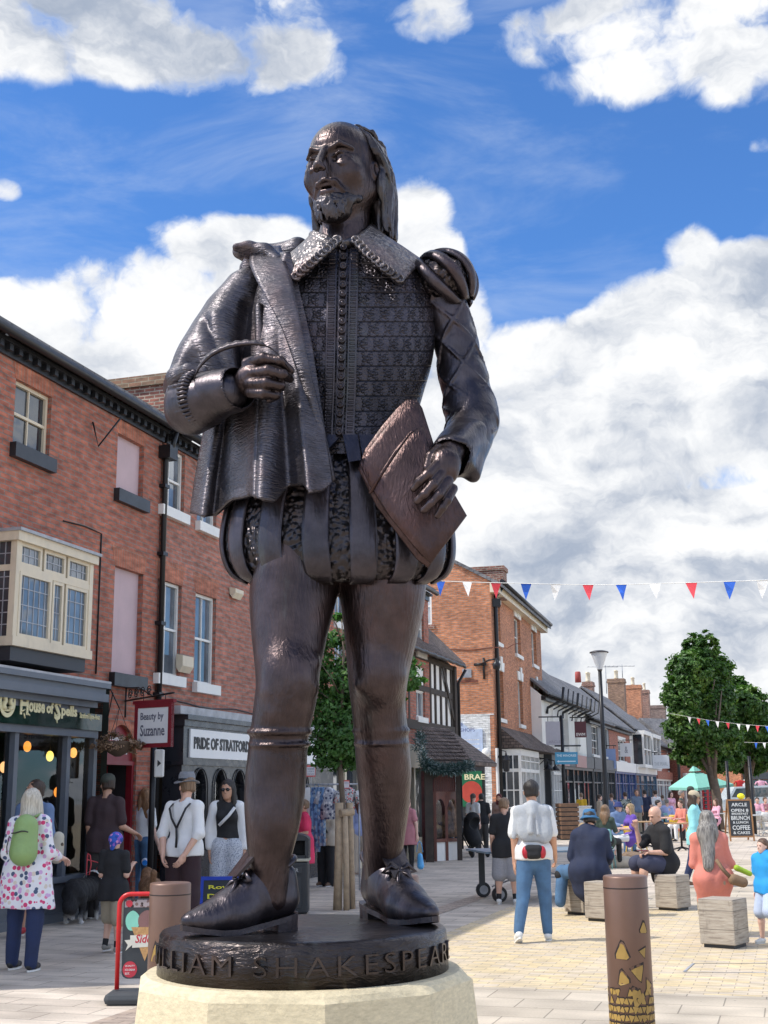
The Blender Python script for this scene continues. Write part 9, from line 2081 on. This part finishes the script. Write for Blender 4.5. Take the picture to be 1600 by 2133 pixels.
hd=DOGP['W'](DOGP['wri'][-1]+np.array((0,0,-.05)));mb=MB();mb.tube([Q(.55,0,.62),Q(.5,.1,.75),at(180,1790,b.y+.2),at(183,1778,b.y)],.008,6);mb.tube([at(183,1778,b.y),at(188,1782,b.y),at(190,1800,b.y),at(186,1822,b.y),at(180,1822,b.y),at(181,1800,b.y),at(183,1778,b.y)],.009,6);tag(mb.build('dog_lead',mat('red_webbing',(.55,.06,.07),.7)),'red dog lead running down to the black and white dog','dog lead')
b=on(285,1925)+Vector((0,1.0,0));f=Vector((-.3,.95,0));Q=lambda a,c,z:b+f*a+s*c+Vector((0,0,z))
dd=dog('small curly brown dog mostly hidden behind the red framed sign',[(Q(0,0,.38),Q(.4,0,.38),.15,.14),(Q(.4,0,.4),Q(.55,0,.55),.09,.09),(Q(.0,-.08,.3),Q(.0,-.08,.03),.06,.03),(Q(.0,.08,.3),Q(.0,.08,.03),.06,.03),(Q(.38,-.07,.3),Q(.38,-.07,.03),.05,.03),(Q(.38,.07,.3),Q(.38,.07,.03),.05,.03),(Q(-.1,0,.45),Q(-.18,0,.6),.04,.05),(Q(.55,0,.55),Q(.68,0,.52),.06,.04)],None)
dd.children[0].data.materials.append(fur2('ginger_fur',(.20,.10,.05),(.27,.14,.07),2,.3))
b=Vector((at(1300,1650,29).x,29,0));f=Vector((.94,-.2,0));Q=lambda a,c,z:b+f*a+s*c+Vector((0,0,z))
dd=dog('brown spotted dog lying under the table by the yellow chair',[(Q(0,0,.17),Q(.5,0,.16),.14,.13),(Q(.5,0,.16),Q(.75,-.05,.22),.10,.08),(Q(.75,-.05,.22),Q(.95,-.08,.16),.06,.04),(Q(.5,-.1,.06),Q(.85,-.2,.04),.045,.03),(Q(.0,-.1,.07),Q(.25,-.2,.04),.06,.035),(Q(-.1,0,.12),Q(-.35,0,.04),.03,.015)],None,h=.016)
dd.children[0].data.materials.append(fur2('brindle_fur',(.22,.15,.10),(.10,.065,.045),0,.1,.2))
b=at(1293,1762,28.4);b.z=.12;blob('canvas_bag',BEIGE,'pale canvas bag lying on the ground beside the spotted dog','bag',[('c',b+Vector((-.3,0,0)),b+Vector((.15,0,0)),.14,.12)],.02)
b=at(1176,1822,17.6);blob('camera_bag',BK,'black camera bag at the side of the person in the navy cardigan','bag',[('c',b+Vector((-.06,0,0)),b+Vector((.08,0,.02)),.075,.08),('c',b+Vector((0,0,.02)),b+Vector((0,-.02,.12)),.035,.02)],.01)
# clothes rails between the statue's legs and far right
def garment(c,m,kind,label,w=.22,hh=.6,grp=None,nm='hanging_garment'):
 mb=MB();rnd=random.Random(int(c.x*99)%77)
 if kind=='shirt':rings=[[c+Vector((x,y,z))for x,y in((-sx,0),(-sx*.5,-.05),(0,-.065),(sx*.5,-.05),(sx,0),(sx*.5,.05),(0,.06),(-sx*.5,.05))]for z,sx in((0,.05),(-.03,w*.7),(-.08,w),(-.2,w*.8),(-hh,w*.85))];mb.loft(rings);mb.tube([c+Vector((-w*.9,0,-.07)),c+Vector((-w*1.3,0,-.28))],.05,8);mb.tube([c+Vector((w*.9,0,-.07)),c+Vector((w*1.3,0,-.28))],.05,8)
 else:
  for i in range(4):mb.tube([c+Vector((-.1+i*.06,-.02*i,0)),c+Vector((-.12+i*.07,.02,-hh*.4)),c+Vector((-.1+i*.06+rnd.uniform(-.02,.02),0,-hh))],[.035,.05,.035],8)
 mb.tube([c,c+Vector((.01,0,.06))],.005,5);tag(mb.build(nm,m),label,'garment',grp)
DS=pattern_mat('blue_scarf_print',(.12,.22,.38),[(.30,.36,.44),(.05,.09,.2)],16,.5);CK=pattern_mat('checked_shirt_print',(.34,.36,.42),[(.05,.06,.12),(.6,.6,.62)],22,.5)
Yr=22.6;rail=empty('clothes_rail',(at(680,1650,Yr).x,Yr,0),0,'metal clothes rail outside the shop behind the young tree','clothes rail');mb=MB();zr=at(680,1634,Yr).z;xs0,xs1=at(636,1650,Yr).x,at(748,1650,Yr).x
for x in(xs0,xs1):mb.tube([(x,Yr,0),(x,Yr,zr)],.016,6)
mb.tube([(xs0,Yr,zr),(xs1,Yr,zr)],.016,6);mb.build('rail',LEAD,rail)
for i,(x,m_,kd,lb,hh)in enumerate(((643,WH,'shirt','white scarf and shirt at the left end of the clothes rail',.5),(655,DS,'scarf','long blue patterned scarf on the clothes rail above the pink dress',1.1),(663,DS,'scarf','second blue scarf on the rail, just left of the checked shirt',1.0),(683,CK,'shirt','grey and navy checked shirt on the clothes rail behind the beige jacket',.55),(724,pattern_mat('souvenir_print',(.5,.5,.5),[(.1,.1,.12),(.6,.1,.1)],30,.5),'shirt','printed souvenir shirt on the rail right of the stakes',.4))):garment(Vector((at(x,1640,Yr).x,Yr-.02*i,zr-.05)),m_,kd,lb,.16,hh)
def plate(x0,y0,x1,y1,Y,col,txt,label,ink=(.1,.1,.2),border=(.55,.10,.10)):
 A,B=at(x0,y1,Y),at(x1,y1,Y);z1=at(x0,y0,Y).z;A.z=B.z;root=empty('price_sign',A.lerp(B,.5),0,label,'sign');w=B.x-A.x;h=z1-A.z;mb=MB();mb.obox(A,(w,0,0),(0,.02,0),(0,0,h));bd=mb.build('board',mat('edge_'+label[:9],border,.6),root);mb=MB();mb.obox(A+Vector((w*.06,-.004,h*.12)),(w*.88,0,0),(0,.004,0),(0,0,h*.72));mb.build('face',mat('face_'+label[:9],col,.6),bd)
 for i,tx in enumerate(txt):mb=MB();text_on(mb,tx,A+Vector((w*.15,-.006,h*(.62-.22*i))),(1,0,0),(0,0,1),w=w*.7,h=h*.12,ext=.003);mb.build('lettering',mat('ink_'+label[:9],ink,.6),bd)
 mb=MB();mb.tube([A+Vector((w/2,.01,0)),A+Vector((w/2,.01,-.25))],.008,5);mb.build('stem',LEAD,root)
plate(638,1594,657,1618,22.2,(.70,.70,.72),['SCARVES','2 FOR 10','SALE NOW'],'white price card with red edge over the clothes rail, left of the tree');plate(716,1625,728,1643,22.2,(.72,.66,.68),['SALE'],'small pinkish price card on the rail right of the tree trunk')
for i,(x,y,m_,lb)in enumerate(((1528,1640,mat('orange_cloth',(.65,.25,.05),.8),'orange top hanging outside the yellow fascia shop'),(1541,1625,REDC,'red top hung highest outside the yellow fascia shop'),(1552,1632,WH,'white top hanging beside the red one outside the shop'),(1585,1626,PNK,'pink top hanging by the dark doorway at the far right'),(1548,1652,CH,'grey rucksack hanging under the red top'))):garment(at(x,y,92),m_,'shirt',lb,.34,1.2)
# metal chair and pushchair by the porch
p=on(912,1783);root=empty('metal_seat',(p.x,p.y,0),R_(-12),'dark blue metal walker seat standing in front of the porch window','walker');NVY=mat('navy_metal',(.02,.03,.09),.4,metal=.3)
mb=MB()
for sx in(-1,1):mb.tube([(sx*.26,-.22,0),(sx*.26,-.16,.92),(sx*.26,.05,.95)],.022,7);mb.tube([(sx*.26,.25,0),(sx*.26,.15,.6),(sx*.26,-.15,.60)],.02,7)
for z in(.9,.60,.2):mb.tube([(-.26,-.17,z),(.26,-.17,z)],.018,6)
mb.build('frame',NVY,root,local=True);mb=MB();mb.box((0,0,.55),(.5,.38,.05),bev=.015);mb.build('seat',BLACK,root,local=True);mb=MB();mb.box((0,-.16,.75),(.46,.03,.16),bev=.01);mb.build('back_pad',mat('clear_mesh',(.2,.22,.22),.6),root,local=True)
for sx in(-1,1):
 for y in(-.22,.25):mb=MB();mb.lathe((sx*.26,y,.09),[(.08,-.02),(.09,0),(.08,.02)],14,Matrix.Rotation(R_(90),3,'Y'));mb.build('wheel',BLACK,root,local=True)
p=on(982,1785);root=empty('pushchair',(p.x,p.y,0),R_(30),'black pushchair between the blue jeans and the people in black','pushchair');mb=MB()
for sx in(-1,1):mb.tube([(sx*.24,-.4,.1),(sx*.24,.0,.5),(sx*.24,.45,1.0)],.018,6);mb.tube([(sx*.24,.35,.12),(sx*.24,0,.5)],.018,6)
mb.tube([(-.24,.45,1.0),(.24,.45,1.0)],.02,6);mb.build('frame',IRON,root,local=True)
V=Vol((-.35,-.5,.1),(.35,.5,1.2),.02);V.cap((-.0,-.15,.45),(0,.1,.75),.20,.20,.05);V.cap((0,.1,.75),(0,-.1,.95),.22,.2,.05);V.ell((0,-.25,.85),(.16,.2,.16),.03,None,'sub');v,q=V.mesh();link_mesh('seat_shell',np_mesh('seat_shell',[(v,q)]),root,BK)
for sx in(-1,1):
 for y,r in((-.4,.09),(.35,.13)):mb=MB();mb.lathe((sx*.24,y,r),[(r*.85,-.025),(r,-.01),(r,.01),(r*.85,.025)],16,Matrix.Rotation(R_(90),3,'Y'));mb.build('wheel',BLACK,root,local=True)
 # access cover set in the paving
c0,c1,c2,c3=on(1425,2026),on(1598,2028),on(1598,2008),on(1445,2008);mb=MB()
for a,b in((c0,c1),(c3,c2),(c0,c3)):d=(b-a).normalized();n=Vector((-d.y,d.x,0))*.012;mb.poly([a-n+Vector((0,0,.009)),b-n+Vector((0,0,.009)),b+n+Vector((0,0,.009)),a+n+Vector((0,0,.009))])
tag(mb.build('access_cover',LEAD),'thin steel edged access cover set into the buff paving','access cover')
# parked van far right
p=at(1556,1662,84);root=empty('parked_van',(p.x,84,0),R_(5),'pale van parked under the trees at the far right','van');mb=MB();prof=[(-1.9,.35),(-1.95,1.0),(-1.6,1.15),(-1.1,1.85),(1.8,1.95),(1.95,1.2),(1.95,.35)]
mb.prism([Vector((x,-.9,z))for x,z in prof],(0,1.8,0));mb.build('body',mat('pale_car_paint',(.50,.56,.58),.25,coat=.5),root,local=True);mb=MB();mb.prism([Vector((x,-.905,z))for x,z in((-1.35,1.2),(-1.0,1.75),(1.5,1.82),(1.6,1.2))],(0,.003,0));mb.build('window',GL,root,local=True)
for x in(-1.25,1.25):mb=MB();mb.lathe((x,-.80,.33),[(.28,-.1),(.33,-.08),(.33,.08),(.28,.1)],18,Matrix.Rotation(R_(90),3,'X'));mb.build('wheel',BLACK,root,local=True)
